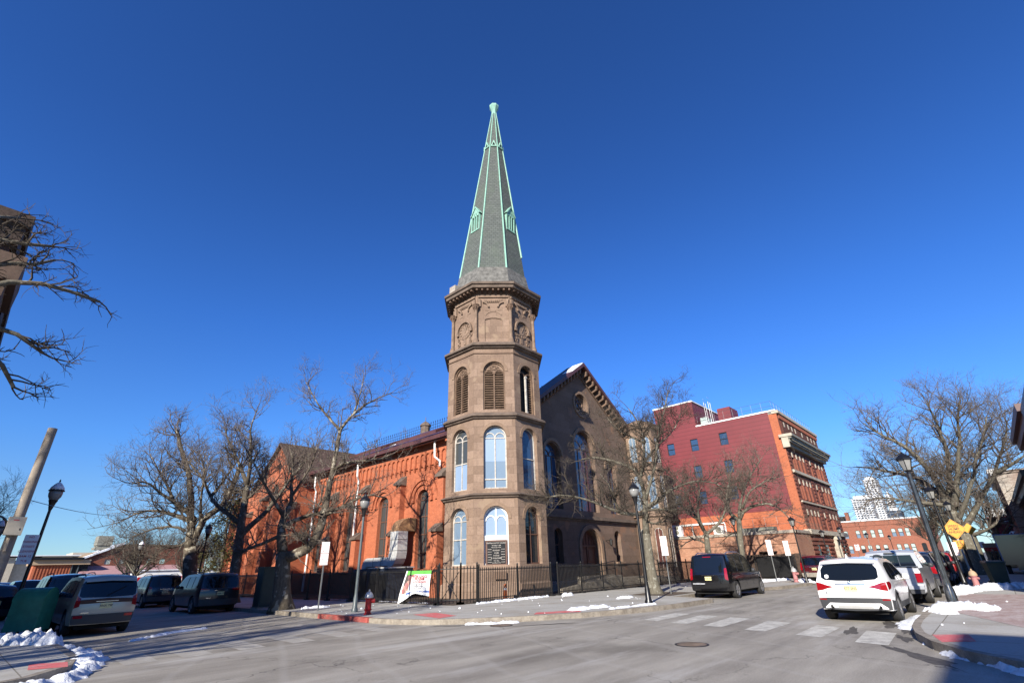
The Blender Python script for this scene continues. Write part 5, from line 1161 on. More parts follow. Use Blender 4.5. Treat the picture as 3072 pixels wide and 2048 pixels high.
def tree(name, label, limbs, seed, bark, twigm, L=1.5, lev=3, step=.55, group=None, up=.12, wild=.55, den=1.0, rmax=.15, cat='tree', trunk_n=1, rmin=.0):
    den = den * 1.12
    base = limbs[0][2][0]; rg = random.Random(seed)
    t = thing(name, label, cat, (base[0], base[1], 0), 0, group)
    tr_, cr = MB(), MB()
    for li, (r0, r1, pts) in enumerate(limbs):
        P = [Vector(p) for p in pts]
        # resample with a slight wander so that limbs look grown, not drawn
        Q = [P[0]]
        for a, b in zip(P, P[1:]):
            k = max(1, int((b - a).length / .45))
            for i in range(1, k + 1):
                q = a.lerp(b, i / k)
                if i < k and li >= trunk_n: q = q + Vector((rg.uniform(-1, 1), rg.uniform(-1, 1), rg.uniform(-1, 1))) * min(.09, r1 * 1.2 + .03)
                Q.append(q)
        for _ in range(1):
            Q = [Q[0]] + [(Q[i - 1] + Q[i] * 2 + Q[i + 1]) / 4 for i in range(1, len(Q) - 1)] + [Q[-1]]
        n = len(Q); rad = [r0 + (r1 - r0) * (i / (n - 1)) ** (.8) for i in range(n)]
        if li == 0: rad = [r * (1 + .55 * math.exp(-max(0, q.z - base[2]) / .35)) for r, q in zip(rad, Q)]
        tr_.tube(Q, rad, 12 if r0 > .2 else 7, cap=True)
        if li < trunk_n: continue
        ln = sum((b - a).length for a, b in zip(Q, Q[1:])); k = int(ln / step * den) + 2
        for j in range(k):
            tt = rg.uniform(.12, 1.0) if j else 1.0
            i = min(int(tt * (n - 1)), n - 2); f = tt * (n - 1) - i; s = Q[i].lerp(Q[i + 1], f); ax = (Q[i + 1] - Q[i]).normalized(); rr = rad[i]
            if rr < rmin: continue
            pr = Vector((rg.uniform(-1, 1), rg.uniform(-1, 1), rg.uniform(-.5, 1))); pr = pr - ax * pr.dot(ax); pr.normalize()
            nd = (ax * rg.uniform(.4, 1.0) + pr * rg.uniform(.5, 1.1)).normalized()
            if tt == 1.0: nd = (ax + pr * .2).normalized()
            LL_ = L * rg.uniform(.55, 1.15) * (1.0 if tt > .5 else .85)
            twig(cr, rg, s, nd, LL_, min(rr * .55, .02 + .015 * LL_), lev if rg.random() < .75 else lev - 1, up, wild, den)
    a = tr_.build('trunk', bark, t, True); b_ = cr.build('crown', twigm, t)
    for o in (a, b_): o.location = (-base[0], -base[1], 0)
    return t
def grown(x, y, h, spread, rg, r=.18, lean=0):      # limb list of a free-standing bare tree
    L_ = [(r, r * .75, [(x, y, 0), (x + rg.uniform(-.1, .1), y + rg.uniform(-.1, .1), h * .16), (x + rg.uniform(-.2, .2), y + rg.uniform(-.2, .2), h * .32)])]
    top = Vector(L_[0][2][-1]); n = rg.randint(5, 7)
    for i in range(n):
        a = i * 2 * pi / n + rg.uniform(-.4, .4); k = rg.uniform(.5, 1.0); pts = [tuple(top)]
        for j in range(1, 5):
            f = j / 4; pts.append((top.x + cos(a) * spread * k * f ** .8 + rg.uniform(-.2, .2), top.y + sin(a) * spread * k * f ** .8 + rg.uniform(-.2, .2), top.z + (h - top.z) * (1.15 - .55 * k) * f ** 1.1))
        L_.append((r * .55, r * .14, pts))
    L_.append((r * .6, r * .14, [tuple(top), (top.x + .2, top.y, top.z + (h - top.z) * .5), (top.x - .1, top.y + .2, h * .97)]))
    return L_
T1 = [(0.42,0.3,[(11.24,25.03,0.0),(11.17,25.06,0.66),(11.08,25.1,1.36),(11.03,25.12,2.07),(10.93,25.17,2.58)]),(0.24,0.14,[(10.93,25.17,2.58),(10.75,25.25,3.25),(10.75,25.47,3.79),(10.9,25.62,4.28),(11.15,25.73,4.7)]),(0.12,0.03,[(11.15,25.73,4.7),(11.35,25.85,5.05),(11.2,26.14,5.91),(11.36,26.51,6.84),(11.18,27.03,7.99)]),(0.26,0.17,[(11.07,25.11,2.29),(11.31,24.66,2.49),(11.71,24.16,2.61),(11.9,23.85,3.04),(11.99,23.81,3.64),(12.12,23.86,4.19),(12.19,23.94,4.91)]),(0.16,0.1,[(12.19,23.94,4.91),(12.33,24.09,5.76),(12.51,24.23,6.65),(12.63,24.4,7.57),(12.76,24.56,8.72)]),(0.09,0.025,[(12.76,24.56,8.72),(12.21,25.03,9.47),(11.74,25.46,10.15),(11.42,25.82,10.86),(11.14,26.17,11.58)]),(0.09,0.025,[(12.76,24.56,8.72),(13.09,24.41,9.41),(13.35,24.07,9.87),(13.66,23.6,10.22),(14.14,23.06,10.58),(14.6,22.63,10.82)]),(0.06,0.02,[(13.28,24.21,9.73),(13.47,24.35,10.55),(13.69,24.25,11.19),(13.65,24.27,11.91)]),(0.1,0.03,[(12.16,23.84,4.19),(12.39,23.19,4.46),(12.74,22.59,4.63),(12.86,22.1,4.93),(13.14,21.53,5.08),(13.63,21.09,4.88)]),(0.09,0.03,[(12.5,24.24,6.47),(12.62,23.52,6.81),(12.82,22.89,6.82),(13.18,22.18,6.67),(13.7,21.5,6.8),(13.97,21.05,7.02)]),(0.13,0.06,[(10.85,25.42,3.72),(11.0,24.7,3.98),(11.35,24.1,4.18),(11.91,23.41,4.3),(12.16,23.08,4.39)]),(0.11,0.03,[(10.74,25.25,3.33),(10.52,25.68,3.15),(10.2,26.16,2.96),(9.92,26.72,2.74),(9.74,27.02,2.65)]),(0.1,0.03,[(10.84,25.54,4.22),(10.2,25.5,4.94),(9.53,25.36,5.66),(9.0,25.16,6.37),(8.35,25.02,7.07)]),(0.07,0.02,[(11.19,24.72,3.38),(11.46,24.05,3.32),(11.7,23.61,3.06)]),(0.07,0.02,[(11.76,24.14,2.76),(11.12,23.98,3.19),(10.62,23.99,3.32)]),(0.07,0.02,[(11.35,25.97,5.4),(11.5,25.57,6.04),(11.77,25.23,6.7),(11.78,25.0,7.73)])]
T2 = [(0.34,0.27,[(12.43,34.49,0.01),(12.28,34.54,1.17),(12.26,34.55,2.27),(12.19,34.58,3.6)]),(0.26,0.18,[(12.19,34.58,3.6),(12.12,34.6,4.78),(12.09,34.61,5.99),(12.04,34.63,6.93)]),(0.14,0.03,[(12.04,34.63,6.93),(11.79,35.25,7.84),(11.46,35.69,8.64),(11.06,36.04,9.43),(10.7,36.39,10.24),(10.42,36.81,11.45)]),(0.13,0.03,[(12.04,34.63,6.93),(11.92,34.35,8.06),(11.6,34.15,9.29),(11.28,34.05,10.34),(11.39,33.8,11.69)]),(0.2,0.05,[(12.21,34.57,3.89),(12.57,33.91,4.64),(13.09,33.19,5.35),(13.53,32.61,6.5),(13.9,32.05,7.52),(14.2,31.52,8.29),(14.46,31.1,8.96)]),(0.17,0.04,[(12.09,34.61,4.58),(11.53,35.13,5.09),(10.83,35.7,5.61),(10.33,36.31,6.56),(9.72,36.74,7.72),(8.93,37.34,8.58)]),(0.12,0.03,[(10.45,36.16,6.24),(10.85,35.8,7.07),(11.23,35.45,8.14),(11.41,35.17,8.78)]),(0.1,0.03,[(12.12,34.6,2.28),(12.47,33.94,3.19),(12.98,33.44,3.65)]),(0.09,0.02,[(12.09,34.61,5.99),(12.55,34.02,6.59),(12.84,33.7,7.21),(12.78,33.51,8.25)])]
T3 = [(0.5,0.42,[(12.28,41.98,-0.05),(12.15,42.02,0.98),(11.92,42.08,2.24),(11.66,42.16,3.54)]),(0.34,0.24,[(11.66,42.16,3.54),(11.5,42.2,4.43),(11.33,42.25,5.33)]),(0.24,0.12,[(11.33,42.25,5.33),(11.26,42.79,6.53),(10.98,43.39,8.02),(10.51,43.74,9.52),(9.9,44.23,10.8),(9.46,44.57,12.12)]),(0.26,0.16,[(11.68,42.15,3.54),(11.85,42.1,4.43),(11.87,41.58,5.41),(12.45,40.88,5.96),(12.81,40.36,6.63),(12.88,39.93,7.77),(12.96,39.49,8.93)]),(0.2,0.04,[(11.67,42.15,5.11),(11.03,42.65,5.46),(10.39,43.15,5.77),(9.59,43.7,6.05),(8.88,44.21,6.1),(8.25,44.71,5.84),(7.84,45.04,5.4)]),(0.18,0.04,[(11.63,42.17,5.33),(10.82,42.4,6.05),(9.94,42.24,6.51),(8.97,42.1,6.99),(8.3,41.99,7.6),(7.74,41.84,7.76),(7.12,41.7,7.46)]),(0.11,0.03,[(11.15,42.31,4.6),(10.83,42.61,4.88),(10.18,43.0,5.0),(9.6,43.38,4.83),(9.12,43.73,4.68),(8.53,44.11,4.26)]),(0.1,0.03,[(11.87,42.1,2.46),(12.32,42.49,3.34),(12.86,42.75,3.76),(13.51,42.87,4.05)]),(0.08,0.02,[(11.51,42.2,3.98),(11.23,42.7,3.74),(10.87,43.01,3.4),(9.94,43.49,3.55)]),(0.12,0.03,[(11.85,41.79,4.97),(11.47,41.38,6.18),(11.22,41.03,7.28),(11.13,40.85,8.43),(10.49,40.83,9.8)]),(0.12,0.03,[(10.08,42.3,6.41),(9.43,43.12,7.85),(8.69,43.85,9.07),(8.15,44.43,10.08)]),(0.1,0.02,[(12.87,40.14,7.08),(13.53,39.53,7.3),(13.9,39.01,7.99)])]
T4 = [(0.34,0.2,[(25.75,13.7,-0.05),(25.71,13.77,0.3),(25.69,13.81,0.77),(25.69,13.81,1.57),(25.69,13.8,2.39),(25.7,13.79,3.06)]),(0.2,0.14,[(25.7,13.79,3.06),(25.72,13.75,3.74),(25.73,13.73,4.27),(25.79,13.6,4.79)]),(0.12,0.03,[(25.75,13.69,4.09),(25.13,14.02,4.0),(24.46,14.44,4.09),(23.84,14.77,4.29),(23.27,15.0,4.62),(22.61,15.4,4.76),(21.96,15.78,5.01),(21.31,16.18,5.05),(20.74,16.64,4.92)]),(0.13,0.05,[(25.79,13.6,4.79),(26.03,13.8,5.56),(26.19,13.92,6.15),(26.25,14.25,6.68),(26.21,14.75,6.95),(26.13,15.35,7.23),(25.85,16.32,7.65),(25.49,17.46,7.62)]),(0.11,0.03,[(26.19,13.92,6.15),(26.14,13.58,7.05),(26.09,13.26,8.17),(25.78,13.19,8.9),(25.47,13.37,9.49),(25.23,13.6,10.01)]),(0.1,0.03,[(25.79,13.6,4.79),(25.7,13.14,5.63),(25.61,12.65,6.47),(25.55,12.33,7.53),(25.57,12.08,8.44),(25.73,11.56,9.54),(25.81,11.19,10.68)]),(0.11,0.03,[(25.8,13.6,4.43),(26.38,13.13,4.78),(26.98,12.61,5.41),(27.7,11.89,5.7),(28.4,11.18,5.79),(29.0,10.66,5.72),(29.37,10.4,5.35)]),(0.08,0.02,[(25.78,13.62,4.26),(25.68,12.74,4.35),(25.44,12.1,4.02),(25.4,11.32,4.12)]),(0.08,0.02,[(26.13,13.6,6.86),(26.8,13.18,7.66),(27.38,12.72,8.27),(27.97,12.01,9.05),(28.28,11.64,10.08)]),(0.07,0.02,[(25.72,13.75,3.74),(26.16,13.56,3.4),(26.56,13.21,3.73),(26.95,12.9,3.73)]),(0.08,0.02,[(24.42,14.52,4.14),(23.95,14.56,4.76),(23.65,14.48,5.61),(23.18,14.75,6.13)]),(0.08,0.02,[(26.07,13.28,7.97),(25.97,14.14,8.51),(25.8,14.9,9.04),(25.65,15.4,9.97)])]
T5 = [(0.26,0.18,[(36.63,15.17,0.13),(36.64,15.12,1.21),(36.67,15.05,2.28),(36.69,14.98,3.38)]),(0.14,0.03,[(36.69,14.98,3.38),(36.78,15.33,4.08),(36.85,15.72,4.81),(36.97,15.97,5.79),(37.09,16.24,6.81)]),(0.12,0.03,[(36.66,15.07,3.61),(36.3,15.2,4.28),(36.04,15.04,5.17),(35.99,14.59,6.05),(35.83,14.42,7.19)]),(0.12,0.03,[(36.71,14.94,3.38),(37.16,14.57,3.7),(37.67,14.07,4.14),(37.99,13.78,4.93),(38.29,13.52,6.11),(38.63,13.19,7.07)]),(0.07,0.02,[(36.65,15.1,2.72),(36.01,15.68,3.14),(35.62,16.17,2.87),(35.25,16.6,2.34)]),(0.07,0.02,[(36.3,15.2,4.28),(35.86,15.8,4.77),(35.5,16.22,5.72),(35.23,16.36,6.42)])]
T6 = [(0.26,0.18,[(39.61,14.01,0.01),(39.65,13.9,1.13),(39.68,13.8,2.46),(39.74,13.61,3.83),(39.76,13.54,4.41)]),(0.16,0.03,[(39.76,13.57,4.3),(39.88,14.17,4.71),(40.03,14.34,5.34),(40.35,13.99,6.32),(40.57,13.98,7.36),(40.84,13.46,8.36)]),(0.15,0.03,[(39.77,13.52,4.3),(39.86,13.23,4.99),(39.77,12.55,5.16),(39.77,11.55,5.35),(39.74,10.67,5.16),(39.56,10.23,4.48),(39.44,9.95,4.01)]),(0.14,0.03,[(39.78,13.47,4.53),(40.17,13.24,5.73),(40.54,12.77,6.95),(40.97,12.06,7.91),(41.36,11.51,8.65)]),(0.1,0.03,[(39.88,13.18,5.1),(39.84,12.3,6.34),(40.04,11.03,6.93),(40.13,10.09,7.06)]),(0.08,0.02,[(39.74,13.62,3.37),(39.88,14.15,3.64),(39.81,15.02,2.98)])]
T7 = [(0.95,0.62,[(52.02,1.77,-0.05),(52.02,1.66,0.86),(52.03,1.53,2.0),(52.03,1.46,2.92)]),(0.42,0.26,[(52.03,1.46,2.92),(52.03,1.56,3.88),(52.52,1.69,4.9),(52.81,1.86,5.69)]),(0.28,0.05,[(52.82,1.84,5.43),(53.2,2.27,6.15),(53.58,2.74,7.17),(53.95,3.51,7.72),(54.3,4.58,8.19),(54.64,5.95,8.71),(54.99,7.19,9.08)]),(0.28,0.05,[(52.82,1.74,5.42),(52.21,1.85,6.93),(51.6,2.12,7.95),(50.98,2.6,9.01),(50.46,3.17,9.85),(49.91,4.18,10.78),(49.38,5.01,11.71)]),(0.26,0.05,[(52.62,1.72,5.16),(52.65,1.06,6.87),(52.46,0.67,8.36),(52.27,0.48,9.91),(52.08,0.38,11.52),(51.77,0.57,12.92)]),(0.26,0.05,[(52.33,1.57,4.63),(51.56,0.81,6.23),(51.09,0.16,7.85),(50.71,-0.41,9.25),(50.32,-0.78,10.94),(50.15,-1.45,12.37)]),(0.24,0.05,[(52.03,1.44,3.16),(52.58,0.33,4.53),(52.92,-0.54,5.69),(53.15,-1.33,6.61),(53.38,-2.02,7.8),(53.61,-2.81,8.99),(53.85,-3.6,10.74)]),(0.16,0.04,[(53.26,-1.67,7.08),(53.0,-2.46,7.44),(52.63,-3.34,7.88),(52.27,-4.2,8.31)]),(0.2,0.04,[(52.03,1.56,3.88),(51.27,0.55,5.2),(50.71,-0.36,6.74),(50.33,-1.0,8.08),(49.97,-1.82,9.38),(49.8,-2.46,10.74)]),(0.18,0.04,[(52.52,1.75,5.03),(51.58,2.57,5.17),(50.94,3.51,5.35),(50.4,4.47,5.54),(49.86,5.41,5.85),(49.41,6.52,5.68)]),(0.18,0.04,[(52.03,1.4,2.69),(51.56,0.76,2.87),(51.19,0.14,3.05),(50.83,-0.79,3.65)]),(0.14,0.03,[(53.96,3.29,7.69),(54.35,3.38,9.02),(54.63,3.83,10.0),(54.9,4.7,10.49)])]
T0 = [(0.33,0.25,[(-2.48,13.22,-0.05),(-2.85,13.15,0.88),(-3.22,13.08,2.36)]),(0.22,0.12,[(-3.22,13.08,2.36),(-2.93,13.14,3.7),(-2.36,13.25,4.47),(-1.85,13.65,5.45)]),(0.22,0.1,[(-3.22,13.08,2.36),(-3.76,12.97,4.96),(-3.45,13.03,6.26),(-3.07,13.51,7.38)]),(0.1,0.035,[(-1.85,13.65,5.45),(-1.42,13.94,6.25),(-0.84,14.16,6.22),(-0.31,14.47,5.86),(-0.09,14.61,5.49)]),(0.1,0.03,[(-1.85,13.65,5.45),(-1.56,13.4,6.43),(-1.24,13.26,6.94),(-0.78,13.25,7.3),(-0.31,13.24,7.46),(0.08,13.22,7.41),(0.68,13.23,7.36)]),(0.09,0.03,[(-3.07,13.51,7.38),(-2.42,13.44,7.77),(-1.72,13.37,8.04),(-1.18,13.38,8.17),(-0.79,13.35,8.23),(-0.4,13.33,8.38)]),(0.08,0.03,[(-2.42,13.44,7.77),(-2.01,13.62,8.53),(-1.52,13.82,8.85),(-1.11,13.9,9.09)]),(0.08,0.03,[(-1.56,13.4,6.43),(-1.33,13.65,7.73),(-0.88,13.84,7.95),(-0.53,13.91,8.07),(-0.3,13.96,8.38)]),(0.08,0.03,[(-1.42,13.94,6.25),(-0.93,13.83,6.61),(-0.32,13.85,6.44),(0.14,13.84,6.11)])]

tree('plane_tree', 'large forked bare plane tree at the kerb, standing before the orange nave wall', T1, 11, M['bark_plane'], M['twig'], L=1.3, lev=3, step=.26, wild=.75, up=.10, den=.9, trunk_n=1)
tree('plane_tree', 'dark-trunked bare plane tree behind the parked grey SUV, its limbs crossing the transept', T2, 12, M['bark_plane'], M['twig'], L=1.75, lev=3, step=.28, wild=.75, up=.10, trunk_n=1)
tree('plane_tree', 'widely branching plane tree with mottled yellowish trunk, farthest along the left street', T3, 13, M['bark_plane'], M['twig'], L=2.1, lev=3, step=.30, wild=.75, up=.10, trunk_n=1)
tree('street_tree', 'bare grey tree beside the black lamp post, in front of the gabled wall', T4, 14, M['bark'], M['twig_dk'], L=1.35, lev=3, step=.2, wild=.85, up=.06, den=1.05)
tree('street_tree', 'slim bare tree behind the black SUV, nearer the church of the pair before the annex', T5, 15, M['bark'], M['twig'], L=1.6, lev=3, step=.25, wild=.8, up=.08)
tree('street_tree', 'bare tree before the brick annex, with a limb reaching toward the brick facade', T6, 16, M['bark'], M['twig'], L=1.8, lev=3, step=.25, wild=.8, up=.08)
tree('street_tree', 'broad thick-trunked bare tree on the right-hand pavement behind the yellow signs', T7, 17, M['bark'], M['twig'], L=2.6, lev=3, step=.32, wild=.6, up=.06, den=1.05)
tree('overhanging_tree', 'bare tree whose dark branches reach in from the left edge before the corner building', T0, 18, M['bark'], M['twig_dk'], L=.7, lev=2, step=.26, wild=.8, up=-.02)
rg = random.Random(77)
bgt = [((13.2, 62), 5.8, 2.6, 'low bare tree beyond the parked cars, just left of the mottled plane tree'), ((15.5, 74), 7.0, 3.4, 'dark bushy bare tree before the snow-edged market roof'), ((19.5, 70), 5.6, 2.8, None), ((22.0, 78), 6.2, 3.0, None), ((17.3, 88), 6.5, 3.2, None), ((25.5, 84), 6.0, 3.0, None), ((29.0, 76), 6.4, 3.0, None), ((21.5, 63), 5.2, 2.4, None), ((24.5, 68), 5.6, 2.6, None)]
for (x, y), h, sp, lb in bgt:
    tree('park_tree', lb or 'one of the low bare trees massed in the small park beyond the left street', grown(x, y, h, sp, rg, .16), rg.randint(0, 999), M['bark'], M['twig_dk'], L=1.5, lev=3, step=.34, group='low bare trees in the small park', wild=.75)
tree('side_street_tree', 'bare tree behind the wooden utility pole at the left edge', grown(-.6, 41, 6.6, 3.2, rg, .16), 5, M['bark'], M['twig_dk'], L=1.5, lev=3, step=.42, wild=.6)
for (x, y), h, sp, lb in [((72, 3.2), 9.0, 4.2, 'bare tree behind the broad trunk, nearest of the far trees down the right street'), ((84, 5.6), 8.5, 4.0, 'bare tree before the right end of the brick office'), ((70, -.6), 8.2, 3.6, 'bare tree beside the whitewashed gable wall')]:
    tree('street_tree', lb, grown(x, y, h, sp, rg, .22), rg.randint(0, 999), M['bark'], M['twig_dk'], L=1.9, lev=3, step=.4, wild=.6)
for (x, y), h, sp in (((-8.5, 13.4), 11.5, 4.6), ((-15.5, 13.4), 14, 5.5)):
    tree('street_tree', 'bare street tree on the left pavement beside the camera', grown(x, y, h, sp, rg, .26), rg.randint(0, 999), M['bark'], M['twig_dk'], L=1.8, lev=2, step=.5, wild=.6, group='bare trees on the near left pavement')
# evergreen by the transept
M['leaf'] = mat_bark('olive_brown_leaves', (.045, .050, .018), (.10, .09, .03), (.15, .12, .04), .42, 3.0)
t = thing('evergreen_tree', 'tall olive-brown evergreen growing against the left corner of the brick transept', 'tree', (17.6, 53.6, 0))
m = MB(); m.tube([(17.6, 53.6, 0), (17.7, 53.5, 3), (17.5, 53.7, 6.5), (17.6, 53.6, 9)], [.22, .17, .1, .03], 7); part(m, 'trunk', M['bark'], t, True)
rg = random.Random(5); m = MB(); cl = []
for i in range(90):
    z = rg.uniform(.8, 9.3); R = 2.5 * (1 - (z - .8) / 9.6) ** .7 * rg.uniform(.35, 1); a = rg.uniform(0, 2 * pi); cl.append((17.6 + R * cos(a), 53.6 + R * sin(a), z, rg.uniform(.35, .65)))
for cx, cy, cz, cr_ in cl:
    for j in range(70):
        d = Vector((rg.gauss(0, 1), rg.gauss(0, 1), rg.gauss(0, .8))).normalized() * cr_ * rg.uniform(.5, 1); c_ = Vector((cx, cy, cz)) + d
        e1 = Vector((rg.uniform(-1, 1), rg.uniform(-1, 1), rg.uniform(-1, 1))).normalized(); e2 = e1.cross(Vector((rg.uniform(-1, 1), rg.uniform(-1, 1), rg.uniform(-1, 1)))).normalized(); s_ = rg.uniform(.06, .13)
        m.quad(c_ - e1 * s_, c_ - e2 * s_ * .5, c_ + e1 * s_, c_ + e2 * s_ * .5)
part(m, 'crown', M['leaf'], t)
# ================================================================= vehicles
def interp(tab, x):
    if x <= tab[0][0]: return tab[0][1]
    for (a, p), (b, q) in zip(tab, tab[1:]):
        if x <= b: return p + (q - p) * (x - a) / (b - a) if b > a else q
    return tab[-1][1]
WHEELS = {}
def wheel_meshes(R, wd, style):
    key = (R, wd, style)
    if key in WHEELS: return WHEELS[key]
    m = MB(); prof = [(R * .66, -wd / 2), (R * .93, -wd / 2), (R, -wd * .34), (R, wd * .34), (R * .93, wd / 2), (R * .66, wd / 2)]
    n = 28; vs = []; fs = []
    for r, y in prof: vs += [(r * cos(2 * pi * i / n), y, r * sin(2 * pi * i / n)) for i in range(n)]
    for j in range(len(prof) - 1):
        for i in range(n): fs.append((j*n+i, (j+1)*n+i, (j+1)*n+(i+1)%n, j*n+(i+1)%n))
    m.add(vs, fs); ty = m
    r = MB(); 
    r.mat(1); r.add([(R * .66 * cos(2*pi*i/n), wd * .30, R * .66 * sin(2*pi*i/n)) for i in range(n)], [tuple(range(n))]); r.add([(R * .66 * cos(2*pi*i/n), -wd * .30, R * .66 * sin(2*pi*i/n)) for i in range(n)], [tuple(range(n-1, -1, -1))])
    r.mat(0)
    k = style
    for i in range(k):
        a = 2 * pi * i / k; ca, sa = cos(a), sin(a); w_ = R * (.10 if k > 5 else .13)
        q = []
        for y in (wd * .31, wd * .42):
            for rr, ww in ((R * .1, w_), (R * .64, w_ * .8)): q += [(rr * ca - ww * sa, y, rr * sa + ww * ca), (rr * ca + ww * sa, y, rr * sa - ww * ca)]
        r.add(q, [(4, 5, 7, 6), (0, 4, 6, 2), (1, 3, 7, 5), (2, 6, 7, 3)])
    for j in range(n):
        a, b = 2*pi*j/n, 2*pi*(j+1)/n
        for (r0, y0, r1, y1) in ((R * .69, wd * .49, R * .62, wd * .42), (R * .62, wd * .42, R * .62, wd * .2)): r.quad((r0*cos(a), y0, r0*sin(a)), (r0*cos(b), y0, r0*sin(b)), (r1*cos(b), y1, r1*sin(b)), (r1*cos(a), y1, r1*sin(a)))
    r.add([(R * .16 * cos(2*pi*i/12), wd * .44, R * .16 * sin(2*pi*i/12)) for i in range(12)], [tuple(range(12))])
    WHEELS[key] = (ty, r); return ty, r
class Car:
    def __init__(s, name, label, x, y, rz, L, W, H, paint, top, belt, sill=.27, R=.34, fw=.85, rw=.8, tumble=.15, lean=(), flare=.0, style=5, group=None, cat='car', rear_bulge=.10, roof_crown=.05, corner=.14, gh=None, clad=None):
        s.L, s.W, s.H, s.belt, s.sill, s.R = L, W, H, belt, sill, R
        s.top, s.tumble, s.lean, s.rb, s.crown, s.corner = top, tumble, lean or [(0, 0), (belt, 0), (H, .25)], rear_bulge, roof_crown, corner
        s.xw = (-L / 2 + rw, L / 2 - fw)
        s.t = thing(name, label, cat, (x, y, 0), rz, group)
        s.paint = paint
        m = MB(); xs = set()
        N = 84
        for i in range(N + 1): xs.add(round(-L / 2 + L * i / N, 4))
        for tx, _ in top: xs.add(round(-L / 2 + tx, 4))
        for w_ in s.xw:
            for a in range(13): xs.add(round(w_ - (R + .06) * cos(pi * a / 12), 4))
        xs = sorted(q for q in xs if -L / 2 <= q <= L / 2)
        rings = []
        for x_ in xs:
            zt = interp(top, x_ + L / 2); zb = sill
            for w_ in s.xw:
                Ra = R + .07
                if abs(x_ - w_) < Ra: zb = max(zb, R * .98 + sqrt(Ra * Ra - (x_ - w_) ** 2) * 1.0)
            ring = []
            lv = [0, .12, .3, .5, .72, .9, 1.0]; bz = min(belt, zt - .03)
            for f in lv:
                z = sill + (bz - sill) * f; z = max(z, zb + .003 * f) if z < zb + .003 * f else z
                ring.append((x_, s.hw(x_, z), z))
            for f in (.12, .35, .6, .85, .97): z = bz + (zt - bz) * f; ring.append((x_, s.hw(x_, z), z))
            h = s.hw(x_, zt)
            for f, dz in ((.92, 0.004), (.72, .35), (.4, .75), (0, 1.0)):
                ring.append((x_, h * f * (1.0 if f < .9 else .985), zt + crown_(s.crown, dz, zt, s) ))
            rings.append(ring)
        n = len(rings[0]); vs = []; fs = []
        for ring in rings:
            full = ring + [(a, -b, c) for a, b, c in reversed(ring[:-1])]
            vs += full
        nn = 2 * n - 1
        for i in range(len(rings) - 1):
            for j in range(nn - 1): fs.append((i*nn+j, i*nn+j+1, (i+1)*nn+j+1, (i+1)*nn+j))
        # end caps as horizontal strips
        b0 = len(vs)
        m.add([s.df(p) for p in vs], fs)
        for e, ring in ((0, rings[0]), (1, rings[-1])):
            K = 8
            for j in range(n - 1):
                (x0, h0, z0), (x1, h1, z1) = ring[j], ring[j + 1]
                for k in range(K):
                    f0, f1 = -1 + 2 * k / K, -1 + 2 * (k + 1) / K
                    q = [(x0, h0 * f0, z0), (x0, h0 * f1, z0), (x1, h1 * f1, z1), (x1, h1 * f0, z1)]
                    if e == 0: q.reverse()
                    m.quad(*[s.df(p) for p in q])
        o = m.build('body', paint, s.t, True, weld=True)
        md = o.modifiers.new('e', 'EDGE_SPLIT'); md.split_angle = radians(38)
        s.body = o
        m = MB(); m.box(-L/2 + .2, L/2 - .25, -W/2 + .24, W/2 - .24, .2, belt - .15); m.box(-L/2 + .25, L/2 - .3, -W/2 + .1, W/2 - .1, sill - .03, sill + .03); m.build('underbody_shade', M['grill'], s.t)  # near-black boxes: shade below the body and in the arches put into colour
        ty, rm = wheel_meshes(R, .22, style); first = None
        for w_ in s.xw:
            for sg in (1, -1):
                if first is None:
                    wt = ty.build('wheel', M['tyre'], s.t, True); md = wt.modifiers.new('e', 'EDGE_SPLIT'); md.split_angle = radians(40)
                    rt = rm.build('rim', [M['rim'], M['grill']], wt); first = wt; rt0 = rt
                else:
                    wt = first.copy(); COL.objects.link(wt); wt.parent = s.t; rt = rt0.copy(); COL.objects.link(rt); rt.parent = wt
                wt.location = (w_, sg * (W / 2 - .125 + flare), R); wt.rotation_euler = (0, 0, 0 if sg > 0 else pi)
    def plan(s, x):
        d = x + s.L / 2; e = s.L / 2 - x; f = 1.0
        if d < .5: f -= s.corner * .5 * ((.5 - d) / .5) ** 2
        if e < 1.1: f -= .17 * ((1.1 - e) / 1.1) ** 2
        return f
    def hw(s, x, z):
        h = s.W / 2 * s.plan(x)
        if z <= s.belt:
            f = (z - s.sill) / (s.belt - s.sill); return h * (1 - .045 * (1 - f) ** 3 * 1.0 - .02 * max(0, f - .65) / .35)
        f = (z - s.belt) / (s.H - s.belt)
        return h * (.98 - s.tumble * f ** 1.15)
    def df(s, p, rear=None):
        x, y, z = p; d = x + s.L / 2; w = max(0, 1 - d / 1.0) ** 1.0
        ny = abs(y) / (s.W / 2)
        x = x + interp(s.lean, z) * max(0, 1 - max(d, 0) / 1.4) + s.rb * ny ** 2.6 * w
        e = s.L / 2 - p[0]; w2 = max(0, 1 - e / .9)
        x = x - .22 * ny ** 2.4 * w2 - .06 * w2 * ((z - .6) ** 2) * 3
        return (x, y, z)
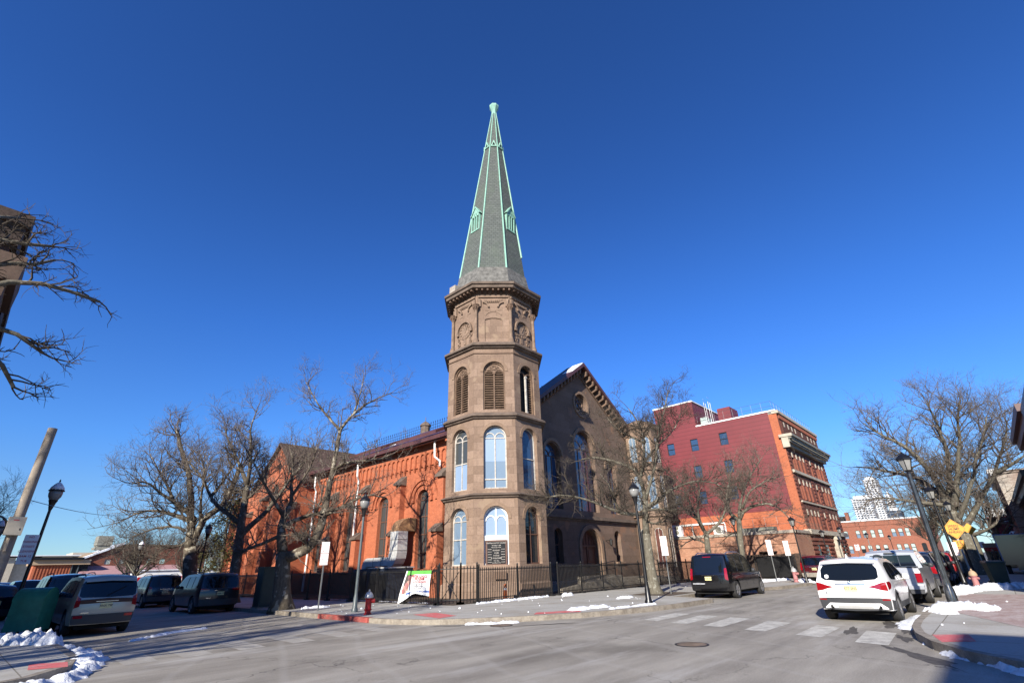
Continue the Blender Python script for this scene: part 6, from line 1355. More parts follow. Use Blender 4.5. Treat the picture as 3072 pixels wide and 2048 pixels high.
    def rear(s, m, cols, eps=.006, nz=3, mirror=False):      # cols [(y, zlow, zhigh)]
        for sg in ((1, -1) if mirror else (1,)):
            C_ = []
            out = []
            for (a, b) in zip(cols, cols[1:]):
                k = max(1, int(abs(b[0] - a[0]) / .12))
                for i in range(k): out.append(tuple(a[q] + (b[q] - a[q]) * i / k for q in range(3)))
            out.append(cols[-1])
            for a, b in zip(out, out[1:]):
                for j in range(nz):
                    f0, f1 = j / nz, (j + 1) / nz
                    q = [(a[0], a[1] + (a[2] - a[1]) * f0), (b[0], b[1] + (b[2] - b[1]) * f0), (b[0], b[1] + (b[2] - b[1]) * f1), (a[0], a[1] + (a[2] - a[1]) * f1)]
                    q = [(max(-1, min(1, y / (s.hw(-s.L / 2, z) * .998))) * s.hw(-s.L / 2, z) * .998, z) for y, z in q]
                    m.quad(*[s.df((-s.L / 2 - eps, sg * y, z)) for y, z in q])
    def side(s, m, cols, eps=.006, nz=4, both=True):
        for sg in ((1, -1) if both is True else (both,)):
            out = []
            for (a, b) in zip(cols, cols[1:]):
                k = max(1, int(abs(b[0] - a[0]) / .12))
                for i in range(k): out.append(tuple(a[q] + (b[q] - a[q]) * i / k for q in range(3)))
            out.append(cols[-1])
            for a, b in zip(out, out[1:]):
                for j in range(nz):
                    f0, f1 = j / nz, (j + 1) / nz
                    q = [(a[0], a[1] + (a[2] - a[1]) * f0), (b[0], b[1] + (b[2] - b[1]) * f0), (b[0], b[1] + (b[2] - b[1]) * f1), (a[0], a[1] + (a[2] - a[1]) * f1)]
                    m.quad(*[s.df((x - s.L / 2, sg * (s.hw(x - s.L / 2, z) + eps), z)) for x, z in q])
    def part(s, m, name, mat, parent=None, smooth=False): return m.build(name, mat, parent or s.t, smooth)
    def tailbox(s, m, y0, y1, z0, z1, d=.02):    # box lying on the rear surface
        p = s.df((-s.L / 2, (y0 + y1) / 2, (z0 + z1) / 2)); m.box(p[0] - d, p[0] + .03, y0, y1, z0, z1)
    def plate(s, z, txt, y=0.0, mat='plate'):
        p = s.df((-s.L / 2, y, z)); m = MB(); m.box(p[0] - .022, p[0] + .01, y - .155, y + .155, z - .078, z + .078); o = s.part(m, 'number_plate', M[mat])
        if txt:
            R_ = Matrix(((0, 0, -1, p[0] - .026), (-1, 0, 0, y), (0, 1, 0, z - .004), (0, 0, 0, 1)))
            t_ = text(txt, .088, M['platetext'], R_, o, 'plate_number', .001)
    def mirrors(s, x, z, mat):
        for sg in (1, -1):
            m = MB(); y = s.hw(x, z) + .1; m.lathe([(.02, z - .08), (.09, z - .06), (.1, z + .02), (.07, z + .08), (.02, z + .09)], 8, (x, sg * y)); m.box(x - .02, x + .03, sg * (y - .12), sg * y, z - .06, z - .03); s.part(m, 'wing_mirror', mat, smooth=True)
    def rails(s, x0, x1, yf=.8):
        for sg in (1, -1):
            m = MB(); pts = []
            for i in range(7):
                x = x0 + (x1 - x0) * i / 6 - s.L / 2; z = interp(s.top, x + s.L / 2) + (.07 if 0 < i < 6 else .01); h = s.hw(x, interp(s.top, x + s.L / 2)) * yf; pts.append(s.df((x, sg * h, z)))
            m.tube(pts, .018, 6); s.part(m, 'roof_rail', M['plastic'] if s.paint is not M['paint_black'] else M['chrome'])
def crown_(c, f, zt, s): return c * f * (1 if zt > s.belt + .2 else .8)
def glasshouse(c, cols, pillars=()):
    for sg_ in (1, -1):
        m = MB(); c.side(m, cols, both=sg_); g = c.part(m, 'side_window', M['carglass'])
        for x, w_ in pillars:
            m = MB(); zl, zh = interp([(a[0], a[1]) for a in cols], x), interp([(a[0], a[2]) for a in cols], x); c.side(m, [(x - w_ / 2, zl, zh), (x + w_ / 2, zl, zh)], .010, both=sg_); m.build('pillar', M['plastic'], g)
def doors(c, xs, z0, z1):
    m = MB()
    for x in xs: c.side(m, [(x - .006, z0, z1), (x + .006, z0, z1)], .004)
    c.part(m, 'door_gap', M['grill'])
# --- 1 white crossover, right foreground
c = Car('parked_car', 'white compact SUV parked first at the right kerb, nearest the crosswalk', 19.65, 3.33, 0, 4.44, 1.84, 1.58, M['paint_white'],
        [(0, 1.46), (.12, 1.52), (.6, 1.56), (1.6, 1.58), (2.3, 1.55), (2.62, 1.48), (3.35, 1.06), (3.5, 1.02), (4.1, .93), (4.35, .80), (4.44, .62)], 1.0, .3, .345, .84, .78, .2,
        [(0, 0.06), (.35, 0.0), (.62, -.02), (.98, .02), (1.06, .10), (1.5, .42), (1.6, .46)], style=10)
m = MB(); c.rear(m, [(-.70, 1.10, 1.30), (-.62, 1.045, 1.42), (-.3, 1.02, 1.445), (0, 1.015, 1.45), (.3, 1.02, 1.445), (.62, 1.045, 1.42), (.70, 1.10, 1.30)]); g_ = c.part(m, 'rear_window', M['carglass'])
m = MB(); c.rear(m, [(-.68, 1.43, 1.45), (0, 1.455, 1.475), (.68, 1.43, 1.45)], .05); m.build('spoiler_edge', M['plastic'], g_)
m = MB(); c.rear(m, [(.50, 1.10, 1.16), (.55, 1.07, 1.18), (.60, 1.10, 1.16)], .010); m.build('sticker', M['signwhite'], g_)
for sg in (1, -1):
    m = MB(); c.rear(m, [(sg * .44, .86, .875), (sg * .58, .83, .91), (sg * .70, .79, .955), (sg * .84, .77, .985), (sg * .90, .78, .99)], .012)
    c.side(m, [(.03, .79, .98), (.22, .82, .99), (.34, .90, .96)], .006) if sg > 0 else None
    c.part(m, 'tail_light', M['taillight'])
m = MB(); c.rear(m, [(-.9, .32, .58), (-.6, .30, .60), (0, .28, .60), (.6, .30, .60), (.9, .32, .58)], .010); c.side(m, [(.05, .32, .56), (.3, .31, .52), (.42, .62, .66), (.78, .72, .80), (1.15, .62, .66), (1.28, .31, .45), (2.9, .31, .44), (3.2, .5, .6), (3.6, .72, .8), (4.0, .5, .6)], .008); c.part(m, 'lower_cladding', M['plastic'])
m = MB(); c.rear(m, [(-.74, .33, .36), (-.6, .34, .47), (0, .35, .465), (.6, .34, .47), (.74, .33, .36)], .018); c.part(m, 'bumper_insert', M['paint_white']); m = MB(); c.rear(m, [(-.42, .335, .40), (0, .335, .41), (.42, .335, .40)], .024); c.part(m, 'skid_plate', M['silver'])
for sg in (1, -1):
    m = MB(); p = c.df((-2.22, sg * .56, .37)); m.tube([(p[0] - .05, sg * .56, .37), (p[0] + .1, sg * .56, .37)], .055, 14, cap=False); m.mat(1); m.cyl((p[0] - .02, sg * .56, .37), (p[0] + .1, sg * .56, .37), .046, 14); c.part(m, 'exhaust_pipe', [M['chrome'], M['grill']])
    m = MB(); c.rear(m, [(sg * .66, .535, .57), (sg * .86, .54, .575)], .016); c.part(m, 'reflector', M['taillight'])
m = MB(); c.rear(m, [(-.36, .925, .945), (.36, .925, .945)], .014); c.part(m, 'trim_bar', M['chrome'])
p = c.df((-2.22, 0, .985)); m = MB(); m.cyl((p[0] - .03, 0, .985), (p[0], 0, .985), .042, 18); m.mat(1); 
for a in (0, pi): m.add([(p[0] - .032, 0, .985)] + [(p[0] - .032, .028 * cos(a + pi / 2 * k / 4), .985 + .028 * sin(a + pi / 2 * k / 4)) for k in range(5)], [(0, 1, 2, 3, 4, 5)])
m.mat(2)
for a in (pi / 2, 3 * pi / 2): m.add([(p[0] - .032, 0, .985)] + [(p[0] - .032, .028 * cos(a + pi / 2 * k / 4), .985 + .028 * sin(a + pi / 2 * k / 4)) for k in range(5)], [(0, 1, 2, 3, 4, 5)])
c.part(m, 'round_badge', [M['plastic'], M['signwhite'], simple('badge_blue', (.05, .25, .6), .3)])
c.plate(.83, 'E77 SNS')
o_ = text('X 1', .09, M['chrome'], Matrix(((0, 0, -1, c.df((-2.22, .55, .72))[0] - .02), (-1, 0, 0, .58), (0, 1, 0, .72), (0, 0, 0, 1))), c.t, 'model_badge', .003)
glasshouse(c, [(.55, 1.08, 1.2), (.75, 1.03, 1.38), (1.2, 1.01, 1.46), (2.0, 1.0, 1.46), (2.6, 1.0, 1.40), (3.05, 1.0, 1.13)], ((1.05, .05), (1.95, .06), (2.75, .03)))
doors(c, (1.18, 2.02, 3.0), .45, 1.0); c.mirrors(.72, 1.03, M['paint_white']); c.rails(.55, 2.5, .86)
m = MB(); m.hexa([(-1.6, -.03, 1.56), (-1.3, -.03, 1.585), (-1.3, .03, 1.585), (-1.6, .03, 1.56), (-1.6, -.008, 1.7), (-1.55, -.008, 1.7), (-1.55, .008, 1.7), (-1.6, .008, 1.7)]); c.part(m, 'roof_antenna', M['paint_white'])
m = MB(); c.side(m, [(1.3, .9, .93), (1.5, .9, .93)], .03); c.side(m, [(2.2, .9, .93), (2.4, .9, .93)], .03); c.part(m, 'door_handle', M['paint_white'])
# --- 2 silver pickup ahead
c = Car('pickup_truck', 'silver pickup truck with a boxy tailgate, parked ahead of the white SUV', 26.65, 3.2, 0, 5.2, 1.86, 1.8, M['paint_silver'],
        [(0, 1.18), (1.38, 1.18), (1.40, 1.70), (1.55, 1.77), (2.2, 1.80), (3.1, 1.76), (3.35, 1.66), (3.95, 1.17), (4.1, 1.14), (4.9, 1.06), (5.2, .85)], 1.17, .38, .38, .9, 1.0, .15,
        [(0, 0), (1.2, .0), (1.8, .0)], flare=.03, style=5, rear_bulge=.04, roof_crown=.03, corner=.05, cat='pickup')
m = MB(); X0 = -2.6 + 1.35
m.add([(X0, -.74, 1.24), (X0, .74, 1.24), (X0 + .01, .66, 1.62), (X0 + .01, -.66, 1.62)], [(3, 2, 1, 0)]); g_ = c.part(m, 'rear_window', M['carglass']); m = MB()
for y in (-.24, .24): m.box(X0 - .012, X0 + .03, y - .012, y + .012, 1.24, 1.6)
m.build('window_divider', M['galv'], g_)
m = MB(); m.box(X0 - .03, X0 + .05, -.17, .17, 1.67, 1.72); c.part(m, 'brake_light', M['plastic'])
m = MB(); c.rear(m, [(-.70, .62, 1.14), (.70, .62, 1.14)], .012); c.part(m, 'tailgate', M['paint_silver']); m = MB(); c.tailbox(m, -.08, .08, .93, .97, .03); c.part(m, 'badge', M['plastic'])
m = MB(); m.box(-2.56, -1.28, -.78, .78, 1.185, 1.225); c.part(m, 'bed_cover', M['plastic'])
for sg in (1, -1):
    m = MB(); m.box(-2.64, -2.52, sg * .74, sg * .915, .72, 1.02); m.mat(1); m.box(-2.645, -2.53, sg * .745, sg * .91, 1.02, 1.10); c.part(m, 'tail_light', [M['taillight'], M['signwhite']])
m = MB(); m.box(-2.72, -2.5, -.9, .9, .5, .62); m.mat(1); m.box(-2.69, -2.5, -.86, .86, .36, .5); c.part(m, 'rear_bumper', [M['paint_silver'], M['plastic']])
c.plate(.55, '', 0, 'plate'); glasshouse(c, [(1.5, 1.2, 1.58), (2.4, 1.2, 1.66), (3.15, 1.2, 1.6), (3.7, 1.2, 1.3)], ((2.4, .06),)); doors(c, (1.5, 2.45, 3.6), .5, 1.17); c.mirrors(.95, 1.22, M['plastic'])
# --- 3.. generic SUVs / cars
def suv(label, x, y, rz, paint, L=4.75, W=1.88, H=1.76, style=5, dark=True, group='cars parked along the kerbs', light='std', txt='', rails=True, beige=None, name='parked_car'):
    c = Car(name, label, x, y, rz, L, W, H, paint,
        [(0, H - .1), (.15, H - .04), (.7, H - .01), (1.8, H), (2.6, H - .03), (2.95, H - .12), (3.6, 1.16), (3.8, 1.11), (L - .35, 1.0), (L - .08, .86), (L, .66)], 1.08, .33, .37, .9, .86, .15,
        [(0, 0.04), (.4, 0), (.7, -.02), (1.05, .0), (1.12, .04), (H - .1, .25), (H, .3)], flare=.0, style=style, group=group, cat='SUV')
    t_ = H - .16
    m = MB(); c.rear(m, [(-.76, 1.16, t_ - .08), (-.68, 1.12, t_), (0, 1.10, t_ + .02), (.68, 1.12, t_), (.76, 1.16, t_ - .08)]); c.part(m, 'rear_window', M['carglass'])
    for sg in (1, -1):
        m = MB()
        if light == 'tall': c.rear(m, [(sg * .78, .84, 1.28), (sg * .84, .80, 1.30), (sg * .92, .78, 1.30)], .012)
        elif light == 'slim': c.rear(m, [(sg * .52, .99, 1.07), (sg * .72, .97, 1.09), (sg * .91, .97, 1.10)], .012)
        else: c.rear(m, [(sg * .70, .86, 1.10), (sg * .82, .82, 1.16), (sg * .92, .82, 1.18)], .012)
        c.part(m, 'tail_light', M['taillight'])
    m = MB(); c.rear(m, [(-.9, .36, .62), (0, .34, .62), (.9, .36, .62)], .03); c.part(m, 'rear_bumper', beige or (M['plastic'] if light != 'tall' else paint))
    c.plate(.86, txt); glasshouse(c, [(.35, 1.16, 1.3), (.5, 1.12, t_), (1.5, 1.12, t_ + .04), (2.5, 1.12, t_ + .01), (3.0, 1.12, t_ - .14), (3.35, 1.12, 1.22)], ((1.28, .07), (2.15, .07)))
    doors(c, (1.25, 2.2, 3.2), .5, 1.08); c.mirrors(L / 2 - 3.15 + L * 0 + (3.25 - 0) - L / 2 + .55 - .3 if False else 3.2 - L / 2, 1.14, M['plastic'])
    if rails: c.rails(.5, 2.7, .88)
    m = MB(); p = c.df((-L / 2, 0, 1.0)); m.box(p[0] - .03, p[0], -.3, .3, .98, 1.0); c.part(m, 'trim_bar', M['chrome']); m = MB(); m.box(p[0] - .028, p[0], .42, .62, .66, .69); c.part(m, 'badge', M['chrome'])
    m = MB(); c.side(m, [(1.4, .98, 1.01), (1.6, .98, 1.01)], .03); c.side(m, [(2.35, .98, 1.01), (2.55, .98, 1.01)], .03); c.part(m, 'door_handle', paint)
    return c
c = suv('large black SUV with tall red tail lights parked beyond the street tree', 27.7, 10.55, 0, M['paint_black'], 5.15, 2.0, 1.93, 6, light='tall', txt='WGR 82K')
m = MB(); c.rear(m, [(-.2, 1.78, 1.81), (.2, 1.78, 1.81)], .03); c.part(m, 'brake_light', M['taillight']); m = MB(); c.rear(m, [(.18, .625, .65), (.8, .625, .65)], .05); c.part(m, 'bumper_snow', M['snow'])
c = suv('champagne SUV with a spoiler parked at the left, in front of the green mailbox', 4.1, 24.6, pi / 2, M['paint_champagne'], 4.6, 1.8, 1.76, 6, txt='RNX 79P')
m = MB(); c.rear(m, [(-.72, .93, 1.05), (0, .95, 1.08), (.72, .93, 1.05)], .010); c.part(m, 'garnish', M['brickdk'])
for sg in (1, -1):
    m = MB(); c.rear(m, [(sg * .78, 1.04, 1.16), (sg * .90, 1.04, 1.18)], .02); c.part(m, 'indicator', M['amber']); m = MB(); c.rear(m, [(sg * .55, .52, .60), (sg * .78, .52, .60)], .045); c.part(m, 'reflector', M['taillight'])
m = MB(); c.rear(m, [(-.68, H_ := 1.57, 1.63), (0, 1.6, 1.66), (.68, 1.57, 1.63)], .10); c.part(m, 'spoiler', M['paint_champagne'])
m = MB(); a_ = c.df((-2.3, .05, 1.15)); b_ = c.df((-2.3, -.45, 1.42)); m.tube([(a_[0] - .02, .05, 1.15), (b_[0] - .03, -.45, 1.42)], .012, 5); c.part(m, 'wiper', M['grill'])
suv('dark grey-blue SUV with slim tail lights parked at the kerb before the dark plane tree', 9.75, 31.2, pi / 2, M['paint_grey'], 4.85, 1.94, 1.76, 5, light='slim', txt='TKM 41B')
suv('black SUV parked left of the mottled plane tree', 9.75, 40.5, pi / 2, M['paint_navy'], 4.75, 1.9, 1.76, 5, txt='HJD 55V')
suv('dark SUV mostly hidden behind the champagne SUV, farther up the left street', 4.3, 49, pi / 2, M['paint_black'], 4.6, 1.85, 1.7, 5, rails=False)
suv('navy blue SUV seen over the roof of the champagne SUV', 4.0, 31.0, pi / 2, M['paint_navy'], 4.7, 1.88, 1.86, 5)
suv('dark blue car behind the green mailbox at the left edge', .9, 33.6, pi / 2 + .5, M['paint_navy'], 4.6, 1.85, 1.55, 5, rails=False)
suv('light grey car far up the left street at the left edge', 3.9, 66, pi / 2, M['paint_silver'], 4.5, 1.8, 1.6, 5, rails=False)
suv('maroon SUV with beige lower bumper parked beyond the pink hydrant', 45.6, 10.3, 0.06, M['paint_maroon'], 4.9, 1.95, 1.75, 5, light='tall', beige=M['beige_trim'], txt='ZPA 20C')
suv('dark navy SUV parked third at the right kerb, behind the leaning lamp post', 32.6, 3.15, 0, M['paint_navy'], 4.75, 1.9, 1.72, 5, txt='LCW 63T')
suv('black SUV parked fourth at the right kerb, beside the black lamp post', 38.6, 3.1, 0, M['paint_black'], 4.75, 1.9, 1.72, 5)
suv('red SUV parked fifth at the right kerb', 44.6, 3.1, 0, M['paint_red'], 4.7, 1.88, 1.7, 5, light='slim')
suv('white car parked sixth at the right kerb, seen past the sign pole', 51, 3.1, 0, M['paint_white'], 4.6, 1.85, 1.55, 5, light='slim', rails=False)
suv('black SUV parked far down the right street by the shops', 60, 3.1, 0, M['paint_black'], 4.7, 1.88, 1.75, 5)
suv('white car far down the street, showing just above the white SUV roof', 64, 9.6, 0, M['paint_white'], 4.6, 1.85, 1.6, 5, rails=False)
# box truck by the right-hand houses
t = thing('box_truck', 'dark box truck with blue edges standing in front of the right-hand row houses', 'truck', (54, -1.2, 0), 0)
m = MB(); m.box(-2.6, 2.2, -1.15, 1.15, .75, 2.7); m.build('cargo_box', M['paint_black'], t); m = MB()
for a in (-1.16, 1.1): m.box(-2.66, -2.58, a, a + .06, .75, 2.7)
m.box(-2.66, 2.2, -1.17, 1.17, 2.7, 2.76); m.build('box_edge', simple('blue_trim', (.10, .18, .42), .4), t)
m = MB(); m.box(2.25, 4.0, -1.0, 1.0, .5, 1.9); m.hexa([(2.25, -1, 1.9), (3.7, -1, 1.9), (3.7, 1, 1.9), (2.25, 1, 1.9), (2.25, -.95, 2.3), (3.2, -.95, 2.3), (3.2, .95, 2.3), (2.25, .95, 2.3)]); m.box(-2.5, 3.9, -.5, .5, .4, .75); m.build('cab', M['paint_black'], t)
ty, rm = wheel_meshes(.42, .26, 6)
for x in (-1.6, 3.0):
    for sg in (1, -1):
        w_ = ty.build('wheel', M['tyre'], t, True); w_.location = (x, sg * .98, .42); w_.rotation_euler = (0, 0, 0 if sg > 0 else pi); r_ = rm.build('rim', [M['rim'], M['grill']], w_)
# ================================================================= fences
def fence(name, label, pts, h=1.5, pitch=.125, z0=.15, posts=2.4, mat='iron', group=None, rails=(.12, .93), thick=.0135, kerb=False):
    x0, y0 = pts[0]; t = thing(name, label, 'fence', (x0, y0, 0), 0, group); pk, rl = MB(), MB()
    for (ax, ay), (bx, by) in zip(pts, pts[1:]):
        L_ = hypot(bx - ax, by - ay); dx, dy = (bx - ax) / L_, (by - ay) / L_; n = int(L_ / pitch)
        for i in range(n + 1):
            x, y = ax + dx * L_ * i / n, ay + dy * L_ * i / n; k = thick
            pk.box(x - k, x + k, y - k, y + k, z0 + .04, z0 + h - .08); pk.add([(x - k*1.7, y - k*1.7, z0 + h - .08), (x + k*1.7, y - k*1.7, z0 + h - .08), (x + k*1.7, y + k*1.7, z0 + h - .08), (x - k*1.7, y + k*1.7, z0 + h - .08), (x, y, z0 + h + .03)], [(0,1,4),(1,2,4),(2,3,4),(3,0,4)])
        for f in rails:
            z = z0 + h * f; nx, ny = -dy * .018, dx * .018
            rl.hexa([(ax - nx, ay - ny, z - .02), (bx - nx, by - ny, z - .02), (bx + nx, by + ny, z - .02), (ax + nx, ay + ny, z - .02), (ax - nx, ay - ny, z + .02), (bx - nx, by - ny, z + .02), (bx + nx, by + ny, z + .02), (ax + nx, ay + ny, z + .02)])
        k = max(1, round(L_ / posts))
        for i in range(k + 1):
            x, y = ax + dx * L_ * i / k, ay + dy * L_ * i / k; m = MB(); m.box(x - .03, x + .03, y - .03, y + .03, z0, z0 + h + .06); m.lathe([(.03, z0 + h + .06), (.05, z0 + h + .1), (.01, z0 + h + .17)], 6, (x, y)); m.box(x - .13, x + .13, y - .13, y + .13, z0, z0 + .09)
            part(m, 'post', M[mat], t)
    part(pk, 'pickets', M[mat], t); part(rl, 'rail', M[mat], t); return t
fence('iron_fence', 'black iron picket fence along the left street, before the orange nave wall', [(15.8, 19.4), (15.8, 44.5)])
t = fence('iron_gate', 'taller black iron gate with diagonal braces at the tower corner', [(15.8, 19.3), (16.5, 18.6), (17.3, 18.35)], h=1.58, pitch=.155, thick=.013, posts=1.0)
m = MB(); m.tube([(15.85, 19.2, .3), (16.45, 18.65, 1.5)], .018, 5); m.tube([(15.85, 19.2, 1.5), (16.45, 18.65, .3)], .018, 5); part(m, 'brace', M['iron'], t)
fence('iron_fence', 'black iron picket fence running past the tower base to the church path', [(17.4, 18.33), (22.8, 18.3)])
fence('iron_fence', 'black iron picket fence before the gabled front and its steps', [(23.4, 18.3), (34.6, 18.3)])
fence('iron_fence', 'black iron picket fence behind the street tree, past the small turret', [(35.2, 18.3), (46.8, 18.3)])
t = thing('privacy_fence', 'dark solid board fence below the brick annex', 'fence', (44.5, 15, 0)); m = MB()
rp = random.Random(2)
v = 11.8
while v < 18.2: m.box(46.9, 46.94, v, v + .19, .15, 1.95 + rp.uniform(-.02, .03)); v += .2
part(m, 'boards', M['dkwood'], t); m = MB(); m.box(46.95, 47.0, 11.8, 18.2, .5, .6); m.box(46.95, 47.0, 11.8, 18.2, 1.5, 1.6); part(m, 'rail', M['dkwood'], t)
t = thing('mesh_gate', 'dark screened metal gate before the annex door', 'gate', (45, 11.8, 0)); m = MB(); m.box(46.6, 46.63, 12.3, 15.2, .25, 1.75); part(m, 'screen', M['black'], t)
m = MB(); 
for v in (12.2, 15.3): m.box(46.58, 46.66, v - .04, v + .04, .15, 1.85)
m.box(46.59, 46.65, 12.2, 15.3, 1.75, 1.8); part(m, 'frame', M['iron'], t)
# ================================================================= street lamps
def lamp(name, label, x, y, h, mat, head='acorn', lean=(0, 0), r=.06, snow=False, group='street lamps with glass lanterns'):
    t = thing(name, label, 'street lamp', (x, y, .15 if x > -100 else 0), 0, group)
    hb = h - (.75 if head == 'acorn' else .62)
    m = MB(); m.lathe([(r * 2.1, 0), (r * 2.1, .08), (r * 1.5, .16), (r * 1.35, .5), (r * 1.05, .6), (r, .7), (r * .72, hb - .1)], 12); m.build('pole', M[mat], t, True).modifiers.new('e', 'EDGE_SPLIT')
    m = MB()
    if head == 'acorn': m.lathe([(r * .8, hb - .14), (.07, hb - .05), (.10, hb + .1), (.14, hb + .2), (.12, hb + .22)], 12)
    else: m.lathe([(r * .8, hb - .1), (.06, hb - .04), (.11, hb), (.12, hb + .02)], 6)
    m.build('collar', M['black'], t)
    m = MB()
    if head == 'acorn': m.lathe([(.12, hb + .2), (.19, hb + .34), (.21, hb + .46), (.19, hb + .54)], 14); 
    else: m.lathe([(.11, hb + .02), (.20, hb + .36)], 6)
    gl = m.build('lantern_glass', M['lens'], t, head == 'acorn')
    m = MB()
    if head == 'acorn': m.lathe([(.24, hb + .53), (.24, hb + .56), (.12, hb + .68), (.08, hb + .72), (.05, hb + .8), (.015, hb + .86), (.03, hb + .9), (.005, hb + .97)], 12)
    else:
        m.lathe([(.26, hb + .36), (.26, hb + .39), (.12, hb + .52), (.05, hb + .56), (.02, hb + .62)], 6)
        for i in range(6):
            a = i * pi / 3; m.tube([(.112 * cos(a), .112 * sin(a), hb + .02), (.202 * cos(a), .202 * sin(a), hb + .36)], .012, 4)
    m.build('lantern_cap', M['black'], t)
    if snow:
        m = MB(); m.lathe([(.22, hb + .57), (.2, hb + .66), (.13, hb + .76), (.08, hb + .82), (.03, hb + .86)], 10); m.build('cap_snow', M['snow'], t, True)
    t.rotation_euler = (lean[0], lean[1], 0)
    return t
lamp('street_lamp', 'grey-green lamp post with an acorn lantern behind the red hydrant', 12.0, 20.0, 4.55, 'greypole', 'acorn', (0, 0), .065)
lamp('street_lamp', 'black lamp post standing before the gabled front, its lantern against the street tree', 19.75, 10.9, 4.65, 'black', 'acorn', (0.0, -.006), .075)
lamp('street_lamp', 'dark lamp post beside the wooden utility pole, with a snow-capped lantern', 2.1, 25.2, 4.75, 'black', 'acorn', (0.0, .0), .06, True)
lamp('street_lamp', 'pale-lanterned lamp post half cut by the left edge', 1.3, 33.5, 4.0, 'greypole', 'acorn', (0, 0), .05, True)
lamp('street_lamp', 'black lamp post between the two plane trees of the left street', 11.5, 38.5, 4.6, 'black', 'acorn', (0, 0), .06)
lamp('street_lamp', 'lamp post with a snowy white cap before the market building', 11.4, 55, 4.3, 'black', 'acorn', (0, 0), .05, True)
lamp('street_lamp', 'near grey lamp post at the right corner, its square lantern highest of the right-hand lamps', 20.9, 1.45, 4.62, 'gloss', 'hex', (0.02, .0), .095)
lamp('street_lamp', 'black lamp post directly behind the speed hump sign', 32.9, 1.6, 4.6, 'black', 'hex', (0, 0), .07)
lamp('street_lamp', 'third lamp along the right kerb, its lantern just above the yellow diamond sign', 43.5, 1.5, 4.6, 'black', 'hex', (0, 0), .07)
lamp('street_lamp', 'dark lamp post between the two trees before the brick annex', 38.6, 13.6, 4.4, 'black', 'hex', (0, 0), .06)
lamp('street_lamp', 'dark lamp post before the corner of the brick annex, beside the maroon SUV', 39.2, 9.85, 4.1, 'black', 'hex', (0, 0), .055)
lamp('street_lamp', 'lamp post before the brick facade, left of its cream doorway', 52.0, 10.9, 3.7, 'black', 'hex', (0, 0), .05)
lamp('street_lamp', 'lamp post right beside the cream doorway of the brick facade', 60.0, 11.0, 4.2, 'black', 'hex', (0, 0), .05)
lamp('street_lamp', 'slim grey lamp post before the left part of the brick office', 74.0, 10.9, 4.0, 'galv', 'hex', (0, 0), .05)
lamp('street_lamp', 'farthest lamp post, before the middle of the brick office', 88.0, 10.4, 4.0, 'black', 'hex', (0, 0), .05)
# utility pole
t = thing('utility_pole', 'bare grey wooden utility pole at the left edge carrying a metal cabinet', 'utility pole', (1.045, 19.5, .1), 0)
t.scale = (.78, .78, .79)
m = MB(); m.lathe([(.17, 0), (.155, 3.5), (.14, 7.15)], 14); m.build('pole', M['polewood'], t, True).modifiers.new('e', 'EDGE_SPLIT')
m = MB(); m.box(-.25, .2, -.42, -.15, 3.4, 3.98); bx_ = m.build('cabinet', M['cream'], t); m = MB(); m.box(-.12, .02, -.425, -.42, 3.86, 3.89); m.build('red_label', M['signred'], bx_)
m = MB(); m.box(.1, .12, -.43, -.42, 3.55, 3.62); m.build('cabinet_latch', M['iron'], bx_)
m = MB(); m.tube([(-.05, -.2, 3.4), (-.03, -.2, 2.9)], .07, 8); m.build('conduit', M['polewood'], t)
m = MB(); pts = [(-.55 + .32 * cos(a * pi / 10), -.1, 3.65 + .36 * sin(a * pi / 10)) for a in range(21)]; m.tube(pts, .035, 6); m.build('cable_coil', M['black'], t)
m = MB(); N = 24; a_, b_ = Vector((.05, .05, 4.6)), Vector((14, 50, 9.5))
m.tube([a_.lerp(b_, i / N) - Vector((0, 0, 1.6 * 4 * (i / N) * (1 - i / N) * .4)) for i in range(N + 1)], .012, 4); m.build('wire', M['black'], t)
# ================================================================= signs
def rect_sign(m, x, y, z0, z1, w_, nx, ny, off=.04, th=.006):
    f = Fr(x, y, nx, ny); f.box(m, -w_ / 2, w_ / 2, off, off + th, z0, z1); return f
def parking_sign(label, x, y, h, face, panels, mat='galv', lines=True):
    t = thing('parking_sign', label, 'street sign', (x, y, .15), 0, 'white parking signs on posts')
    m = MB(); m.box(-.025, .025, -.02, .02, 0, h); m.build('post', M[mat], t); zt = h - .02
    nx, ny = face
    for i, (ph, pw, rows_) in enumerate(panels):
        m = MB(); f = rect_sign(m, 0, 0, zt - ph, zt, pw, nx, ny); pl = m.build('sign_plate', M['signwhite'], t)
        m = MB(); f.box(m, -pw/2 + .012, pw/2 - .012, .046, .048, zt - ph + .012, zt - ph + .02); f.box(m, -pw/2 + .012, pw/2 - .012, .046, .048, zt - .02, zt - .012); f.box(m, -pw/2 + .012, -pw/2 + .02, .046, .048, zt - ph + .02, zt - .02); f.box(m, pw/2 - .02, pw/2 - .012, .046, .048, zt - ph + .02, zt - .02); m.build('sign_border', M['signred'], pl)
        for j, r_ in enumerate(rows_):
            z = zt - ph * (j + .65) / (len(rows_) + .3); p = f.P(0, .047, z); o_ = text(r_, min(ph / (len(rows_) + .8) * .95, pw * 1.25 / max(4, len(r_)) * 1.15), M['signred'], face_mtx(p[0], p[1], p[2], nx, ny), pl, 'lettering', .0015)
        zt -= ph + .02
    return t
cdir = lambda x, y: (-x, -y)
parking_sign('white and red parking sign on a slim post, left of the red hydrant', 11.5, 22.1, 2.75, (-.62, -.78), [(.46, .34, ('NO', 'PARKING', '8AM-9AM', 'MON')), (.46, .34, ('2 HOUR', 'PARKING', '9AM-5PM'))])
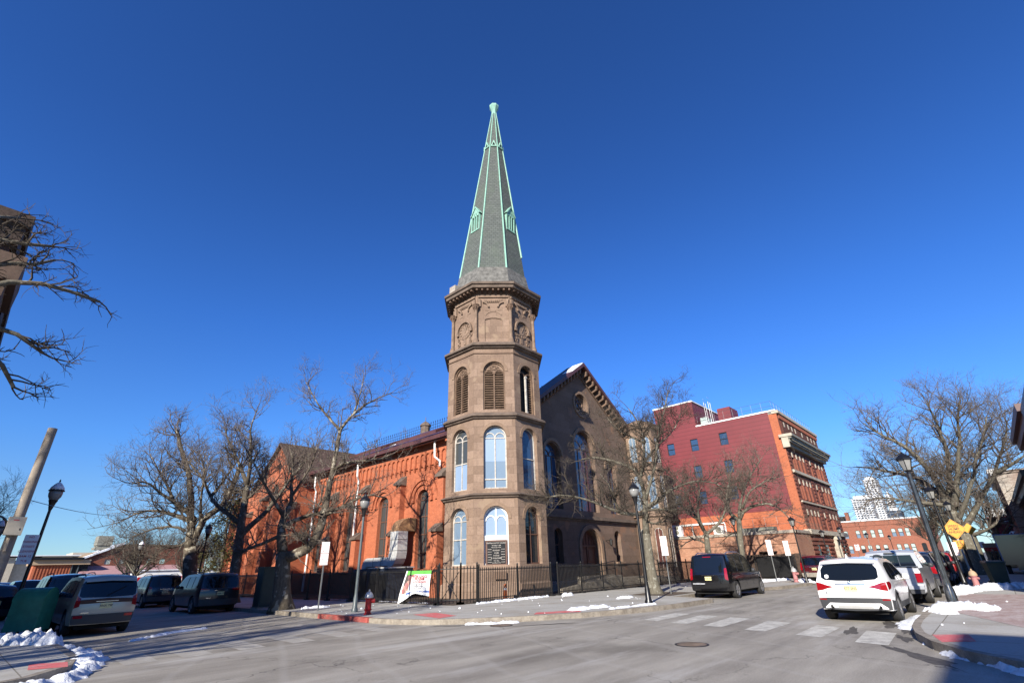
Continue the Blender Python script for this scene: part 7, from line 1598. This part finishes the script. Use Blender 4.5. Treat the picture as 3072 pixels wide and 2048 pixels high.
parking_sign('white parking sign on a post beside the street tree, crossed by twig shadows', 25.8, 12.9, 2.75, (-.93, -.36), [(.46, .32, ('NO', 'PARKING')), (.46, .32, ('2 HOUR', 'PARKING'))])
parking_sign('white parking sign behind the black SUV, the left of the two before the annex', 40.9, 12.2, 2.75, (-.93, -.36), [(.5, .34, ('PERMIT', 'PARKING')), (.5, .34, ('NO', 'PARKING', 'ANYTIME'))])
parking_sign('white parking sign beside the pink hydrant, the right of the two before the annex', 39.6, 10.7, 2.6, (-.93, -.36), [(.46, .32, ('NO', 'PARKING')), (.46, .32, ('2 HOUR', 'PARKING'))])
parking_sign('small white sign on a post far down the street, before the brick office', 66, 10.9, 2.6, (-1, -.1), [(.6, .42, ('NO', 'PARKING'))])
t = thing('stop_board', 'tall red and white parking board hanging on the leaning lamp at the left edge', 'street sign', (1.95, 25.05, .15)); f = Fr(0, 0, -.1, -1)
m = MB(); f.box(m, -.26, .12, .05, .06, 2.05, 3.0); bd = m.build('sign_plate', M['signwhite'], t)
m = MB(); f.box(m, -.05, .0, 0, .05, 2.1, 2.2); f.box(m, -.05, .0, 0, .05, 2.8, 2.9); m.build('bracket', M['galv'], t)
for i, s_ in enumerate(('NO', 'PARKING', 'STREET', 'CLEANING', '8AM-12', 'TUE')): p = f.P(-.07, .062, 2.92 - i * .155); text(s_, .095, M['signred'], face_mtx(p[0], p[1], p[2], -.1, -1), bd, 'lettering', .001)
# speed hump sign
SX, SY = 35.8, 1.35
t = thing('speed_hump_sign', 'yellow diamond sign reading SPEED HUMP AHEAD above a yellow 15 M.P.H. plate', 'road sign', (SX, SY, .15)); nx, ny = -.985, -.17; f = Fr(0, 0, nx, ny)
m = MB(); f.box(m, -.04, .04, -.03, .03, 0, 3.1); m.build('post', simple('pale_blue_post', (.30, .40, .44), .5, .2), t)
def dia(m, r, d0, d1, zc):
    m.add([f.P(-r, d1, zc), f.P(0, d1, zc - r), f.P(r, d1, zc), f.P(0, d1, zc + r), f.P(-r, d0, zc), f.P(0, d0, zc - r), f.P(r, d0, zc), f.P(0, d0, zc + r)], [(0, 1, 2, 3), (4, 7, 6, 5), (0, 4, 5, 1), (1, 5, 6, 2), (2, 6, 7, 3), (3, 7, 4, 0)])
zc = 2.62; m = MB(); dia(m, .50, .04, .05, zc); sp_ = m.build('diamond_plate', M['yellow'], t)
m = MB(); 
for a in range(4):
    c0, s0_, c1, s1_ = [(cos(q * pi / 2), sin(q * pi / 2)) for q in (a,)][0] + [(cos(q * pi / 2), sin(q * pi / 2)) for q in (a + 1,)][0]
    m.quad(f.P(.465 * c0, .052, zc + .465 * s0_), f.P(.465 * c1, .052, zc + .465 * s1_), f.P(.45 * c1, .052, zc + .45 * s1_), f.P(.45 * c0, .052, zc + .45 * s0_))
m.build('sign_border', M['black'], sp_)
for s_, dz in (('SPEED', .145), ('HUMP', -.0), ('AHEAD', -.145)): p = f.P(0, .054, zc + dz); text(s_, .165, M['black'], face_mtx(p[0], p[1], p[2], nx, ny), sp_, 'lettering', .002)
m = MB(); f.box(m, -.21, .21, .04, .05, 1.66, 2.08); p2_ = m.build('speed_plate', M['yellow'], t)
for s_, z, sz in (('15', 1.92, .26), ('M.P.H.', 1.74, .10)): p = f.P(0, .054, z); text(s_, sz, M['black'], face_mtx(p[0], p[1], p[2], nx, ny), p2_, 'lettering', .002)
m = MB()
for a0, a1, z0_, z1_ in ((-.195, .195, 1.675, 1.685), (-.195, .195, 2.055, 2.065), (-.195, -.185, 1.685, 2.055), (.185, .195, 1.685, 2.055)): f.box(m, a0, a1, .05, .053, z0_, z1_)
m.build('sign_border', M['black'], p2_)
t = thing('warning_sign', 'small yellow sign half hidden behind the thick tree trunk', 'road sign', (43, .9, .15)); f = Fr(0, 0, -.98, -.2); m = MB(); m.box(-.03, .03, -.03, .03, 0, 3.0); m.build('post', M['galv'], t); m = MB(); m.add([f.P(-.35, .05, 2.8), f.P(0, .05, 2.45), f.P(.35, .05, 2.8), f.P(0, .05, 3.15), f.P(-.35, .04, 2.8), f.P(0, .04, 2.45), f.P(.35, .04, 2.8), f.P(0, .04, 3.15)], [(0,1,2,3),(4,7,6,5),(0,4,5,1),(1,5,6,2),(2,6,7,3),(3,7,4,0)]); m.build('sign_plate', M['yellow'], t)
parking_sign('small white sign on the post between the black lamp and the speed hump sign', 34.6, 1.62, 2.0, (-.985, -.17), [(.62, .36, ('NO', 'PARKING', 'ANYTIME'))])
for x_, y_ in ((12.35, 12.0), (11.6, 5.5)):
    t = thing('manhole_cover', 'round iron manhole cover in the road near the corner pavement' if y_ > 8 else 'round iron manhole cover in the road nearer the camera, before the zebra crossing', 'manhole cover', (x_, y_, 0)); m = MB(); m.lathe([(.36, -.01), (.36, .008), (.335, .010)], 28); m.build('ring', M['iron'], t); m = MB(); m.lathe([(.33, -.01), (.33, .006), (.31, .011)], 28)
    for q in range(7): m.box(-.27 + q * .08, -.24 + q * .08, -.2, .2, .011, .014)
    m.build('lid', M['belt'], t)
# ================================================================= hydrants
def hydrant(label, x, y, body, cap, s=1.0, rz=0.0):
    t = thing('fire_hydrant', label, 'fire hydrant', (x, y, .15), rz)
    m = MB(); m.lathe([(.15, 0), (.15, .03), (.115, .05), (.11, .13), (.145, .15), (.15, .18), (.12, .2), (.115, .5), (.14, .53), (.14, .57)], 16); m.build('barrel', M[body], t, True).modifiers.new('e', 'EDGE_SPLIT')
    m = MB(); m.lathe([(.165, .57), (.165, .6), (.15, .68), (.11, .75), (.05, .79), (.03, .80), (.03, .86), (.01, .87)], 16); m.build('bonnet', M[cap], t, True).modifiers.new('e', 'EDGE_SPLIT')
    m = MB(); m.cyl((0, -.1, .46), (0, -.24, .46), .075, 12); m.cyl((0, -.24, .46), (0, -.26, .46), .03, 6); m.build('pumper_nozzle', M[body], t)
    for sg in (1, -1): m = MB(); m.cyl((sg * .1, 0, .46), (sg * .19, 0, .46), .055, 12); m.cyl((sg * .19, 0, .46), (sg * .21, 0, .46), .025, 6); m.build('side_nozzle', M[body], t)
    t.scale = (s, s, s); return t
hydrant('bright red fire hydrant with a silver bonnet at the kerb before the fence', 11.55, 18.3, 'red', 'silver', .98, .9)
hydrant('faded pink fire hydrant with a silver bonnet beside the annex pavement', 39.6, 10.6, 'pink', 'silver', 1.1, .8)
hydrant('faded pink fire hydrant with a tan bonnet in the snow beside the wheeled bin', 31.6, 1.15, 'pink', 'tan', .95, 1.2)
# ================================================================= mailbox (relay box), bin, cabinet, cone, banner
t = thing('mailbox', 'dark green round-topped relay mailbox in front of the champagne SUV', 'mailbox', (2.35, 23.0, .15), -.62)
m = MB(); n = 12; pr = [(-.34, .12), (.34, .12), (.34, .95)] + [(.34 * cos(a * pi / n), .95 + .36 * sin(a * pi / n)) for a in range(1, n)] + [(-.34, .95)]
vs = [(-.42, y, z) for y, z in pr] + [(.42, y, z) for y, z in pr]; k = len(pr); m.add(vs, [tuple(range(k - 1, -1, -1)), tuple(range(k, 2 * k))] + [(i, (i + 1) % k, k + (i + 1) % k, k + i) for i in range(k)]); m.build('body', M['green'], t)
m = MB()
for x in (-.43, .41): 
    for (ya, za), (yb, zb_) in zip(pr, pr[1:]): m.hexa([(x, ya * 1.04, za), (x + .02, ya * 1.04, za), (x + .02, yb * 1.04, zb_), (x, yb * 1.04, zb_), (x, ya * .96, za), (x + .02, ya * .96, za), (x + .02, yb * .96, zb_), (x, yb * .96, zb_)])
m.build('rim', M['green'], t)
for a in (-.38, .32):
    for b_ in (-.3, .24): m = MB(); m.box(a, a + .06, b_, b_ + .06, 0, .12); m.build('leg', M['green'], t)
t = thing('wheeled_bin', 'dark green wheeled rubbish bin standing in snow behind the pink hydrant', 'bin', (33.2, .35, .15), -1.3)
m = MB(); m.hexa([(-.25, -.28, .08), (.25, -.28, .08), (.25, .25, .08), (-.25, .25, .08), (-.33, -.36, 1.02), (.33, -.36, 1.02), (.33, .38, 1.02), (-.33, .38, 1.02)]); m.build('body', M['bingreen'], t)
m = MB(); m.hexa([(-.36, -.40, 1.02), (.36, -.40, 1.02), (.36, .44, 1.02), (-.36, .44, 1.02), (-.33, -.36, 1.09), (.33, -.36, 1.09), (.33, .38, 1.12), (-.33, .38, 1.12)]); m.build('lid', M['bingreen'], t)
for sg in (1, -1): m = MB(); m.cyl((sg * .27, .27, .14), (sg * .34, .27, .14), .14, 16); m.build('wheel', M['tyre'], t)
m = MB(); m.tube([(-.3, .44, 1.0), (.3, .44, 1.0)], .02, 6); m.build('handle', M['bingreen'], t)
t = thing('signal_cabinet', 'tall dark green utility cabinet between the parked SUV and the forked plane tree', 'utility cabinet', (11.35, 27.3, .15), .0)
m = MB(); m.box(-.42, .42, -.35, .35, .06, 1.75); m.build('body', M['bingreen'], t); m = MB(); m.box(-.46, .46, -.39, .39, 1.75, 1.83); m.build('lid', M['bingreen'], t); m = MB(); m.box(-.47, .47, -.4, .4, 0, .06); m.build('base', M['kerb'], t)
m = MB(); m.box(-.36, .36, -.365, -.35, .15, 1.65); m.box(.24, .28, -.39, -.365, .85, 1.0); m.build('door', M['bingreen'], t)
t = thing('traffic_cone', 'orange traffic cone with a white collar behind the fence at the tower foot', 'traffic cone', (19.85, 18.95, .156)); m = MB(); m.lathe([(.11, .03), (.065, .62), (.05, .70)], 16); m.mat(1); m.lathe([(.0865, .42), (.078, .52)], 16, caps=False); m.build('cone', [M['orange'], M['white']], t, True); m = MB(); m.box(-.18, .18, -.18, .18, 0, .03); m.build('base', M['black'], t)
# banner tied to the fence
BXu = 15.72
t = thing('banner', 'white banner with green heading and photo of children, hanging crooked on the left fence', 'banner', (BXu, 20.75, .87))
NX, NY = 20, 14
def bpt(i, j, d=0.0):
    s_ = i / NX; q = j / NY; w0 = 1.95
    a = -w0 / 2 + w0 * s_; z = .72 - 1.08 * q
    if s_ < .45: z -= .28 * q * (.45 - s_) / .45
    a -= .42 * q * (1 - s_) * 1.0
    if q > .8: z += .12 * (1 - abs(s_ - .62) * 2.6) * (q - .8) / .2
    bulge = .06 * sin(s_ * 7 + q * 3) * q + .12 * q
    return (-bulge - d, -a, z)
m = MB()
for i in range(NX):
    for j in range(NY):
        s_, q = (i + .5) / NX, (j + .5) / NY
        k = 0
        if q < .13: k = 1
        elif s_ < .36 - .18 * q + .1 * 0 and q < .80 and s_ > .03: k = 2 if (s_ + q * .7) < .42 else 3
        elif .80 < q < .88 and s_ > .22: k = 4
        if s_ < .05: k = 0
        m.mat(k); m.quad(bpt(i, j), bpt(i, j + 1), bpt(i + 1, j + 1), bpt(i + 1, j))
m.build('sheet', [M['signwhite'], simple('banner_green', (.16, .55, .10), .6), simple('photo_dark', (.12, .10, .09), .6), simple('photo_skin', (.62, .36, .30), .6, var=.35, scale=6), simple('banner_blue', (.08, .17, .55), .6)], t)
for k, (s_, i, j, sz, mt) in enumerate((('AFTER SCHOOL', 12.2, 3.2, .17, 'signred'), ('PROGRAM', 12.2, 4.6, .17, 'signred'), ('NOW ENROLLING', 12.6, 6.2, .13, 'signred'), ('ages 3 to 12', 12.6, 7.5, .11, 'platetext'), ('Homework help', 12.4, 8.6, .11, 'platetext'), ('Arts and music', 12.2, 9.7, .11, 'platetext'), ('CHILDREN ARE WELCOME', 12.0, 11.75, .105, 'signwhite'))):
    p = bpt(i, j, .035); o_ = text(s_, sz, M[mt], Matrix(((0, 0, -1, p[0] - .02), (-1, 0, 0, p[1]), (0, 1, 0, p[2]), (0, 0, 0, 1))), t, 'lettering', .001, sx=.95)
m = MB()
for (i, j, r_, dz) in ((4.6, 3.4, .11, .0), (3.6, 7.2, .12, 0), (2.0, 9.6, .1, 0)):
    p = bpt(i, j, .02); m.add([(p[0], p[1], p[2])] + [(p[0] - .002, p[1] + r_ * cos(a * pi / 6), p[2] + r_ * 1.15 * sin(a * pi / 6)) for a in range(12)], [(0, 1 + a, 1 + (a + 1) % 12) for a in range(12)])
m.build('portrait', M['pink'], t)
# ================================================================= rooftop duct unit on the ground
t = thing('air_handling_unit', 'large dark air-handling unit behind the fence, its bent silver duct rising to the nave', 'air handler', (18.2, 27.2, .15))
m = MB(); m.box(17.2, 18.9, 25.5, 29.4, .15, 1.75); part(m, 'housing', simple('blue_grey_unit', (.05, .065, .10), .5, .3, var=.3), t)
m = MB()
for v in (25.7, 26.7, 27.7, 28.7): m.box(17.16, 17.2, v, v + .7, .5, 1.4)
part(m, 'access_panel', M['black'], t)
m = MB(); m.box(17.15, 18.95, 25.45, 27.6, 1.75, 1.82); part(m, 'lid', M['tin'], t)
def duct(pts, wx, wz, name, mat):
    m = MB(); vs = []; n = len(pts)
    for i, (x, y, z, kind) in enumerate(pts): pass
m = MB()
def rb(p0, ax0, ax1, r0, r1, n=6, wdt=.8, mm=None):  # quarter bend in the v-z plane
    pass
def sect(m, A, B, hu, h, rings):      # rings: list of (u, v, z, tangent angle) ; box section hu x h
    R_ = []
    for (u, v, z, a) in rings:
        nv, nz_ = -sin(a), cos(a)
        R_.append([(u - hu, v + nv * h, z + nz_ * h), (u + hu, v + nv * h, z + nz_ * h), (u + hu, v - nv * h, z - nz_ * h), (u - hu, v - nv * h, z - nz_ * h)])
    for a, b in zip(R_, R_[1:]):
        for k in range(4): m.quad(a[k], b[k], b[(k + 1) % 4], a[(k + 1) % 4])
    m.quad(*R_[0]); m.quad(*reversed(R_[-1]))
U_ = 19.5
rings = [(U_, 31.3, 1.0, pi / 2)] + [(U_, 31.3 - .35 * (1 - cos(t_ * pi / 8)), 1.8 + .35 * sin(t_ * pi / 8), pi / 2 + t_ * pi / 8) for t_ in range(5)] + [(U_, 28.5, 2.15, pi)]
sect(m, 0, 0, .36, .25, rings); part(m, 'horizontal_duct', M['tin'], t)
rings = [(U_, 28.5, 2.15, pi)] + [(U_, 28.5 - .5 * sin(t_ * pi / 8), 2.15 + .5 * (1 - cos(t_ * pi / 8)), pi - t_ * pi / 8) for t_ in range(5)] + [(U_, 28.0, 3.9, pi / 2)]
m = MB(); sect(m, 0, 0, .37, .42, rings); part(m, 'riser_duct', M['tin'], t)
m = MB(); R_ = []
for a in range(6):
    th = a * pi / 10; u = U_ + .42 * (1 - cos(th)); z = 3.9 + .42 * sin(th); nu, nz_ = cos(th) * .37, -sin(th) * .37
    R_.append([(u - nu, 27.58, z - nz_), (u - nu, 28.42, z - nz_), (u + nu, 28.42, z + nz_), (u + nu, 27.58, z + nz_)])
for a, b in zip(R_, R_[1:]):
    for k in range(4): m.quad(a[(k + 1) % 4], b[(k + 1) % 4], b[k], a[k])
m.box(19.92, 20.45, 27.55, 28.45, 3.92, 4.72); part(m, 'duct_elbow', M['rust'], t)
m = MB()
for z in (2.75, 3.4): m.box(U_ - .39, U_ + .39, 27.56, 28.44, z, z + .025)
for v in (29.3, 30.2): m.box(U_ - .38, U_ + .38, v, v + .025, 1.88, 2.42)
part(m, 'duct_seam', M['galv'], t)
# ================================================================= snow
def pile(label, pts, h, seed, name='snow_pile', mat='snow', lump=.3, dens=1.0):
    """lumpy ridge of shovelled snow following pts [(x, y, width)]"""
    rg = random.Random(seed); m = MB(); zb_ = lambda x, y: 0.0
    x0, y0 = pts[0][0], pts[0][1]; t = None
    from mathutils import noise as mn
    c_ = .055 if dens >= 1 else .11; pad_ = max(p[2] for p in pts) * .75
    xa, xb = min(p[0] for p in pts) - pad_, max(p[0] for p in pts) + pad_; ya, yb = min(p[1] for p in pts) - pad_, max(p[1] for p in pts) + pad_
    nx_, ny_ = int((xb - xa) / c_) + 1, int((yb - ya) / c_) + 1; H_ = {}
    for i in range(nx_ + 1):
        for j in range(ny_ + 1):
            x, y = xa + i * c_, ya + j * c_; best = -9
            for a, b in zip(pts, pts[1:]):
                dx, dy = b[0] - a[0], b[1] - a[1]; t_ = max(0, min(1, ((x - a[0]) * dx + (y - a[1]) * dy) / (dx * dx + dy * dy + 1e-9)))
                w_ = (a[2] + (b[2] - a[2]) * t_) * .62; best = max(best, 1 - hypot(x - a[0] - dx * t_, y - a[1] - dy * t_) / w_)
            p3 = Vector((x, y, seed * 3.7)); n1 = mn.noise(p3 * 1.7); n2 = mn.noise(p3 * 5.5); n3 = mn.noise(p3 * 14)
            v_ = best + n1 * .75 + n2 * .5 + n3 * .2
            H_[i, j] = .72 * h * (min(1.0, max(0, v_ - .12) * 1.25)) ** .75 * (1 + .28 * n2 + .30 * n3) if v_ > .16 else -1
    for i in range(nx_):
        for j in range(ny_):
            q = [(i, j), (i + 1, j), (i + 1, j + 1), (i, j + 1)]
            if max(H_[k] for k in q) <= 0: continue
            m.quad(*[(xa + k[0] * c_ + .3 * c_ * mn.noise(Vector((k[0], k[1], seed))), ya + k[1] * c_, max(-.02, H_[k])) for k in q])
    o = m.build(name, M[mat], None, True, loc=(x0, y0, 0), weld=True); return tag(o, label, 'snow pile')
def at(o, z): o.location.z = z; return o
at(pile('heap of shovelled snow at the left corner below the mailbox', [(1.0, 22.4, .9), (1.8, 21.2, 1.0), (2.3, 20.0, .8), (2.5, 19.0, .5)], .38, 1), .1)
pile('broken line of snow lumps along the left kerb corner', [(2.75, 18.2, .35), (2.9, 16.8, .45), (2.75, 15.6, .5), (2.5, 14.6, .5)], .2, 2)
pile('ridge of greyish snow in the gutter at the bottom left', [(2.6, 14.2, .4), (2.2, 13.2, .45), (1.4, 12.4, .4), (.4, 11.9, .3)], .17, 3)
at(pile('low bank of snow around the foot of the near right lamp post', [(19.2, 1.7, .5), (20.2, 1.6, .6), (21.0, 1.2, .6), (20.4, .75, .5), (20.9, .55, .5)], .26, 4), .13)
at(pile('bank of snow beside the pink hydrant and wheeled bin', [(27.6, 1.7, .5), (29.4, 1.5, .7), (30.8, 1.0, .6), (31.9, .3, .6), (32.4, -.3, .5)], .34, 5), .13)
pile('snow ridge in the gutter at the bottom right', [(14.0, 1.55, .25), (12.8, 1.15, .35), (12.0, .55, .4), (11.2, .0, .4), (10.6, -.9, .4)], .15, 6)
pile('small snow remnant in the gutter beside the zebra crossing at right', [(19.6, 2.15, .25), (18.2, 2.3, .35), (16.4, 2.2, .3)], .08, 7)
at(pile('flat patch of snow on the corner pavement before the gabled front', [(16.0, 11.9, .45), (16.9, 12.0, .55), (17.7, 11.6, .4)], .13, 8), .14)
at(pile('narrow patch of snow at the kerb beside the black lamp post', [(17.0, 10.9, .2), (18.3, 10.75, .3), (19.4, 10.55, .25)], .09, 9), .14)
pile('snow crumbs in the gutter in front of the corner pavement', [(12.0, 13.1, .2), (12.7, 12.5, .3), (13.2, 12.1, .2)], .09, 10)
at(pile('row of snow lumps lying along the foot of the fence at the tower', [(17.0, 18.0, .2), (18.6, 18.05, .3), (20.6, 18.05, .3), (22.2, 18.1, .2)], .13, 11), .14)
at(pile('small white heap of snow by the fence gap before the steps', [(22.9, 17.6, .3), (23.4, 17.5, .3)], .2, 12), .14)
at(pile('patch of snow on the pavement left of the street tree', [(21.7, 13.6, .3), (22.8, 13.5, .35)], .14, 13), .14)
at(pile('snow strip behind the fence in the shaded yard of the nave', [(16.4, 21, .4), (16.4, 30, .4)], .07, 14, dens=.5), .14)
at(pile('snow heap between the forked plane tree and the utility cabinet', [(11.6, 26.4, .3), (11.9, 25.9, .35)], .22, 15), .14)
at(pile('snow heap on the shaded pavement right of the forked plane tree', [(12.2, 24.4, .4), (12.9, 23.9, .3)], .14, 16), .14)
at(pile('bank of snow on the pavement before the dark board fence', [(36.5, 13.2, .5), (40.5, 12.9, .6), (43.5, 12.2, .5)], .2, 17), .14)
at(pile('white snow bank at the kerb beyond the pink hydrant', [(40.2, 9.9, .4), (41.8, 10.9, .5)], .25, 18), .1)
at(pile('snow heap at the left edge below the utility pole', [(.6, 25.5, .7), (1.0, 24.2, .7)], .5, 19), .13)
pile('thin line of snow on the road behind the champagne SUV', [(4.4, 19.2, .2), (5.8, 20.6, .3), (6.8, 20.9, .2)], .07, 20)
at(pile('patch of snow on the far right pavement beyond the bin', [(36.5, -.9, .5), (38.5, -1.2, .6)], .15, 21), .14)
rg = random.Random(31); m = MB()       # scattered crumbs nobody would count
for i in range(90):
    zone = rg.random()
    if zone < .4: x, y, z = rg.uniform(12.5, 24), rg.uniform(10.4, 18), .155
    elif zone < .6: x, y, z = rg.uniform(11, 15.5), rg.uniform(17, 27), .155
    elif zone < .8: x, y, z = rg.uniform(15, 30), rg.uniform(-1.5, 1.8), .155
    else: x, y, z = rg.uniform(24, 46), rg.uniform(13, 18), .155
    if z > .1 and zone < .4 and (x - 12.5) + (y - 10.4) < 3.8: continue
    r = rg.uniform(.01, .035) * (1.6 if rg.random() < .12 else 1); a = rg.uniform(0, 3)
    m.lathe([(r * 1.2, z - .01), (r, z + r * .5), (r * .4, z + r)], 5, (x, y), a)
o = m.build('snow', M['snow'], None, True); o['kind'] = 'stuff'
# person far down the right pavement
def person(label, x, y, rz, s=1.0):
    t = thing('person', label, 'person', (x, y, .15), rz)
    me = bpy.data.meshes.new('body'); V = [(0, 0, .92), (0, 0, 1.15), (0, 0, 1.42), (0, 0, 1.52), (0, 0, 1.66), (0, 0, 1.72), (0, .1, .88), (.05, .12, .48), (-.03, .12, .06), (.12, .12, .03), (0, -.1, .88), (-.1, -.12, .48), (-.2, -.12, .08), (-.06, -.12, .03), (0, .2, 1.4), (.04, .26, 1.12), (.18, .24, .95), (.24, .23, .9), (0, -.2, 1.4), (-.02, -.26, 1.12), (.06, -.27, .88), (.08, -.27, .82)]
    E_ = [(0, 1), (1, 2), (2, 3), (3, 4), (4, 5), (0, 6), (6, 7), (7, 8), (8, 9), (0, 10), (10, 11), (11, 12), (12, 13), (2, 14), (14, 15), (15, 16), (16, 17), (2, 18), (18, 19), (19, 20), (20, 21)]
    me.from_pydata(V, E_, []); o = bpy.data.objects.new('body', me); COL.objects.link(o); o.parent = t
    md = o.modifiers.new('s', 'SKIN'); rr = [.15, .15, .15, .055, .1, .08, .1, .075, .05, .045, .1, .075, .05, .045, .07, .055, .045, .04, .07, .055, .045, .04]
    for v_, r_ in zip(me.skin_vertices[0].data, rr): v_.radius = (r_, r_)
    me.skin_vertices[0].data[0].use_root = True; ss = o.modifiers.new('u', 'SUBSURF'); ss.levels = ss.render_levels = 1
    me.materials.append(M['black'])
    m = MB(); m.lathe([(.02, 1.74), (.09, 1.72), (.115, 1.62), (.1, 1.55)], 10, (-.015, 0)); m.build('hair', M['dkwood'], t, True)
    m = MB(); m.lathe([(.05, 1.54), (.085, 1.6), (.075, 1.68)], 10, (.035, 0)); m.build('face', simple('skin_tone', (.45, .28, .2), .6), t, True)
    return t
person('person in a dark coat walking on the far right pavement', 74, .35, 2.9)
